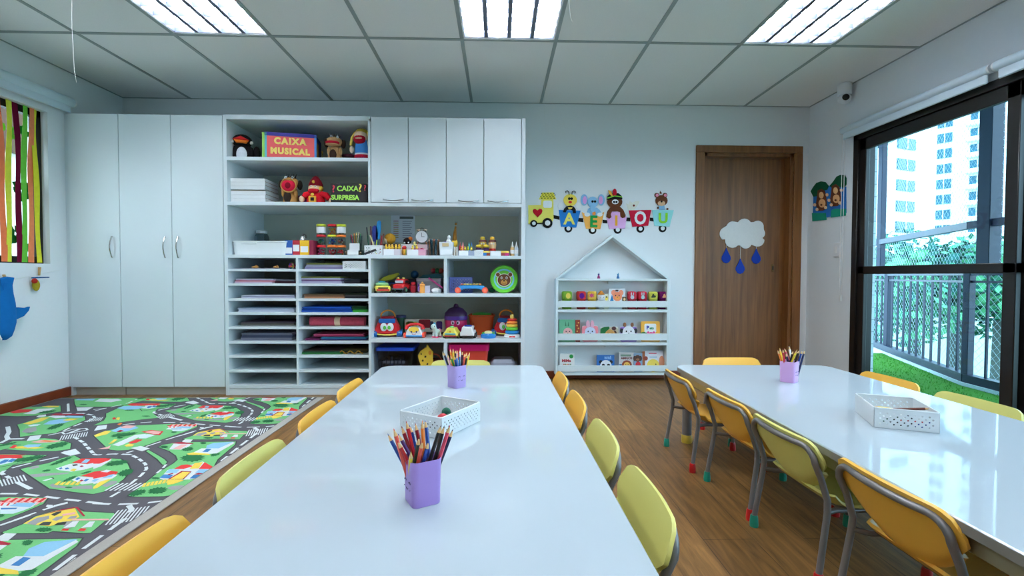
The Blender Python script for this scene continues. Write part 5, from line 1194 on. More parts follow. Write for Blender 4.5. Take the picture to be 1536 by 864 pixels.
def dogpup(name, label, u, dy, z, tan, dark, rz, mouthopen, s=1.0):
    t = toy(name, label, 'puppet', u, dy, z, rz); T_ = fab(tan); D_ = fab(dark); S = Matrix.Scale(s, 4)
    MB().lathe([(.05, 0), (.055, .03), (.05, .09), (.04, .12)], T_, 18, S, sy=.8).build('body', t); MB().ell((-.012, -.040, .052), (.028, .014, .045), D_, 14, 10, S).build('chest_patch', t)
    h = MB().ell((0, -.005, .165), (.062, .055, .042), T_, 18, 12, S).build('head', t)
    MR = fab((196, 28, 56))
    if mouthopen:
        mo = MB().ell((-.002, -.048, .135), (.052, .02, .046), MR, 18, 12, S).build('open_mouth', h); MB().ell((-.002, -.064, .135), (.022, .008, .024), fab((120, 10, 30)), 12, 8, S).build('tongue', mo)
        MB().tube([(.055*math.cos(a), -.052, .137+.050*math.sin(a)) for a in [2*PI*k/20 for k in range(20)]], .006, T_, 8, S, closed=True).build('lips', h)
    else:
        MB().ell((-.015, -.045, .150), (.056, .034, .016), MR, 18, 10, S).build('mouth', h); MB().ell((-.015, -.045, .133), (.056, .034, .012), T_, 18, 10, S).build('lower_jaw', h); MB().ell((-.010, -.035, .170), (.052, .036, .028), T_, 16, 10, S).build('snout', h)
    for sg in (-1, 1):
        MB().ell((sg*.066, .0, .150 if mouthopen else .155), (.02, .026, .038), D_, 12, 10, S).build('ear', h)
    eyes(t, [(sg*.024*s, -.045*s, .198*s) for sg in (-1, 1)], .010*s, h)
    m = MB()
    for k in range(5): m.tube([(-.03+k*.015, 0, .19), (-.036+k*.018, -.004, .215), (-.042+k*.021, .004, .232)], [.006, .005, .002], D_, 6, S)
    m.build('hair_tufts', h)
    for sg in (-1, 1): MB().ell((sg*.045, -.03, .085), (.014, .016, .034), T_, 12, 8, S @ TR((0, 0, 0))).build('arm', t)
    return t
dogpup('dog_puppet', 'tan dog puppet with closed red mouth beside the music box', 502.5, .16, zA, (196, 152, 104), (62, 42, 34), .25, False, .98)
t = toy('storage_jar', 'clear jar with dark red lid behind the dog puppet', 'jar', 524, .24, zA); MB().lathe([(.055, 0), (.056, .045), (.05, .055)], CLEARG, 20).build('jar', t); MB().lathe([(.057, .054), (.058, .075), (.05, .078)], pl((96, 20, 50)), 20).build('lid', t)
t = toy('doll_puppet', 'doll puppet in blue dress with blond braids at the right end of the top shelf', 'puppet', 542.5, .13, zA, -.1)
MB().lathe([(.06, 0), (.058, .05), (.055, .052)], fab((190, 24, 48)), 18, sy=.7).build('skirt', t); MB().lathe([(.0555, .052), (.0555, .064)], fab((230, 230, 236)), 18, sy=.72).build('belt', t); MB().lathe([(.055, .064), (.053, .11), (.042, .17)], fab((70, 140, 210)), 18, sy=.7).build('dress', t)
h = MB().ell((-.006, 0, .200), (.056, .046, .052), fab((232, 206, 180)), 18, 12).build('head', t); MB().ell((-.006, -.028, .172), (.050, .026, .038), fab((170, 22, 44)), 16, 10).build('mouth', h); MB().ell((-.006, -.048, .176), (.03, .01, .008), fab((225, 190, 160)), 10, 6).build('lip', h)
MB().ell((-.002, .012, .236), (.054, .046, .032), fab((190, 160, 56)), 16, 10).build('hair', h)
for s in (-1, 1): MB().tube([(s*.05, 0, .235), (s*.072-.004, -.01, .19), (s*.078-.006, -.012, .13)], [.011, .010, .009], fab((236, 206, 92)), 8).build('braid', h)
MB().ell((-.075, -.015, .095), (.018, .016, .028), fab((232, 206, 180)), 12, 8).build('hand', t)
MB().tube([(-.035+.01*k, -.0415, .012+.016*(k % 2)) for k in range(8)], .0025, fab((80, 60, 160)), 6).build('hem_pattern', t)
# ---- shelf B
for i in range(6):
    hh = .026 if i != 3 else .022; z = zB+[0, .0305, .061, .1015, .132, .161][i]
    t = toy('white_folder', 'flat white folder box on the second shelf, %s of six' % ['lowest', 'second from the bottom', 'third from the bottom', 'third from the top', 'second from the top', 'topmost'][i], 'folder', 380.5+(-.5 if i > 2 else .5), .165, z, 0, 'flat white folder boxes stacked on the second shelf')
    w = .297-.004*(i % 2); ht = [.03, .03, .034, .03, .0285, .0285][i]
    MB().box((-w/2, -.115, 0), (w/2, .115, ht), mat((226, 230, 232), .6, var=.02), .0015).build('cover', t); MB().box((w/2-.0005, -.11, .003), (w/2+.0015, .11, .006), mat((160, 130, 100), .7)).build('seam', t)
    if i == 2: MB().box((-w/2, -.116, ht-.0045), (w/2, -.1, ht-.0005), mat((170, 150, 120), .7)).build('edge', t)
dogpup('dog_puppet', 'brown shaggy puppet with wide open red mouth on the second shelf', 436.5, .15, zB, (176, 128, 70), (46, 36, 30), .1, True, 1.06)
t = toy('gift_box', 'purple box behind the puppets on the second shelf', 'box', 460, .30, zB); MB().box((-.13, -.05, 0), (.13, .05, .085), mat((136, 34, 120), .6), .002).build('box', t); MB().box((-.134, -.054, .07), (.134, .054, .09), mat((120, 26, 110), .6), .002).build('lid', t)
t = toy('pirate_puppet', 'red puppet with pointed dark red hat and gold buckle on the second shelf', 'puppet', 474, .15, zB, 0); RF = fab((200, 26, 40))
MB().lathe([(.075, 0), (.07, .05), (.05, .09), (.035, .10)], RF, 18, sy=.7).build('body', t); h = MB().ell((-.004, -.005, .125), (.055, .045, .048), fab((236, 200, 160)), 18, 12).build('head', t)
MB().lathe([(.058, .150), (.055, .165), (.042, .195), (.02, .225), (.002, .236)], fab((124, 16, 30)), 18, sy=.85).build('hat', h); MB().ell((-.006, -.035, .108), (.046, .022, .022), fab((190, 24, 40)), 14, 8).build('mouth', h); eyes(t, [(-.022, -.042, .142), (.012, -.042, .142)], .008, h)
MB().ell((-.002, -.047, .178), (.012, .006, .014), fab((200, 150, 60)), 10, 8).build('hat_badge', h); MB().ell((.048, -.012, .128), (.014, .03, .022), fab((236, 190, 70)), 10, 8).build('hair', h)
for s, e in ((-1, (-.085, -.03, .055)), (1, (.115, -.02, .045))):
    MB().tube([(s*.045, -.01, .085), ((s*.045+e[0])/2+s*.01, -.02, .075), e], [.024, .026, .02], RF, 10).build('sleeve', t); MB().ell((e[0]+s*.016, e[1], e[2]-.012), (.022, .018, .026), fab((238, 204, 170)), 12, 8).build('hand', t)
b = MB().box((-.035, -.066, .012), (.025, -.055, .062), mat((230, 170, 50), .4), .004).build('buckle', t); MB().box((-.019, -.069, .024), (.009, -.064, .05), K_, .002).build('buckle_centre', b); MB().ell((-.006, -.06, .075), (.014, .01, .012), fab((240, 200, 90)), 10, 8).build('collar', t)
t = toy('surprise_box', 'black box with green hand lettering and question marks on the second shelf', 'decorated box', 529, .14, zB, 0); w, h = .285, .155; BK = mat((30, 28, 32), .7)
MB().box((-w/2, -.1, 0), (w/2, .1, h), BK, .002).build('box', t)
LG = mat((170, 226, 90), .6); FT = lambda x, z: TR((x, -.1025, z)) @ FRONT
MB().text('CAIXA', .056, LG, FT(-.008, .112), .001, .0018).build('lettering', t); MB().text('SURPRESA', .052, LG, FT(-.028, .042), .001, .0022, sx=.92).build('lettering', t)
o = MB().text('?', .078, mat((226, 60, 86), .6), FT(-.118, .108), .001, .0012).build('question_mark', t); o['label'] = 'pink question mark'
o = MB().text('?', .088, mat((236, 220, 90), .6), FT(.090, .116), .001, .0014).build('question_mark', t); o['label'] = 'yellow question mark'
o = MB().text('?', .06, mat((226, 60, 86), .6), FT(.128, .118), .001, .001).build('question_mark', t); o['label'] = 'pink question mark'
# ---- shelf C
t = toy('plastic_tray', 'long white plastic tray at the left end of the middle shelf', 'tray', 389, .19, zC_, fd=.15); m = MB(); w, d, h = .445, .30, .105; TW_ = mat((232, 238, 240), .3, var=.01)
def tub(m, w, d, h, r, mt, tp=.92, th=.003):
    def rg(f, z, o): return [(x, y, z) for x, y in rrect(-w/2*f+o, -d/2*f+o, w/2*f-o, d/2*f-o, r, 5)]
    L_ = [rg(tp, 0, 0), rg(1, h, 0), rg(1, h, th), rg(tp, th, th)]; n = len(L_[0]); m.add([p for q in L_ for p in q], [(k*n+i, k*n+(i+1) % n, (k+1)*n+(i+1) % n, (k+1)*n+i) for k in range(3) for i in range(n)]+[tuple(range(n))[::-1], tuple(range(3*n, 4*n))], mt); return m
tub(m, w, d, h, .05, TW_, .97).build('tub', t); MB().tube([(x, y, h) for x, y in rrect(-w/2, -d/2, w/2, d/2, .05, 6)], .005, TW_, 8, closed=True).build('rim', t); MB().box((-.14, -d/2-.004, h-.022), (-.02, -d/2+.004, h-.006), TW_, .004).build('handle_lip', t)
t = toy('glass_jar', 'ribbed glass jar with white lid standing behind the white tray', 'jar', 393, .43, zC_); m = MB(); n = 40
vs_ = []
for r_, z in ((.052, 0), (.058, .02), (.058, .165), (.05, .19), (.042, .2)):
    for i in range(n): rr = r_*(1 if i % 2 else .955); vs_.append((rr*math.cos(2*PI*i/n), rr*math.sin(2*PI*i/n), z))
m.add(vs_, [(k*n+i, k*n+(i+1) % n, (k+1)*n+(i+1) % n, (k+1)*n+i) for k in range(4) for i in range(n)]+[tuple(range(n))[::-1]], glass_mat((212, 222, 228), 1.0)); m.build('jar', t); MB().lathe([(.044, .2), (.046, .225), (.03, .232)], W_, 20).build('lid', t)
def bx3(name, label, cat, u, w, d, h, dy, z, c, lab=None, group=None, rough=.6, rz=0):
    t = toy(name, label, cat, u, dy, z, rz, group); MB().box((-w/2, -d/2, 0), (w/2, d/2, h), mat(c, rough), .0015).build('box', t)
    if lab: MB().box((-w*.42, -d/2-.001, h*lab[0]), (w*.42, -d/2+.001, h*lab[1]), LBL).build('label', t)
    return t
for u, wp, c, lab, nm_ in ((438.5, 11, (36, 90, 170), (.1, .5), 'blue card box with white label on the middle shelf'), (449.5, 10.5, (190, 40, 56), (.25, .7), 'red card box with white label between a blue and a yellow one'), (461.5, 13, (246, 196, 40), (.2, .6), 'yellow card box with white label on the middle shelf'), (472, 6, (140, 30, 60), None, 'narrow dark red card box beside the yellow one')):
    bx3('card_box', nm_, 'card box', u, wp*PXM(3.9), .13, .118, .12, zC_, c, lab, 'card game boxes on the middle shelf')
bx3('plastic_box', 'teal lidded box behind the coloured card boxes', 'box', 453, .215, .09, .125, .26, zC_, (36, 110, 100))
t = toy('bell_figurine', 'small silver bell with a curved handle on top of the card boxes', 'figurine', 454, .12, zC_+.119); MB().lathe([(.022, 0), (.02, .012), (.014, .03), (.004, .038)], mat((220, 220, 226), .2, .8, var=0), 16).build('bell', t); MB().tube([(0, 0, .036), (.012, 0, .052), (.026, 0, .044), (.028, 0, .02)], .005, mat((60, 50, 46), .5), 8).build('handle', t)
JL = [('yellow', (226, 220, 60)), ('red', (206, 36, 44)), ('orange', (238, 120, 40))]
jars = [(482, 0, 'red', (180, 30, 60)), (482, 1, 'red', (20, 110, 100)), (482, 2, 'lime', (60, 110, 60)), (498.5, 0, 'orange', (190, 40, 70)), (498.5, 1, 'lime', (30, 60, 150)), (498.5, 2, 'red', (230, 130, 50)), (512, 0, 'orange', (230, 60, 30)), (512, 1, 'orange', (110, 60, 40)), (512, 2, 'lime', (70, 60, 50))]
LC = {'red': (206, 36, 44), 'lime': (214, 220, 60), 'orange': (240, 124, 46)}; pos = {482: 'left', 498.5: 'middle', 512: 'right'}; rr_ = random.Random(5)
for u, k, lc, cc in jars:
    h = .0845; t = toy('bead_jar', 'clear jar with %s lid, %s of the %s stack of jars' % (lc, ['bottom', 'middle', 'top'][k], pos[u]), 'jar', u, .13, zC_+h*k, 0, 'stacked jars of beads on the middle shelf')
    MB().lathe([(.033, 0), (.035, .004), (.035, .06), (.031, .066)], CLEAR, 18).build('jar', t); MB().lathe([(.0365, .066), (.0375, .070), (.0375, .081), (.034, .0842)], pl(LC[lc]), 20).build('lid', t)
    m = MB()
    for i in range(26): a = rr_.uniform(0, 6.28); r_ = .026*math.sqrt(rr_.random()); m.ell((r_*math.cos(a), r_*math.sin(a), .008+.042*rr_.random()), .0065, mat(tuple(max(0, min(255, int(v+rr_.choice((-40, 0, 0, 50))))) for v in cc), .4), 7, 5)
    o = m.build('beads', t); o['kind'] = 'stuff'
    if k == 2 and u != 498.5: MB().lathe([(.0358, .012), (.0358, .062)], LBL, 18).build('label', t)
def sticks(t, specs, r=.003):
    for c, x, y, lean, ht in specs: MB().tube([(x*.4, y, .01), (x+lean, y, ht)], r, mat(c, .5), 6).build('stick', t)
def stick_things(base, specs, r, grp):
    for lab, c, x, y, lean, ht in specs:
        b = base.location+Vector((x, y, .006)); tp = b+Vector((lean, 0, ht)); t = thing('craft_stick', lab, 'stick', b, 0, grp)
        MB().tube([(0, 0, 0), (0, 0, (tp-b).length)], r, mat(c, .5), 7).build('rod', t); MB().ell((0, 0, (tp-b).length), (r*1.15, r*1.15, r*2), mat(tuple(int(v*.9) for v in c), .4), 8, 6).build('end', t); place(t, b, tp)
g1 = toy('glass_tumbler', 'clear tumbler of coloured straws with a white label on the middle shelf', 'tumbler', 534.5, .15, zC_+.004); MB().lathe([(.04, 0), (.05, .16), (.047, .16), (.037, .005)], CLEAR, 20).build('tumbler', g1); MB().box((-.04, -.0495, .035), (.04, -.0475, .095), LBL, 0, TR((0, 0, 0))).build('label', g1)
stick_things(g1, [('pink straw in the labelled tumbler', (220, 60, 90), -.008, -.012, -.028, .155), ('orange straw in the labelled tumbler', (244, 150, 60), 0, -.014, -.012, .165), ('pale yellow straw in the labelled tumbler', (240, 210, 120), .004, .004, -.004, .172), ('cream straw in the labelled tumbler', (226, 200, 160), .01, -.008, .012, .172), ('mint straw in the labelled tumbler', (120, 190, 150), .012, .008, .02, .165), ('brown straw in the labelled tumbler', (130, 80, 56), -.004, .014, .026, .168)], .0045, 'straws in the labelled tumbler')
t = toy('small_tray', 'low clear tray with white label before the straw tumbler', 'tray', 532, .055, zC_); tub(MB(), .165, .07, .04, .01, CLEAR).build('tub', t); MB().box((-.045, -.0385, .004), (.04, -.036, .04), LBL).build('label', t)
m = MB()
for i in range(16): m.ell((rr_.uniform(-.07, .07), rr_.uniform(-.02, .02), .012+.014*rr_.random()), .01, mat(rr_.choice([(200, 160, 140), (160, 120, 90), (220, 190, 150)]), .6), 7, 5)
o = m.build('pebbles', t); o['kind'] = 'stuff'
bk = basket('plastic_basket', 'white perforated basket of brushes and scissors on the middle shelf', 'basket', (at(562.5, 375, y=YF+.10).x, YF+.10, zC_), 0, .142, .10, .078, (12, 6))
MB().box((-.062, -.053, .014), (.036, -.0515, .032), mat((40, 38, 44), .5), 0, RY(-.35) @ TR((.0, 0, .012))).build('dark_sticker', bk); MB().box((-.02, -.0525, .045), (.045, -.0512, .068), LBL).build('label', bk)
stick_things(bk, [('black brush in the perforated basket', (40, 36, 40), -.045, .0, -.02, .215), ('maroon brush in the perforated basket', (96, 30, 60), -.025, .01, -.012, .225), ('white and yellow pencil leaning in the perforated basket', (226, 214, 150), .02, -.02, -.05, .15), ('dark green brush in the perforated basket', (30, 80, 60), -.04, -.02, -.012, .15), ('lime green pencil in the perforated basket', (190, 216, 60), .01, -.028, .012, .11), ('brown brush at the right of the perforated basket', (110, 60, 40), .045, .01, .022, .165), ('red pen in the perforated basket', (190, 40, 60), .03, .02, .02, .15)], .005, 'brushes and pens in the perforated basket')
for lab, c, u, v, s in (('bright blue paddle shaped brush in the perforated basket', (24, 120, 180), 569, 330, 1), ('navy paddle shaped brush in the perforated basket', (34, 48, 130), 562, 338, 1.25)):
    p = at(u, v, y=YF+.12); b = Vector((bk.location.x+.004, YF+.12, zC_+.01)); t = thing('paddle_brush', lab, 'brush', b, 0); ln = (p-b).length
    MB().prism([(-.016*s, ln*.45), (-.02*s, ln*.75), (-.015*s, ln*.95), (0, ln), (.015*s, ln*.95), (.02*s, ln*.75), (.016*s, ln*.45)], -.003, .003, mat(c, .4), RX(PI/2), bev=.001).build('paddle', t); MB().box((-.006, -.003, 0), (.006, .003, ln*.46), mat(c, .4)).build('handle', t); d_ = p-b; t.rotation_euler = (0, math.atan2(d_.x, d_.z), 0)
p = at(604.5, 343, y=D-.014); t = thing('notice_sheet', 'printed white notice sheet taped to the back of the middle shelf', 'notice', (p.x, D-.013, p.z)); sw, sh_ = 35*PXM(D), 40*PXM(D)
MB().box((-sw/2, -.001, -sh_/2), (sw/2, 0, sh_/2), mat((222, 226, 234), .7)).build('sheet', t); m = MB()
m.box((-sw*.14, -.0022, sh_*.36), (sw*.44, -.0009, sh_*.45), mat((96, 104, 104), .7))
for i in range(9):
    z = sh_*(.26-.075*i); m.box((-sw*.40, -.002, z), (-sw*.19, -.0009, z+.008), mat([(190, 120, 130), (190, 160, 90), (180, 150, 80)][i % 3], .7)); m.box((-sw*.02, -.002, z), (sw*.38-.01*(i % 3), -.0009, z+.006), mat((150, 150, 170), .7))
m.build('printed_table', t)
def chick(label, u, dy, z, c=(246, 204, 70), s=1, grp='tiny toy chicks on the middle shelf'):
    t = toy('toy_chick', label, 'toy', u, dy, z, 0, grp); MB().ell((0, 0, .013*s), (.012*s, .014*s, .013*s), pl(c), 10, 8).build('body', t); h = MB().ell((0, -.003, .030*s), .0095*s, pl(c), 10, 8).build('head', t); MB().lathe([(.003, 0), (.0002, .006)], pl((236, 120, 40)), 8, TR((0, -.0115*s, .029*s)) @ RX(PI/2)).build('beak', h)
def tray(name, label, u, wpx, hpx, dy, dd=.09, lab=(.05, .62), mt=None):
    t = toy(name, label, 'tray', u, dy, zC_); w = wpx*PXM(YF+dy); h = hpx*PXM(YF+dy); m = MB().box((-w/2, -dd/2, 0), (w/2, dd/2, h), mt or mat((210, 200, 206), .4), .002); m.build('tray', t)
    MB().box((-w/2+w*lab[0], -dd/2-.002, h*.05), (-w/2+w*lab[1], -dd/2+.001, h*.98), LBL).build('label', t); return h
h = tray('label_tray', 'small tray with white label under the row of yellow chicks', 589.5, 26, 9.5, .09)
for i, u in enumerate((579.5, 584, 588.5, 594, 599)): chick('yellow toy chick, %s from the left in the row beside the brush basket' % ['first', 'second', 'third', 'fourth', 'fifth'][i], u, .065, zC_+h)
t = toy('sponge', 'mustard yellow sponge piled behind the yellow chicks', 'sponge', 585, .20, zC_+.10); MB().ell((0, 0, .045), (.048, .035, .045), mat((206, 150, 40), .95, var=.2, scale=90, bump=.8), 16, 10).build('sponge_body', t); MB().ell((-.03, -.01, .03), (.02, .02, .028), mat((226, 206, 170), .9), 10, 8).build('cream_part', t)
bx3('craft_box', 'dark brown box supporting the mustard sponge behind the chicks', 'box', 587, .15, .09, .10, .20, zC_, (70, 44, 40))
t = toy('parrot_toy', 'small red, yellow and green parrot toy between two label trays', 'toy', 606.5, .10, zC_); MB().ell((0, 0, .03), (.02, .016, .03), pl((236, 180, 60)), 12, 8).build('body', t); MB().ell((0, -.002, .065), (.019, .016, .018), RED, 12, 8).build('head', t); MB().ell((.016, 0, .03), (.008, .016, .024), GRN, 10, 8).build('wing', t)
h = tray('label_tray', 'pink edged tray with white label below the alarm clock', 625.5, 28, 9, .085, mt=mat((226, 170, 190), .4))
for i, (u, c, dz) in enumerate(((619, (240, 226, 90), .0), (625, (240, 210, 80), .004), (622, (250, 240, 150), .022))): chick('pale yellow toy chick on the pink edged tray, %s' % ['left one', 'right one', 'topmost one'][i], u, .07, zC_+h+dz*1.3, c, .9)
t = toy('paper_roll', 'purple pink garland strip lying on the pink edged tray', 'garland', 626.5, .10, zC_+h); MB().tube([(-.05+.01*i, .006*math.sin(i*2), .007+.003*math.sin(i*1.7)) for i in range(11)], .006, mat((176, 40, 96), .7), 8).build('strip', t)
bx3('craft_box', 'white carton behind the pink edged tray', 'box', 612, .10, .07, .098, .20, zC_, (222, 222, 226))
t = toy('cow_toy', 'black and orange animal toy standing on the white carton', 'toy', 611, .195, zC_+.099); MB().ell((0, 0, .028), (.034, .026, .028), fab((36, 28, 28)), 14, 10).build('body', t); MB().ell((.026, -.004, .046), (.018, .016, .018), fab((200, 110, 50)), 12, 8).build('head', t)
for s in (-.018, .014): MB().ell((s, -.026, .012), (.007, .005, .007), W_, 8, 6).build('spot', t)
# alarm clock
t = toy('alarm_clock', 'white faced twin bell alarm clock on the middle shelf', 'clock', 633, .22, zC_+.10); r_ = .052
MB().lathe([(r_, -.02), (r_+.003, 0), (r_, .018)], mat((206, 206, 212), .2, .7, var=0), 28, TR((0, 0, r_+.012)) @ RX(PI/2)).build('case', t); f = MB().lathe([(.0001, .0185), (r_-.004, .0185), (r_-.004, .017)], mat((240, 242, 244), .4), 28, TR((0, 0, r_+.012)) @ RX(PI/2)).build('dial', t)
m = MB().box((-.0015, -.0205, r_+.012), (.0015, -.0192, r_+.045), K_).box((0, -.0205, r_+.0105), (.024, -.0192, r_+.0135), K_); m.build('hands', f)
for s in (-1, 1): MB().ell((s*.026, 0, 2*r_+.016), (.02, .016, .012), mat((210, 190, 170), .2, .8, var=0), 14, 8).build('bell', t); MB().cyl((s*.03, 0, .022), (s*.042, 0, 0), .005, mat((180, 120, 90), .3, .6), 8).build('foot', t)
MB().tube([(-.022, 0, 2*r_+.02), (0, 0, 2*r_+.034), (.022, 0, 2*r_+.02)], .003, mat((90, 60, 50), .4), 6).build('handle', t)
bx3('craft_box', 'pink and white carton under the alarm clock', 'box', 634, .11, .07, .099, .22, zC_, (226, 200, 206))
g2 = toy('pencil_tub', 'clear tub packed with brown tipped teal pencils on the middle shelf', 'tub', 651, .11, zC_); MB().lathe([(.05, 0), (.056, .115), (.053, .115), (.047, .004)], CLEAR, 20).build('tub', g2)
sp = []
for i in range(12):
    a = 2*PI*i/12; rr = .034 if i % 2 else .02; sp.append(('teal pencil with brown end in the packed tub, number %s around' % i if False else 'teal pencil with a brown end standing in the packed clear tub', [(30, 90, 100), (130, 80, 54), (24, 70, 90), (150, 96, 64)][i % 4], rr*math.cos(a), rr*math.sin(a), .008*math.cos(a), .108+.016*rr_.random()))
sp = [('pencil standing packed in the clear tub of pencils',)+s_[1:] for s_ in sp]
stick_things(g2, sp, .0065, 'pencils packed in the clear tub')
t = toy('white_bin', 'tall white bin with two labels right of the pencil tub', 'bin', 670, .10, zC_); tub(MB(), .112, .10, .11, .012, mat((232, 236, 240), .35), .9).build('bin', t); MB().box((-.045, -.0505, .008), (.045, -.048, .048), LBL).build('label', t); MB().box((-.03, -.052, .075), (.022, -.0495, .1), mat((226, 200, 150), .6)).build('sticker', t)
t = toy('bird_toy', 'white bird toy with purple wings in the tall white bin', 'toy', 673, .10, zC_+.075); MB().ell((0, 0, .03), (.024, .024, .035), W_, 12, 10).build('body', t); MB().ell((.004, -.004, .074), (.014, .014, .018), W_, 12, 8).build('head', t); MB().ell((-.026, -.004, .034), (.012, .016, .01), fab((120, 90, 180)), 10, 8).build('wing', t)
t = toy('giraffe_toy', 'tall brown giraffe toy behind the white bin', 'toy', 682, .19, zC_+.07); GB = fab((150, 104, 44)); MB().ell((0, 0, .04), (.026, .022, .04), YL, 12, 10).build('body', t); MB().tube([(0, 0, .06), (.002, 0, .12), (.008, 0, .18)], [.02, .014, .007], GB, 10).build('neck', t); h = MB().ell((.011, -.006, .198), (.011, .015, .010), GB, 10, 8).build('head', t)
for s in (-1, 1): MB().tube([(.011+s*.005, .002, .205), (.012+s*.007, .002, .218)], .0025, mat((70, 50, 30), .6), 6).build('horn', h)
for x in (-.014, .014): MB().cyl((x, 0, -.07), (x, 0, .02), .008, GB, 8).build('leg', t)
for i, u in enumerate((682, 685.5)):
    t = toy('candle', 'thin white candle beside the tall white bin, %s' % ['left one', 'right one'][i], 'candle', u, .09, zC_, 0, 'thin white candles'); MB().cyl((0, 0, 0), (0, 0, .075), .0075, mat((236, 232, 224), .4), 12).build('wax', t); MB().cyl((0, 0, .075), (0, 0, .084), .0012, mat((120, 80, 60), .7), 6).build('wick', t)
h = tray('label_tray', 'label tray holding red and teal bottles and yellow chicks', 700, 24, 8, .085, mt=mat((150, 160, 180), .4))
for lab, u, c, cc in (('red paint bottle on the label tray', 690.5, (190, 40, 60), (130, 50, 40)), ('pink paint bottle beside the red one', 694.5, (220, 110, 120), (240, 160, 160)), ('teal paint bottle on the label tray, left one', 703.5, (40, 140, 150), (60, 160, 170)), ('teal paint bottle on the label tray, right one', 707.5, (30, 110, 140), (30, 90, 150))):
    t = toy('paint_bottle', lab, 'bottle', u, .155, zC_+.03, 0, 'small paint bottles'); MB().lathe([(.011, 0), (.012, .05), (.006, .06)], pl(c), 14).build('body', t); MB().lathe([(.007, .06), (.006, .066), (.0015, .088)], pl(cc), 12).build('nozzle', t)
bx3('craft_box', 'navy block under the paint bottles', 'box', 699, .12, .06, .03, .165, zC_, (40, 44, 90))
for i, u in enumerate((692.5, 697.5, 702, 707)): chick('orange yellow toy chick, %s from the left before the paint bottles' % ['first', 'second', 'third', 'fourth'][i], u, .07, zC_+h, [(244, 176, 60), (240, 200, 70), (200, 206, 50), (240, 210, 90)][i], .85, 'tiny chicks before the paint bottles')
basket('plastic_basket', 'small white perforated box under the honey jars', 'basket', (at(718.5, 380, y=YF+.07).x, YF+.07, zC_), 0, .072, .06, .046, (6, 6), .002, vcell=4)
def honey(label, u, hat, body, mid):
    t = toy('bear_jar', label, 'jar', u, .15, zC_+.02, 0, 'bear shaped jars'); MB().lathe([(.03, 0), (.032, .02), (.028, .045)], pl(body), 16).build('base', t); MB().lathe([(.028, .045), (.034, .07), (.03, .1), (.02, .112)], pl(mid), 16).build('body', t); MB().lathe([(.034, .098), (.03, .115), (.012, .118)], pl((96, 40, 30)), 16).build('hat_brim', t); MB().lathe([(.018, .116), (.018, .138), (.012, .142)], pl(hat), 14).build('cap', t)
    eyes(t, [(-.01, -.031, .082), (.01, -.031, .082)], .006)
honey('bear shaped jar with mustard cap and dark hat, left one', 724, (206, 180, 50), (60, 40, 80), (190, 160, 60)); honey('bear shaped jar with yellow cap and red base, right one', 738.5, (244, 190, 60), (206, 50, 40), (226, 190, 140))
for i, u in enumerate((718, 729)):
    t = toy('yellow_duck', 'yellow duck toy before the bear jars, %s' % ['left one', 'right one'][i], 'toy', u, .10, zC_+.047+(-.047 if i else 0), 0, 'ducks before the bear jars'); zz_ = .047 if i else 0
    MB().box((-.022, -.02, 0), (.022, .02, .022+zz_), pl((70, 36, 80)), .003).build('stand', t); MB().ell((0, 0, .034+zz_), (.024, .018, .014), YL, 12, 8).build('body', t)
for u, w, c, lab, nm_ in ((730, 10, (40, 120, 190), None, 'blue and brown domino block on the middle shelf'), (743.5, 16, (226, 230, 234), (.1, .9), 'white label card box on the middle shelf'), (757.5, 12, (150, 60, 60), None, 'maroon and yellow puzzle block beside the glue bottles')):
    t = bx3('puzzle_block', nm_, 'block', u, w*PXM(3.85), .05, .040, .06, zC_, c, lab)
    if lab is None: MB().box((0, -.0265, .0), (w*PXM(3.85)/2, -.024, .022), mat((150, 70, 50) if u < 735 else (190, 40, 120), .5)).build('stripe', t); MB().box((-w*PXM(3.85)/2, -.0265, .026), (w*PXM(3.85)/2, -.024, .040), mat((236, 206, 90), .5)).build('top_band', t)
for i, (u, c) in enumerate(((768.5, (226, 190, 130)), (774.5, (206, 220, 230)))):
    t = toy('glue_bottle', ['beige glue bottle with white nozzle at the right end of the middle shelf', 'white glue bottle with pointed nozzle, last on the middle shelf'][i], 'bottle', u, .07, zC_, 0, 'glue bottles'); MB().lathe([(.015, 0), (.017, .004), (.017, .062), (.012, .072)], pl(c), 16).build('body', t); MB().lathe([(.011, .072), (.012, .08), (.006, .095), (.002, .118)], W_, 14).build('nozzle', t); MB().lathe([(.0174, .02), (.0174, .05)], LBL, 16).build('label', t)
# ================================================================ toy shelves and paper slots
def wheels(t, pts, r, w, mt, hub=None, axis='X'):
    for (x, y, z) in pts:
        o = MB().cyl((x-w/2, y, z), (x+w/2, y, z), r, mt, 16).build('wheel', t) if axis == 'X' else MB().cyl((x, y-w/2, z), (x, y+w/2, z), r, mt, 16).build('wheel', t)
        if hub:
            (MB().cyl((x-w/2-.001, y, z), (x+w/2+.001, y, z), r*.5, hub, 10) if axis == 'X' else MB().cyl((x, y-w/2-.001, z), (x, y+w/2+.001, z), r*.5, hub, 10)).build('hub', o)
TYRE = mat((28, 28, 30), .7)
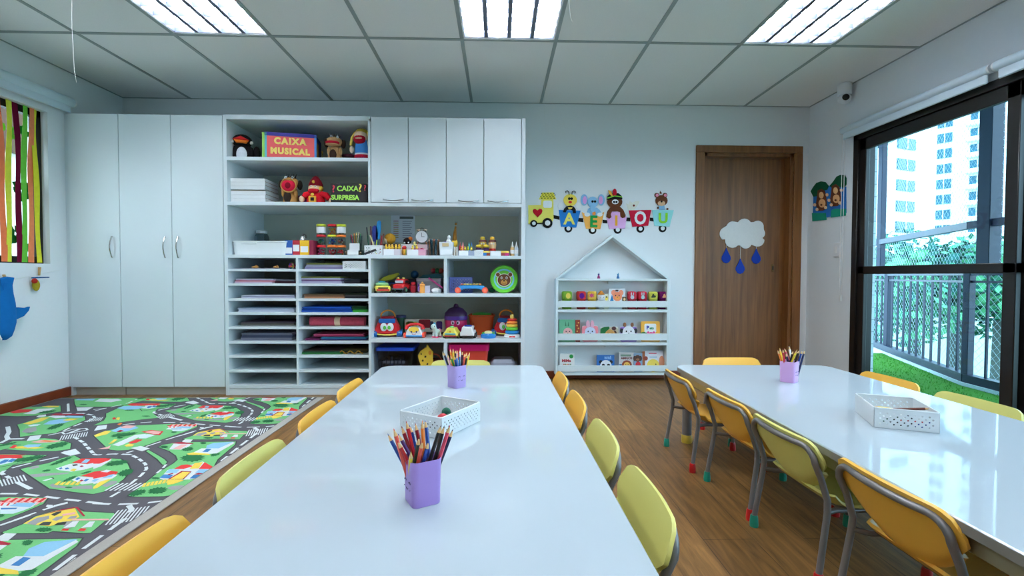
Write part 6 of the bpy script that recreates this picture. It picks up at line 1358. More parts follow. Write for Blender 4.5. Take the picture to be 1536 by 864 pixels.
# ---- upper left toy shelf
t = toy('toy_bus', 'yellow toy school bus with teal roof at the left of the upper toy shelf', 'toy bus', 573, .10, zD, .35)
b = MB().box((-.058, -.075, .014), (.058, .07, .058), pl((238, 224, 90)), .008).build('body', t); MB().box((-.05, -.04, .056), (.05, .06, .083), pl((150, 205, 150)), .012).build('roof', b); MB().box((-.028, -.03, .080), (.028, .03, .094), pl((50, 150, 170)), .008).build('light_bar', b)
MB().box((-.05, -.0775, .018), (.05, -.074, .032), RED, .002).build('bumper', b); MB().box((-.038, -.0772, .034), (.038, -.0745, .046), mat((80, 40, 24), .5), .001).build('grille', b)
wheels(t, [(s*.056, y, .019) for s in (-1, 1) for y in (-.045, .045)], .019, .018, TYRE, YL)
t = toy('tipper_toy', 'yellow shovel toy with blue parts lying behind the toy bus', 'toy', 584, .30, zD, .2)
MB().box((-.075, -.03, 0), (.075, .05, .085), pl((40, 90, 160)), .01).build('base', t); MB().ell((.03, -.03, .05), (.025, .02, .02), pl((190, 90, 60)), 12, 8).build('knob', t)
MB().prism([(-.085, .10), (-.03, .135), (.075, .165), (.088, .15), (.03, .105), (-.05, .088)], -.05, .05, pl((206, 196, 50)), FRONT, bev=.008).build('shovel', t)
t = toy('toy_truck', 'red toy fire engine with yellow lights on the upper toy shelf', 'toy truck', 603, .13, zD, -.3)
b = MB().box((-.05, -.07, .026), (.05, .07, .072), RED, .012).build('body', t); MB().box((-.044, -.045, .070), (.044, .05, .112), RED, .012).build('cab', b); MB().box((-.036, -.048, .078), (.036, -.043, .100), mat((190, 200, 214), .15), .004).build('windscreen', b)
for s in (-1, 1): MB().ell((s*.024, -.02, .118), (.012, .012, .009), pl((250, 220, 120)), 10, 8).build('beacon', b); MB().box((s*.044, -.03, .08), (s*.047, .03, .1), K_, .002).build('side_window', b)
MB().box((-.052, -.077, .026), (.052, -.066, .038), pl((80, 90, 100)), .003).build('bumper', b); wheels(t, [(s*.05, y, .025) for s in (-1, 1) for y in (-.042, .044)], .025, .022, TYRE, pl((90, 160, 120)))
t = toy('robot_toy', 'dark red toy figure standing right of the fire engine', 'toy', 620, .14, zD); MB().box((-.022, -.02, 0), (.022, .02, .06), pl((150, 20, 36)), .006).build('body', t); MB().box((-.018, -.016, .062), (.018, .016, .088), pl((176, 24, 40)), .006).build('head', t); MB().box((-.03, -.01, .02), (-.022, .01, .055), pl((130, 16, 32)), .003).build('arm', t)
t = toy('blue_ball', 'dark blue ball behind the fire engine', 'ball', 622, .33, zD+.115); MB().ell((0, 0, .034), .034, pl((22, 84, 126)), 20, 14).build('ball', t)
bx3('storage_box', 'dark box carrying the blue ball at the back of the upper toy shelf', 'box', 620, .12, .1, .114, .33, zD, (40, 44, 60))
t = toy('storage_tray', 'grey storage tray with purple front on the upper toy shelf', 'tray', 645.5, .27, zD); m = MB(); tub(m, .20, .2, .115, .015, mat((150, 152, 158), .4), .95).build('tub', t); MB().box((-.1, -.104, .09), (.1, -.096, .118), mat((176, 170, 176), .4), .003).build('rim_band', t); MB().box((-.09, -.098, .01), (-.055, -.094, .08), mat((90, 50, 130), .5)).build('purple_panel', t)
t = toy('toy_cup', 'orange bottle shaped figure before the grey tray', 'toy', 633.5, .10, zD); MB().lathe([(.022, 0), (.023, .005), (.02, .06), (.024, .062), (.02, .072), (.008, .078)], pl((250, 170, 80)), 16).build('body', t); MB().ell((.0, 0, .082), (.01, .01, .009), pl((246, 190, 110)), 10, 8).build('knob', t); MB().tube([(-.02, 0, .055), (-.034, 0, .045), (-.034, 0, .02), (-.02, 0, .012)], .004, pl((150, 120, 200)), 8).build('handle', t)
bx3('small_box', 'small white and lilac box beside the orange figure', 'box', 641.8, .042, .05, .058, .12, zD, (206, 204, 222))
t = toy('mouse_toy', 'white toy mouse at the right front of the upper toy shelf', 'toy', 654, .10, zD); MB().ell((0, 0, .020), (.036, .028, .021), W_, 14, 10).build('body', t); MB().ell((.028, -.01, .018), (.016, .016, .015), pl((200, 206, 212)), 10, 8).build('head', t); MB().ell((.02, -.008, .036), (.007, .004, .008), pl((220, 200, 206)), 8, 6).build('ear', t)
t = toy('teal_lid', 'teal lid leaning over the grey tray', 'lid', 647, .26, zD+.119); MB().prism([(-.105, 0), (-.06, .028), (.06, .038), (.10, .012), (.10, 0)], -.05, .05, pl((16, 92, 104)), FRONT, bev=.004).build('shell', t)
p = at(643, 417, y=YF+.14); q_ = at(664, 432, y=YF+.13); t = thing('toy_wand', 'pink toy wand leaning across the grey tray', 'toy', p); MB().tube([(0, 0, 0), q_-p], [.008, .006], pl((206, 60, 140)), 8).build('rod', t)
for lab, u, c in (('red ball on the teal lid', 650, (176, 30, 50)), ('dark green ball at the back of the upper toy shelf', 656, (20, 100, 60)), ('orange red ball at the right end behind the teal lid', 661.5, (190, 50, 40))):
    t = toy('small_ball', lab, 'ball', u, .30, zD+.158, 0, 'small balls behind the teal lid'); MB().ell((0, 0, .024), .022, pl(c), 14, 10).build('ball', t)
# ---- upper right toy shelf
bk = basket('plastic_basket', 'lilac blue plastic basket behind the xylophone', 'basket', (at(692.5, 438, y=YF+.24).x, YF+.24, zD), 0, .185, .16, .125, (14, 9), .004, mt=pl((112, 122, 190)), vcell=9)
t = toy('toy_xylophone', 'blue toy xylophone with orange wheels and cream keys', 'toy xylophone', 707.5, .09, zD); XB = pl((60, 150, 214))
MB().prism([(-.118, .03), (-.10, .058), (-.05, .066), (.05, .066), (.10, .058), (.118, .03), (.10, .014), (.06, .036), (-.06, .036), (-.10, .014)], -.035, .035, XB, FRONT, bev=.005).build('frame', t); wheels(t, [(s*.108, -.036, .024) for s in (-1, 1)]+[(s*.108, .036, .024) for s in (-1, 1)], .024, .012, pl((244, 96, 70)), pl((250, 130, 100)), axis='Y')
for i in range(7): MB().box((-.078+.0245*i-.009, -.04+.0*i, .067), (-.078+.0245*i+.009, .04, .077), pl([(236, 120, 80), (244, 206, 110), (230, 214, 130), (206, 190, 110), (240, 200, 110), (244, 214, 120), (236, 160, 90)][i]), .002).build('key', t)
t = toy('bear_drum', 'round toy drum with green rim and a brown bear face leaning on the toy shelf', 'toy drum', 756, .12, zD, 0); r_ = .113; TD = TR((0, 0, r_)) @ RX(PI/2-.06)
MB().lathe([(r_*.96, -.05), (r_, -.04), (r_, .02), (r_*.93, .028), (r_*.88, .022)], pl((110, 206, 60)), 40, TD).build('rim', t); MB().lathe([(.0001, .020), (r_*.885, .020), (r_*.885, .0)], pl((40, 140, 196)), 40, TD).build('drum_skin', t)
MB().lathe([(r_*.62, .0205), (r_*.63, .0222), (r_*.74, .0222), (r_*.75, .0205)], pl((120, 196, 226)), 36, TD).build('pale_ring', t)
bear = MB().prism([(x*1.13, y*1.08) for x, y in el(0, -.008, .052, .050, 24)], .0215, .025, pl((226, 226, 220)), TD).build('white_outline', t)
h = MB().prism(el(0, -.008, .052, .048, 24), .0215, .028, pl((110, 62, 30)), TD).build('bear_face', t)
for s in (-1, 1):
    MB().prism(el(s*.05, .036, .021, .021, 18), .0215, .0245, pl((226, 226, 220)), TD).build('ear_outline', t); MB().prism(el(s*.05, .036, .016, .016, 18), .0215, .027, pl((120, 68, 34)), TD).build('ear', h)
MB().prism(el(0, -.026, .026, .021, 18), .027, .0305, pl((206, 150, 70)), TD).build('muzzle', h); MB().prism(el(0, -.014, .009, .006, 12), .030, .033, K_, TD).build('nose', h)
for s in (-1, 1): MB().prism(el(s*.02, .010, .0085, .011, 12), .0275, .0295, W_, TD).build('eye', h); MB().prism(el(s*.018, .009, .0045, .006, 10), .029, .031, K_, TD).build('pupil', h)
m = MB().tube([TD @ Vector((.014*math.cos(a), -.028-.012*math.sin(a), .0315)) for a in [PI*k/8 for k in range(9)]], .0014, K_, 6); m.build('mouth', h)
t = toy('green_toy', 'dark green toy between the xylophone and the drum', 'toy', 738, .20, zD); MB().ell((0, 0, .022), (.03, .03, .022), pl((26, 96, 70)), 12, 8).build('body', t); MB().ell((.012, 0, .044), (.012, .012, .01), pl((190, 70, 50)), 10, 8).build('knob', t)
# ---- lower toy shelf
def carbag(label, u, dy, rz, s=1.0):
    t = toy('car_bag', label, 'toy bag', u, dy, zE, rz, 'red car shaped toy bags'); S = Matrix.Scale(s, 4); RB = pl((204, 32, 42))
    b = MB().prism([(-.10, .025), (-.098, .07), (-.075, .115), (-.062, .145), (.062, .145), (.075, .115), (.098, .07), (.10, .025), (.06, .018), (-.06, .018)], -.055, .07, RB, S @ FRONT, bev=.016).build('body', t)
    MB().prism([(-.06, .145), (-.052, .165), (.052, .165), (.06, .145)], -.04, .045, pl((150, 24, 40)), S @ FRONT, bev=.008).build('roof', b); MB().box((-.066, -.078, .112), (.066, -.06, .15), pl((30, 100, 180)), .008, S).build('windscreen', b)
    MB().tube([(.098*math.cos(PI+PI*k/12), -.070, .040-.022*math.sin(PI*k/12)) for k in range(13)], .006, pl((236, 214, 90)), 8, S).build('smile', b)
    for sg in (-1, 1):
        e = MB().ell((sg*.026, -.072, .082), (.027, .010, .034), W_, 16, 12, S).build('eye', b); MB().ell((sg*.018, -.081, .078), (.013, .005, .016), pl((90, 190, 70)), 12, 8, S).build('iris', e)
    for sg in (-1, 1):
        for y in (-.05, .045): MB().cyl((sg*.078, y, .027), (sg*.118, y, .027), .027, pl((24, 100, 170)), 18, None, S).build('wheel', t)
    MB().tube([(.058*math.cos(PI*k/12), 0, .16+.052*math.sin(PI*k/12)) for k in range(13)], .007, pl((236, 150, 50)), 8, S).build('handle', t)
    return t
carbag('red car shaped toy bag with big eyes, left on the lower toy shelf', 582, .17, .12, 1.0)
cb2 = carbag('red car shaped toy bag half hidden behind the ring stacker', 759.5, .24, -.1, 1.0)
t = toy('green_tub', 'dark green tub behind the left car bag', 'tub', 599, .34, zE); MB().lathe([(.05, 0), (.058, .14), (.05, .145)], pl((24, 84, 56)), 18).build('tub', t); MB().lathe([(.06, .14), (.06, .155), (.05, .16)], pl((60, 60, 110)), 18).build('lid', t)
t = toy('picture_board', 'white picture puzzle board with red and purple patches behind the toy telephone', 'puzzle board', 637, .30, zE+.02, 0); w, h = .34, .108
MB().box((-w/2, -.005, 0), (w/2, .005, h), mat((226, 222, 206), .5), .002).build('board', t)
for x, z, rx, rz_, c in ((-.11, .05, .05, .035, (220, 190, 80)), (.0, .07, .05, .036, (150, 20, 40)), (.125, .055, .026, .036, (90, 50, 140)), (.06, .055, .016, .036, (60, 60, 90)), (-.12, .06, .03, .03, (130, 170, 80))): MB().prism(rrect(x-rx, z-rz_, x+rx, z+rz_, .012, 3), 0, .0065, mat(c, .6), FRONT, bev=.001).build('picture_patch', t)
bx3('small_box', 'dark strip box the picture board stands on', 'box', 637, .32, .05, .019, .30, zE, (60, 44, 40))
t = toy('toy_telephone', 'toy telephone with smiling face, red handset and orange wheels', 'toy telephone', 622.5, .09, zE, 0)
b = MB().prism([(-.066, .018), (-.062, .05), (-.04, .085), (.04, .085), (.062, .05), (.066, .018)], -.045, .05, W_, FRONT, bev=.008).build('body', t); MB().box((-.066, -.054, .010), (.066, .05, .026), pl((70, 150, 210)), .006).build('base', b)
MB().prism(el(0, .068, .042, .022, 20), .047, .052, pl((246, 206, 80)), FRONT, bev=.001).build('dial', b)
for sg in (-1, 1): MB().ell((sg*.02, -.052, .050), (.006, .004, .007), pl((30, 60, 120)), 8, 6).build('eye', b)
MB().tube([(.014*math.cos(a), -.053, .036-.008*math.sin(a)) for a in [PI*k/8 for k in range(9)]], .002, pl((206, 60, 80)), 6).build('smile', b)
MB().tube([(-.066, -.01, .068), (-.062, -.01, .092), (-.03, -.01, .108), (.03, -.01, .108), (.062, -.01, .092), (.066, -.01, .068)], [.017, .014, .010, .010, .014, .017], RED, 12).build('handset', t)
wheels(t, [(s*.074, y, .021) for s in (-1, 1) for y in (-.03, .03)], .021, .018, pl((240, 84, 60)), pl((246, 120, 90)))
t = toy('pony_toy', 'white toy pony with blue mane and pink feet', 'toy pony', 654, .08, zE, -.5); PW_ = pl((214, 236, 232))
MB().ell((0, .01, .045), (.026, .036, .026), PW_, 14, 10).build('body', t); h = MB().ell((0, -.034, .092), (.019, .024, .022), PW_, 14, 10).build('head', t); MB().cyl((0, -.012, .05), (0, -.026, .085), .017, PW_, 12).build('neck', t)
m = MB()
for k in range(4): m.ell((0, -.02+k*.009, .112-k*.017), (.009, .010, .012), pl((60, 160, 206)), 10, 8)
m.build('mane', h)
for sx in (-1, 1):
    for y in (-.012, .032): l = MB().cyl((sx*.016, y, .008), (sx*.014, y, .04), .010, PW_, 10).build('leg', t); MB().cyl((sx*.016, y, 0), (sx*.016, y, .012), .0125, pl((230, 80, 130)), 10).build('hoof', l)
    MB().ell((sx*.016, -.044, .096), .004, K_, 8, 6).build('eye', h)
MB().ell((0, .048, .04), (.014, .016, .03), pl((240, 140, 180)), 10, 8).build('tail', t)
t = toy('fruit_bag', 'magenta and purple acorn shaped toy bag with a face on the lower shelf', 'toy bag', 684, .22, zE, 0)
b = MB().lathe([(.001, .02), (.05, .022), (.082, .05), (.092, .10), (.09, .145)], pl((190, 24, 92)), 28, sy=.7).build('body', t); MB().lathe([(.094, .130), (.098, .15), (.092, .19), (.06, .225), (.022, .24), (.015, .262), (.008, .266)], pl((60, 26, 76)), 28, sy=.7).build('cap', t); MB().lathe([(.0965, .134), (.0985, .150), (.0965, .164)], pl((80, 44, 140)), 28, sy=.72).build('band', t)
for sg in (-1, 1): e = MB().ell((sg*.022, -.062, .112), (.015, .006, .02), pl((206, 170, 206)), 12, 8).build('eye', b); MB().ell((sg*.020, -.067, .110), (.007, .003, .01), K_, 8, 6).build('pupil', e)
MB().tube([(-.1, 0, .02), (-.104, 0, .1), (-.09, .01, .16)], .003, pl((190, 180, 170)), 6).build('strap', t)
bx3('small_box', 'low dark stand under the acorn shaped bag', 'box', 684, .09, .08, .0215, .22, zE, (50, 20, 44))
t = toy('toy_taxi', 'yellow toy taxi car before the acorn shaped bag', 'toy car', 678, .07, zE, -.15)
b = MB().prism([(-.062, .016), (-.06, .04), (-.044, .056), (-.03, .082), (.03, .082), (.044, .056), (.06, .04), (.062, .016)], -.05, .06, pl((240, 226, 100)), FRONT, bev=.012).build('body', t); MB().prism([(-.03, .06), (-.023, .078), (.023, .078), (.03, .06)], .045, .053, pl((90, 170, 160)), FRONT).build('windscreen', b); MB().box((-.044, -.064, .030), (.044, -.058, .042), pl((80, 170, 190)), .003).build('grille', b); MB().box((-.05, -.065, .014), (.05, -.056, .024), pl((170, 30, 40)), .003).build('bumper', b); MB().ell((0, -.056, .055), (.012, .006, .010), pl((220, 150, 60)), 10, 8).build('badge', b)
MB().box((-.016, -.012, .08), (.016, .012, .094), pl((90, 180, 110)), .004).build('roof_sign', b); wheels(t, [(s*.056, y, .017) for s in (-1, 1) for y in (-.035, .04)], .017, .018, pl((60, 50, 40)), YL)
t = toy('toy_van', 'white toy police van with black wheels on the lower toy shelf', 'toy car', 702.5, .075, zE, -.06)
b = MB().prism([(-.054, .022), (-.056, .05), (-.046, .062), (-.040, .092), (.040, .092), (.046, .062), (.056, .05), (.054, .022)], -.06, .09, W_, FRONT, bev=.008).build('body', t); MB().box((-.035, -.061, .066), (-.003, -.057, .086), mat((40, 60, 76), .15), .002).build('windscreen', b); MB().box((.003, -.061, .066), (.035, -.057, .086), mat((40, 60, 76), .15), .002).build('windscreen', b)
MB().box((-.056, -.072, .012), (.056, -.056, .030), K_, .004).build('bumper', b); MB().box((-.03, -.03, .092), (.03, -.008, .104), mat((30, 60, 150), .2), .004).build('light_bar', b)
for s in (-1, 1): MB().cyl((s*.036, -.068, .042), (s*.036, -.055, .042), .0085, mat((30, 34, 40), .2), 12).build('headlight', b); MB().box((s*.046, -.02, .062), (s*.0485, .06, .084), mat((40, 60, 76), .15), .001).build('side_window', b)
wheels(t, [(s*.054, y, .021) for s in (-1, 1) for y in (-.034, .055)], .021, .02, TYRE, pl((150, 150, 150)))
for s in (.02, .034): MB().cyl((s, .05, .09), (s+.004, .05, .112), .0018, K_, 6).build('aerial', b)
t = toy('orange_tub', 'orange plastic tub with green lid on the lower toy shelf', 'tub', 722.5, .32, zE); OT = pl((204, 80, 22)); tub(MB(), .215, .17, .165, .03, OT, .82).build('tub', t); MB().tube([(x, y, .163) for x, y in rrect(-.108, -.085, .108, .085, .03, 6)], .007, OT, 8, closed=True).build('rim', t); MB().ell((0, 0, .168), (.085, .066, .020), pl((50, 150, 50)), 24, 10).build('lid', t)
t = toy('toy_steering', 'round blue toy with green and white buttons before the orange tub', 'toy', 732.5, .07, zE); MB().lathe([(.058, 0), (.062, .01), (.06, .026), (.045, .036)], pl((40, 130, 206)), 28).build('base', t); MB().ell((0, -.004, .04), (.036, .034, .018), pl((226, 220, 160)), 16, 10).build('dome', t)
for s in (-1, 1): MB().ell((s*.038, -.01, .036), (.014, .016, .012), GRN, 10, 8).build('button', t)
MB().ell((0, -.05, .024), (.012, .008, .008), W_, 10, 8).build('nose', t)
t = toy('ring_stacker', 'ring stacking toy of coloured rings at the right end of the lower toy shelf', 'ring stacker', 768, .085, zE, 0)
MB().lathe([(.058, 0), (.066, .006), (.064, .022), (.05, .03)], W_, 28).build('base', t); MB().box((-.024, -.0655, .007), (.024, -.061, .019), RED, .003).build('red_plate', t)
z = .030
for r_, c, hh in ((.056, (40, 136, 206), .029), (.050, (110, 206, 70), .026), (.047, (250, 206, 80), .025), (.045, (248, 146, 60), .023), (.040, (214, 40, 40), .020)):
    MB().lathe([(r_-.014, 0), (r_-.003, hh*.14), (r_, hh*.5), (r_-.003, hh*.86), (r_-.014, hh)], pl(c), 28, c=(0, 0, z)).build('ring', t); z += hh+.0005
MB().lathe([(.012, 0), (.012, z+.032-.03), (.017, z+.003-.0), (.015, z+.03), (.01, z+.032)], pl((240, 222, 110)), 16, c=(0, 0, .0)).build('post', t)
# ---- bottom compartments
def bin_(label, u, wpx, hpx, dy, body, lidc, d=.3, z=None, lidh=.026, over=.008, dome=False):
    t = toy('storage_bin', label, 'storage bin', u, dy, zF_, fd=d/2); w = wpx*PXM(YF+dy-d/2); h = hpx*PXM(YF+dy-d/2)
    tub(MB(), w, d, h, .02, body, .88).build('tub', t); L_ = MB().prism(rrect(-w/2-over, -d/2-over, w/2+over, d/2+over, .025, 5), h-.006, h+lidh-.006, lidc, bev=.006).build('lid', t)
    return t, w, h, d
CG = glass_mat((214, 220, 228), .9)
t, w, h, d = bin_('clear storage bin with bright blue lid in the bottom left toy compartment', 592, 54, 50, .20, CG, pl((26, 74, 196)))
for i in range(7):
    c = toy('toy_block', 'dark grey toy block inside the clear bin with blue lid', 'toy block', 575+i*5.4, .22, zF_+.004, .3*i, 'dark toy blocks inside the clear bin with blue lid'); MB().box((-.013, -.03, 0), (.013, .03, .15+.02*(i % 3)), mat((84, 88, 100), .6), .004).build('block', c)
m = MB()
for i in range(6): m.box((-.09+.03*i, -d/2-.0015, .16), (-.068+.03*i, -d/2+.0005, .166+.016), mat((60, 66, 80), .5))
m.build('printed_band', t)
t = toy('giraffe_pull_toy', 'yellow wooden giraffe toy with brown spots in the bottom compartment', 'toy giraffe', 638.5, .08, zF_, 0); GY = mat((238, 200, 66), .5); zz0 = .0
gp = [(627, 533.5), (631, 526), (637, 522), (641, 517), (645, 523), (650, 528), (649, 536), (650, 545), (649, 575), (630, 575), (631, 546), (629, 541)]
P_ = [(at(u, v, y=t.location.y).x-t.location.x, at(u, v, y=t.location.y).z-zF_) for u, v in gp]; P_ = [(x, max(z, .0)) for x, z in P_]
b = MB().prism(P_, -.012, .012, GY, FRONT, bev=.003).build('body', t)
def gpx(u, v): q = at(u, v, y=t.location.y-.013); return (q.x-t.location.x, q.z-zF_)
for (u, v, r_) in ((638, 535, 1.7), (634, 541, 1.6), (641, 546, 1.5), (640, 553, 1.6)): x, z = gpx(u, v); k = r_*PXM(3.85); MB().prism([(x-k, z-k*.6), (x-k*.4, z+k), (x+k, z+k*.7), (x+k*.6, z-k)], .0115, .0145, mat((60, 40, 24), .5), FRONT).build('spot', b)
x, z = gpx(632, 531); MB().prism(el(x, z, .005, .005, 12), .0115, .015, K_, FRONT).build('eye', b); x, z = gpx(645, 529); MB().prism(el(x, z, .012, .018, 12), .0115, .016, mat((226, 140, 50), .5), FRONT).build('ear', b)
x, z = gpx(639, 520); MB().prism(el(x, z, .005, .009, 10), .0115, .0145, mat((40, 30, 24), .5), FRONT).build('horn', b)
t = toy('red_toy_box', 'dark red wooden toy arch behind the giraffe toy', 'toy', 655, .26, zF_); MB().box((-.05, -.06, 0), (.05, .06, .16), mat((130, 30, 30), .6), .006).build('body', t); MB().tube([(-.05, -.065, .19+.0), (-.02, -.065, .215), (.02, -.065, .205), (.05, -.065, .165)], .006, mat((190, 80, 40), .6), 8).build('arch', t)
t, w, h, d = bin_('orange red storage bin with magenta lid in the bottom right compartment', 703, 58, 50, .20, mat((214, 70, 54), .35), pl((222, 22, 112)), lidh=.05)
t = toy('food_box', 'clear box with domed grey lid in the bottom right corner of the shelf wall', 'storage box', 754, .16, zF_, fd=.12); tub(MB(), .215, .24, .125, .03, CG, .9).build('tub', t)
MB().prism(rrect(-.118, -.128, .118, .128, .03, 5), .122, .140, mat((150, 156, 170), .3), bev=.005).build('rim', t); MB().prism(rrect(-.095, -.1, .095, .1, .03, 5), .139, .185, mat((160, 166, 180), .25), bev=.022).build('lid', t)
for i in range(6):
    c = toy('toy_block', 'coloured toy block inside the domed clear box', 'toy block', 740+i*5.6, .12, zF_+.004, .4*i, 'coloured toy blocks inside the domed clear box'); MB().box((-.012, -.02, 0), (.012, .02, .07+.015*(i % 2)), mat([(190, 120, 90), (60, 80, 120), (206, 190, 150), (90, 70, 110), (170, 90, 70), (100, 120, 110)][i], .5), .003).build('block', c)
# ---- paper slots
SZ = [S3[0]]+SLOT
def slotz(r): return SLOT[r]+.0097
def papers(label, u0, u1, r, h, cols, dy=.06, d=.28, cat='paper stack', name='paper_stack', skew=.0, n=None, z0=0):
    y = YF+dy; z = slotz(r)+z0; xa = at(u0, px((0, y, z))[1], y=y).x; xb = at(u1, px((0, y, z))[1], y=y).x; n = n or max(2, int(h/.006)); rp = random.Random(int(u0*10+r)); m = MB(); hs = h/n
    cx = (xa+xb)/2
    for k in range(n):
        a = rp.uniform(-.006, .006); b = rp.uniform(-.008, .008); c_ = mat(cols[min(k*len(cols)//n, len(cols)-1)], .8, var=.06)
        m.box((xa-cx+a+skew*k, b, hs*k), (xb-cx+a-abs(skew)*k*.5, d+b, hs*(k+.86)), c_)
    o = m.build(name, None); o.location = (cx, y, z); return tag(o, label, cat)
L1, L2 = 343.5, 443; R1, R2 = 449, 551
papers('thin dark sheets lying in the top left paper slot', 352, 434, 0, .008, [(120, 116, 124), (150, 146, 160)])
for u, s in ((383, 1), (414, .7)):
    t = toy('clay_model', 'small orange clay model on the sheets in the top left slot, %s' % ('left one' if s == 1 else 'right one'), 'model', u, .07, slotz(0)+.008, 0, 'orange clay models'); MB().ell((0, 0, .008), (.03*s, .02, .009), mat((206, 150, 80), .8), 12, 8).build('base', t); MB().ell((.008, 0, .017), (.012*s, .01, .007), mat((180, 120, 60), .8), 10, 8).build('bump', t)
t = toy('yarn_ball', 'multicoloured ball of yarn at the right of the top left slot', 'yarn ball', 438, .06, slotz(0)); yb = random.Random(4)
MB().ell((0, 0, .026), .023, fab((120, 40, 60)), 16, 12).build('core', t)
for k, c in enumerate(((190, 50, 60), (60, 50, 150), (40, 120, 60), (206, 110, 50), (150, 60, 130), (220, 220, 120))):
    q = RZ(k*1.1) @ RX(k*.9+.3); MB().tube([Vector((0, 0, .026))+q @ Vector((.024*math.cos(a), .024*math.sin(a), 0)) for a in [2*PI*i/18 for i in range(18)]], .0035, fab(c), 6, closed=True).build('strand', t)
papers('pink and white papers with red and purple edges in the second left slot', 353, 409, 1, .036, [(226, 206, 226), (220, 80, 90), (214, 190, 226), (232, 226, 240)])
papers('dark folder beside the pink papers in the second left slot', 411, 442, 1, .030, [(90, 40, 60), (150, 150, 160)], dy=.10)
papers('lilac white papers in the third left slot', 363, 442, 2, .024, [(206, 206, 226), (160, 160, 190), (226, 228, 240)])
papers('thick stack of white papers in the fourth left slot', 357, 441, 3, .036, [(220, 224, 238), (200, 206, 226), (130, 150, 170)])
papers('beige papers in the fifth left slot', 362, 441, 4, .030, [(150, 144, 132), (130, 120, 116), (90, 70, 90)], dy=.1)
papers('grey blue patterned paper pad in the sixth left slot', 362, 438, 5, .058, [(150, 152, 170), (84, 88, 120), (140, 142, 164)], n=14)
papers('lilac paper stack with olive top in the first right slot', 457, 514, 0, .050, [(170, 160, 200), (206, 200, 226), (150, 150, 70)], skew=.002)
basket('plastic_basket', 'white perforated box at the right of the first right paper slot', 'basket', (at(534, 400, y=YF+.06).x, YF+.06, slotz(0)), 0, .176, .10, .062, (14, 8), .002, vcell=5)
papers('lilac papers with olive top sheet in the second right slot', 450, 512, 1, .056, [(214, 206, 230), (150, 110, 160), (220, 214, 236), (150, 152, 70)], skew=.0015)
papers('crumpled dark plastic sheets at the right of the second right slot', 516, 540, 1, .035, [(76, 66, 80), (60, 60, 70)], dy=.12)
papers('brown and orange papers in the third right slot', 456, 515, 2, .034, [(206, 150, 110), (130, 90, 60), (90, 70, 40)])
papers('dark plastic folders at the right of the third right slot', 517, 550, 2, .040, [(60, 56, 66), (100, 90, 90), (50, 60, 40)], dy=.09)
papers('bright blue folders in the fourth right slot', 451, 528, 3, .042, [(30, 90, 190), (24, 76, 176), (34, 100, 200)], skew=.003)
papers('green ribbon sheets at the right of the fourth right slot', 530, 551, 3, .050, [(60, 180, 60), (20, 90, 40), (30, 70, 40)], skew=-.002)
t = toy('fabric_roll', 'dusky red fabric roll with a cream band in the fifth right slot', 'fabric roll', 507, .08, slotz(4)); MB().tube([(-.215, 0, .037), (.215, 0, .037)], .037, mat((176, 62, 84), .95, var=.3, scale=70, bump=.6), 20).build('roll', t); MB().tube([(-.018, 0, .037), (.026, 0, .037)], .0385, mat((216, 190, 160), .9), 20).build('band', t)
papers('blue and teal card sheets in the sixth right slot', 482, 550, 5, .028, [(40, 50, 110), (24, 110, 140)])
papers('pink card sheets over the blue ones in the sixth right slot', 470, 546, 5, .020, [(190, 60, 110), (206, 84, 124)], skew=.003, z0=.030)
papers('dark purple sheet at the left of the sixth right slot', 458, 480, 5, .014, [(110, 30, 90), (130, 40, 100)])
papers('green crepe sheets in the seventh right slot', 451, 512, 6, .030, [(60, 150, 70), (40, 90, 60), (80, 50, 50)], skew=.006)
t = toy('ribbon', 'curled gold ribbon at the right of the seventh right slot', 'ribbon', 527, .06, slotz(6)); MB().tube([(-.09+.013*i, .006*math.cos(i*1.3), .016+.012*math.sin(i*1.25)) for i in range(15)], .0045, mat((206, 150, 40), .35, .4), 8).build('strip', t)
papers('dark foil sheets under the gold ribbon in the seventh right slot', 515, 550, 6, .034, [(60, 60, 40), (90, 76, 40)], dy=.12)
# ================================================================ the house rack: blocks, soft books, board books, pegs
def onrack(name, label, cat, u, r, dy, rz=0, group=None):
    y = BY+dy; z = HS[r]+.0005; x = at(u, px((0, y, z))[1], y=y).x
    return thing(name, label, cat, (x, y, z), rz, group)
# the rail hides the lower part of what stands behind it: measure heights from the board up
def topz(v, y): return at(920, v, y=y).z
# alphabet cubes on the first shelf stand on the rail's level
cubes = [(850, (126, 170, 60), (230, 200, 90), 'green', 'disc', .2), (871.5, (206, 60, 60), (96, 30, 130), 'red', 'disc', .0), (888, (226, 186, 80), (206, 80, 140), 'yellow', 'flower', -.3), (947.5, (206, 60, 76), (190, 206, 214), 'red', 'rabbit', -.15), (962.5, (206, 50, 70), (170, 206, 210), 'red', 'rabbit', -.05), (979, (206, 206, 90), (70, 80, 70), 'lime', 'duck', -.2), (993.5, (110, 24, 90), (240, 180, 130), 'purple', 'duck', .1)]
clab = ['green soft cube with an orange print, leftmost in the house rack', 'red soft cube with a purple dot, second from the left in the house rack', 'yellow soft cube with a pink flower print in the house rack', 'red soft cube with a grey rabbit print, left of the pair', 'red soft cube with a grey rabbit print, right of the pair', 'lime soft cube with a duck print in the house rack', 'purple soft cube with an orange print, rightmost in the house rack']
s = .078
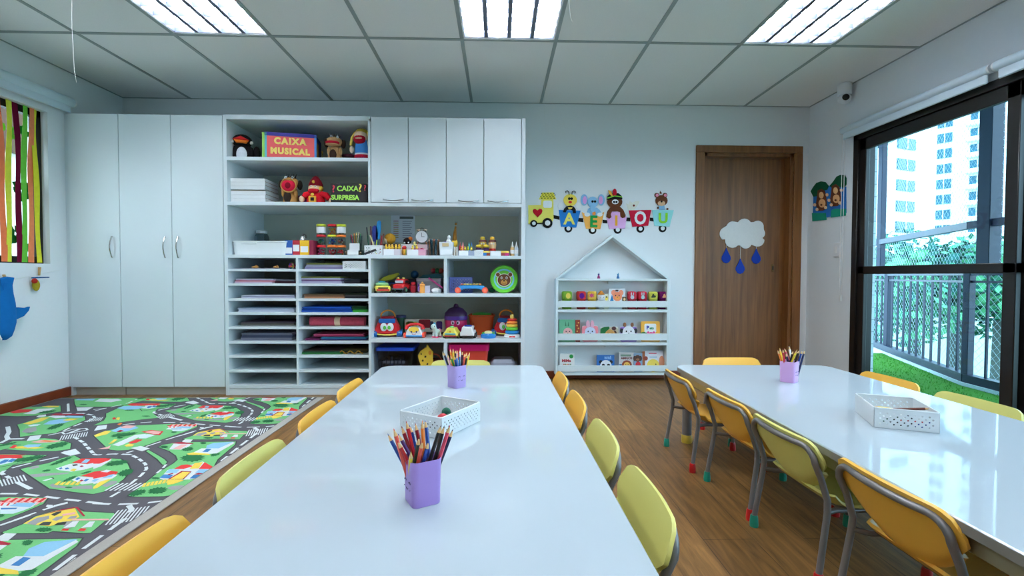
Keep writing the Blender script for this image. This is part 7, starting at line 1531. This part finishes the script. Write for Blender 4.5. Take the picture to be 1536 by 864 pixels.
for (u, c, pc, cn, kind, rz), lab in zip(cubes, clab):
    t = onrack('soft_cube', lab, 'toy cube', u, 1, .072, rz, 'soft toy cubes in the house rack'); zt_ = topz(437.5, BY+.03)-HS[1]; z0 = zt_-s
    # the cube rests on the book row board; its plinth half is hidden by the rail
    t.location.z = HS[1]+.0005; st = max(.0, z0)
    MB().box((-s/2, -s/2, st), (s/2, s/2, st+s), fab(c), .010).build('cube', t)
    if st > .004: MB().box((-s*.45, -s*.45, 0), (s*.45, s*.45, st+.004), fab(tuple(int(v*.8) for v in c)), .004).build('under_cube', t)
    T = TR((0, -s/2-.0005, st+s/2)) @ FRONT; P_ = fab(pc)
    if kind == 'disc': MB().prism(el(0, 0, .022, .026, 16), -.002, .002, P_, T).build('print', t)
    elif kind == 'flower': MB().prism([((.026 if i % 2 else .014)*math.cos(PI*i/6), (.022 if i % 2 else .012)*math.sin(PI*i/6)+.004) for i in range(12)], -.002, .002, P_, T).build('print', t)
    elif kind == 'rabbit':
        m = MB().prism(el(0, -.012, .016, .018, 14), -.002, .002, P_, T).prism(el(-.009, .018, .005, .016, 10), -.002, .002, P_, T).prism(el(.009, .018, .005, .016, 10), -.002, .002, P_, T); m.build('print', t)
    else: MB().prism([(-.022, -.01), (-.012, .0), (-.006, .018), (.006, .020), (.008, .006), (.024, .002), (.018, -.014), (-.012, -.016)], -.002, .002, P_, T).build('print', t)
def standing(name, label, cat, u0, u1, vtop, r, c, dy=.05, th=.012, rough=.45, tilt=.06, rz=0, group=None, rnd=.004):
    """book leaning on the back of rack row r"""
    y = BY+dy; z = HS[r]+.0005; xa, xb = at(u0, vtop, y=y).x, at(u1, vtop, y=y).x; h = topz(vtop, y)-z; w = xb-xa
    t = thing(name, label, cat, ((xa+xb)/2, y, z), rz, group); t.rotation_euler = (-tilt, 0, rz)
    MB().prism(rrect(-w/2, 0, w/2, h, rnd, 3), 0, th, mat(c, rough), TR((0, th, 0)) @ FRONT, bev=.001).build('cover', t); MB().box((-w/2+.003, .002, .003), (w/2-.001, th-.002, h+.0012), mat((236, 234, 226), .8)).build('pages', t)
    return t, w, h
def pic(t, pts, c, lay=1, name='cover_picture', rough=.55): return MB().prism(pts, .0, .0007*lay+.0006, mat(c, rough), FRONT).build(name, t)
def face(t, cx, cz, r, c, ear=None, earc=None, muz=None, lay=1, ry=None):
    if ear:
        for s in (-1, 1): pic(t, el(cx+s*ear[0], cz+ear[1], ear[2], ear[3], 14), earc, lay)
    pic(t, el(cx, cz, r, ry or r, 20), c, lay+1)
    if muz: pic(t, el(cx, cz-r*.3, r*.5, r*.36, 14), muz, lay+2)
    for s in (-1, 1): pic(t, el(cx+s*r*.38, cz+r*.2, r*.12, r*.15, 8), (30, 26, 26), lay+3)
    pic(t, el(cx, cz-r*.15, r*.12, r*.09, 8), (40, 30, 30), lay+3)
# row 1 soft books
t = onrack('soft_toy', 'white soft dog toy with a brown hat sitting between the cubes', 'soft toy', 901.5, 1, .06); MB().ell((0, 0, .055), (.045, .03, .055), fab((224, 224, 224)), 16, 12).build('body', t); h = MB().ell((0, -.008, .105), (.038, .03, .034), fab((228, 228, 230)), 16, 12).build('head', t); MB().lathe([(.034, 0), (.03, .008), (.02, .02), (.006, .036)], fab((190, 120, 50)), 14, c=(0, 0, .132)).build('hat', h); eyes(t, [(-.014, -.036, .11), (.016, -.036, .11)], .006, h)
t, w, h = standing('soft_book', 'white and yellow soft book beside the white dog toy', 'book', 906, 913.5, 441, 1, (230, 226, 200), dy=.05); pic(t, el(0, h*.72, w*.34, .02), (240, 210, 80)); pic(t, el(.002, h*.8, .006, .008), (40, 30, 30), 2)
t, w, h = standing('animal_book', 'white picture book with an orange bear face in the house rack', 'book', 913.5, 938, 433, 1, (226, 232, 238), dy=.045); face(t, .004, h*.62, .042, (238, 140, 100), (.034, .034, .022, .026), (240, 150, 120), (244, 160, 70)); pic(t, [(-w*.48, .05), (-w*.30, h*.72), (-w*.16, .05)], (20, 120, 180)); pic(t, rrect(-.014, h*.86, .014, h*.95, .004, 3), (70, 50, 50))
t, w, h = standing('small_book', 'small brown picture book beside the orange bear book', 'book', 934, 940, 445, 1, (90, 66, 40), dy=.035); pic(t, el(0, h*.8, .01, .012), (236, 190, 130))
# row 2 board books
t, w, h = standing('board_book', 'green board book with a pink round animal, leftmost in the middle row', 'book', 839, 863, 479.5, 2, (106, 176, 138)); face(t, .006, h*.42, .042, (232, 170, 170), None, None, (236, 190, 180)); pic(t, [(-.02, h*.7), (-.014, h*.94), (-.006, h*.7)], (60, 120, 90)); pic(t, [(.004, h*.7), (.01, h*.92), (.018, h*.7)], (60, 120, 90))
t, w, h = standing('board_book', 'narrow brown board book with orange spots in the middle row', 'book', 863.5, 870.5, 480, 2, (150, 56, 34), dy=.045)
for k in range(5): pic(t, el((-1)**k*.006, h*(.35+.13*k), .007, .007, 8), (236, 190, 90))
t, w, h = standing('rabbit_book', 'pink board book with a pale rabbit face in the middle row', 'book', 873.5, 897.5, 489, 2, (236, 140, 150), rnd=.02); face(t, 0, h*.58, .050, (206, 214, 236), None, None, None, 1, .055)
for s in (-1, 1): MB().prism(el(s*.02, h+.016, .017, .034, 16), -.012, .0022, mat((244, 184, 206), .6), FRONT, bev=.001).build('ear', t)
t, w, h = standing('puppet_book', 'board book with a brown dog face under green leaves', 'book', 901, 928, 491, 2, (196, 186, 160), rnd=.03); face(t, .004, h*.48, .048, (206, 150, 80), (.046, .01, .016, .03), (90, 50, 30), (230, 190, 130)); pic(t, [(-w*.5, .04), (-w*.5, h*.9), (-w*.3, h*1.02), (-w*.02, h*1.05), (0, h*.9), (-w*.2, h*.7), (-w*.34, .04)], (24, 110, 50), 4); pic(t, el(.04, h*.92, .02, .018), (80, 40, 40), 4)
t, w, h = standing('cow_book', 'purple board book with a black and white cow face', 'book', 931, 955.5, 490.5, 2, (150, 110, 196), rnd=.012); face(t, 0, h*.62, .056, (232, 232, 236), (.062, .016, .018, .022), (30, 28, 30), None, 1, .06); pic(t, el(0, h*.34, .05, .03, 16), (244, 160, 150), 3)
for s in (-1, 1): MB().prism(el(s*.034, h+.02, .014, .02, 12), -.012, .0022, mat((130, 84, 50), .6), FRONT, bev=.001).build('horn', t)
t, w, h = standing('pets_book', 'yellow board book titled Pets at the right end of the middle row', 'book', 962, 990.5, 482, 2, (240, 178, 60), rnd=.012); pic(t, rrect(-w*.32, h*.45, w*.30, h*.88, .012, 4), (236, 236, 236)); MB().text('P', .045, mat((40, 60, 160), .6), TR((-.026, -.0022, h*.68)) @ FRONT, .0006, .002).build('title', t); MB().text('ets', .032, mat((50, 150, 100), .6), TR((.010, -.0022, h*.66)) @ FRONT, .0006, .0014).build('title', t); face(t, .004, h*.30, .032, (230, 60, 130), (.026, .02, .012, .02), (236, 80, 150), None, 2); pic(t, el(-.06, .075, .03, .014), (40, 110, 50))
# row 3
t, w, h = standing('board_book', 'white book with a green heart and red and green lettering, bottom left of the rack', 'book', 840, 862, 531, 3, (230, 230, 226)); pic(t, el(w*.28, h*.86, .018, .018), (30, 140, 60)); MB().text('MiMa', .034, mat((190, 60, 70), .6), TR((-.008, -.002, h*.62)) @ FRONT, .0006, .0012, sx=1.1).build('title', t); 
for k in range(5): pic(t, el(-.03+.015*k, h*.42, .006, .005, 8), [(190, 60, 60), (120, 150, 60), (230, 150, 60), (150, 50, 50), (60, 120, 60)][k])
t, w, h = standing('panda_book', 'blue board book with a panda face in the bottom row', 'book', 895.5, 922, 532.5, 3, (50, 110, 180)); face(t, .002, h*.36, .052, (236, 236, 238), (.046, .034, .017, .017), (30, 30, 34), None); 
for s in (-1, 1): pic(t, el(.002+s*.024, h*.40, .015, .012, 12), (36, 36, 40), 4)
MB().text('BEBÊ', .03, mat((150, 190, 230), .6), TR((.02, -.0015, h*.82)) @ FRONT, .0005, .001).build('title', t)
t, w, h = standing('animal_book', 'picture book with a lion and the title AMIGOS in the bottom row', 'book', 929, 951.5, 529, 3, (206, 206, 206), dy=.05); MB().text('AMIGOS', .028, mat((110, 40, 50), .6), TR((0, -.0015, h*.70)) @ FRONT, .0006, .0012).build('title', t); pic(t, el(.002, h*.36, .046, .042, 18), (150, 70, 40)); face(t, .002, h*.35, .028, (240, 190, 80), None, None, None, 3); pic(t, rrect(-w*.48, .03, -w*.32, h*.4, .003, 2), (40, 120, 170)); pic(t, rrect(-w*.4, h*.80, w*.3, h*.90, .002, 2), (120, 150, 130))
t, w, h = standing('animal_book', 'picture book with a brown dog in a red and green collar in the bottom row', 'book', 951, 964, 530, 3, (130, 160, 190), dy=.045); face(t, -.004, h*.72, .03, (90, 54, 36), (.028, .0, .012, .024), (70, 40, 30), (150, 100, 70)); pic(t, el(0, h*.38, .024, .03), (190, 40, 50)); pic(t, rrect(-.03, .03, .028, h*.28, .003, 2), (60, 130, 80))
t, w, h = standing('animal_book', 'white picture book with a yellow duck, giraffe and bear, bottom right of the rack', 'book', 963.5, 995.5, 526.5, 3, (226, 224, 232), dy=.05); pic(t, el(.004, h*.30, .058, .058, 18), (242, 214, 90)); pic(t, rrect(-w*.49, .02, -w*.36, h*.98, .004, 3), (160, 90, 50)); pic(t, el(-w*.33, h*.64, .02, .02), (150, 60, 40), 2); pic(t, el(w*.42, h*.45, .026, .06), (210, 140, 110), 2); pic(t, rrect(-w*.48, .02, -w*.2, h*.30, .004, 3), (70, 140, 70), 2); pic(t, el(.028, h*.36, .005, .006, 8), (40, 30, 30), 3)
pic(t, rrect(-.036, h*.85, .036, h*.90, .003, 2), (226, 110, 126)); pic(t, rrect(-.03, h*.68, .04, h*.72, .002, 2), (120, 170, 200))
# little felt pegs on top of the rack
for u, c, c2, lab in ((898, (150, 40, 110), (60, 60, 130), 'tiny purple figure standing on top of the house rack, left one'), (927, (30, 100, 160), (40, 130, 170), 'tiny blue figure standing on top of the house rack, right one')):
    t = onrack('tiny_figure', lab, 'figurine', u, 0, .05); MB().lathe([(.014, 0), (.013, .012), (.006, .03)], pl(c), 12).build('body', t); MB().ell((0, 0, .036), .009, pl(c2), 10, 8).build('head', t); MB().tube([(0, 0, .04), (.004, 0, .052)], .0025, pl(c2), 6).build('tuft', t)
# ================================================================ light
w = bpy.data.worlds.new('world'); sc.world = w; w.use_nodes = True
bg = w.node_tree.nodes['Background']; bg.inputs[0].default_value = (.87, .94, 1.0, 1); bg.inputs[1].default_value = 3.4
vs = sc.view_settings; vs.view_transform = 'Standard'; vs.look = 'None'; vs.exposure = 1.17; vs.gamma = 1; vs.use_curve_mapping = False
sc.display_settings.display_device = 'sRGB'
sc.cycles.use_denoising = True; sc.cycles.max_bounces = 8; sc.cycles.diffuse_bounces = 5; sc.cycles.glossy_bounces = 4; sc.cycles.transparent_max_bounces = 24
sc.cycles.caustics_reflective = False; sc.cycles.caustics_refractive = False; sc.cycles.sample_clamp_indirect = 6
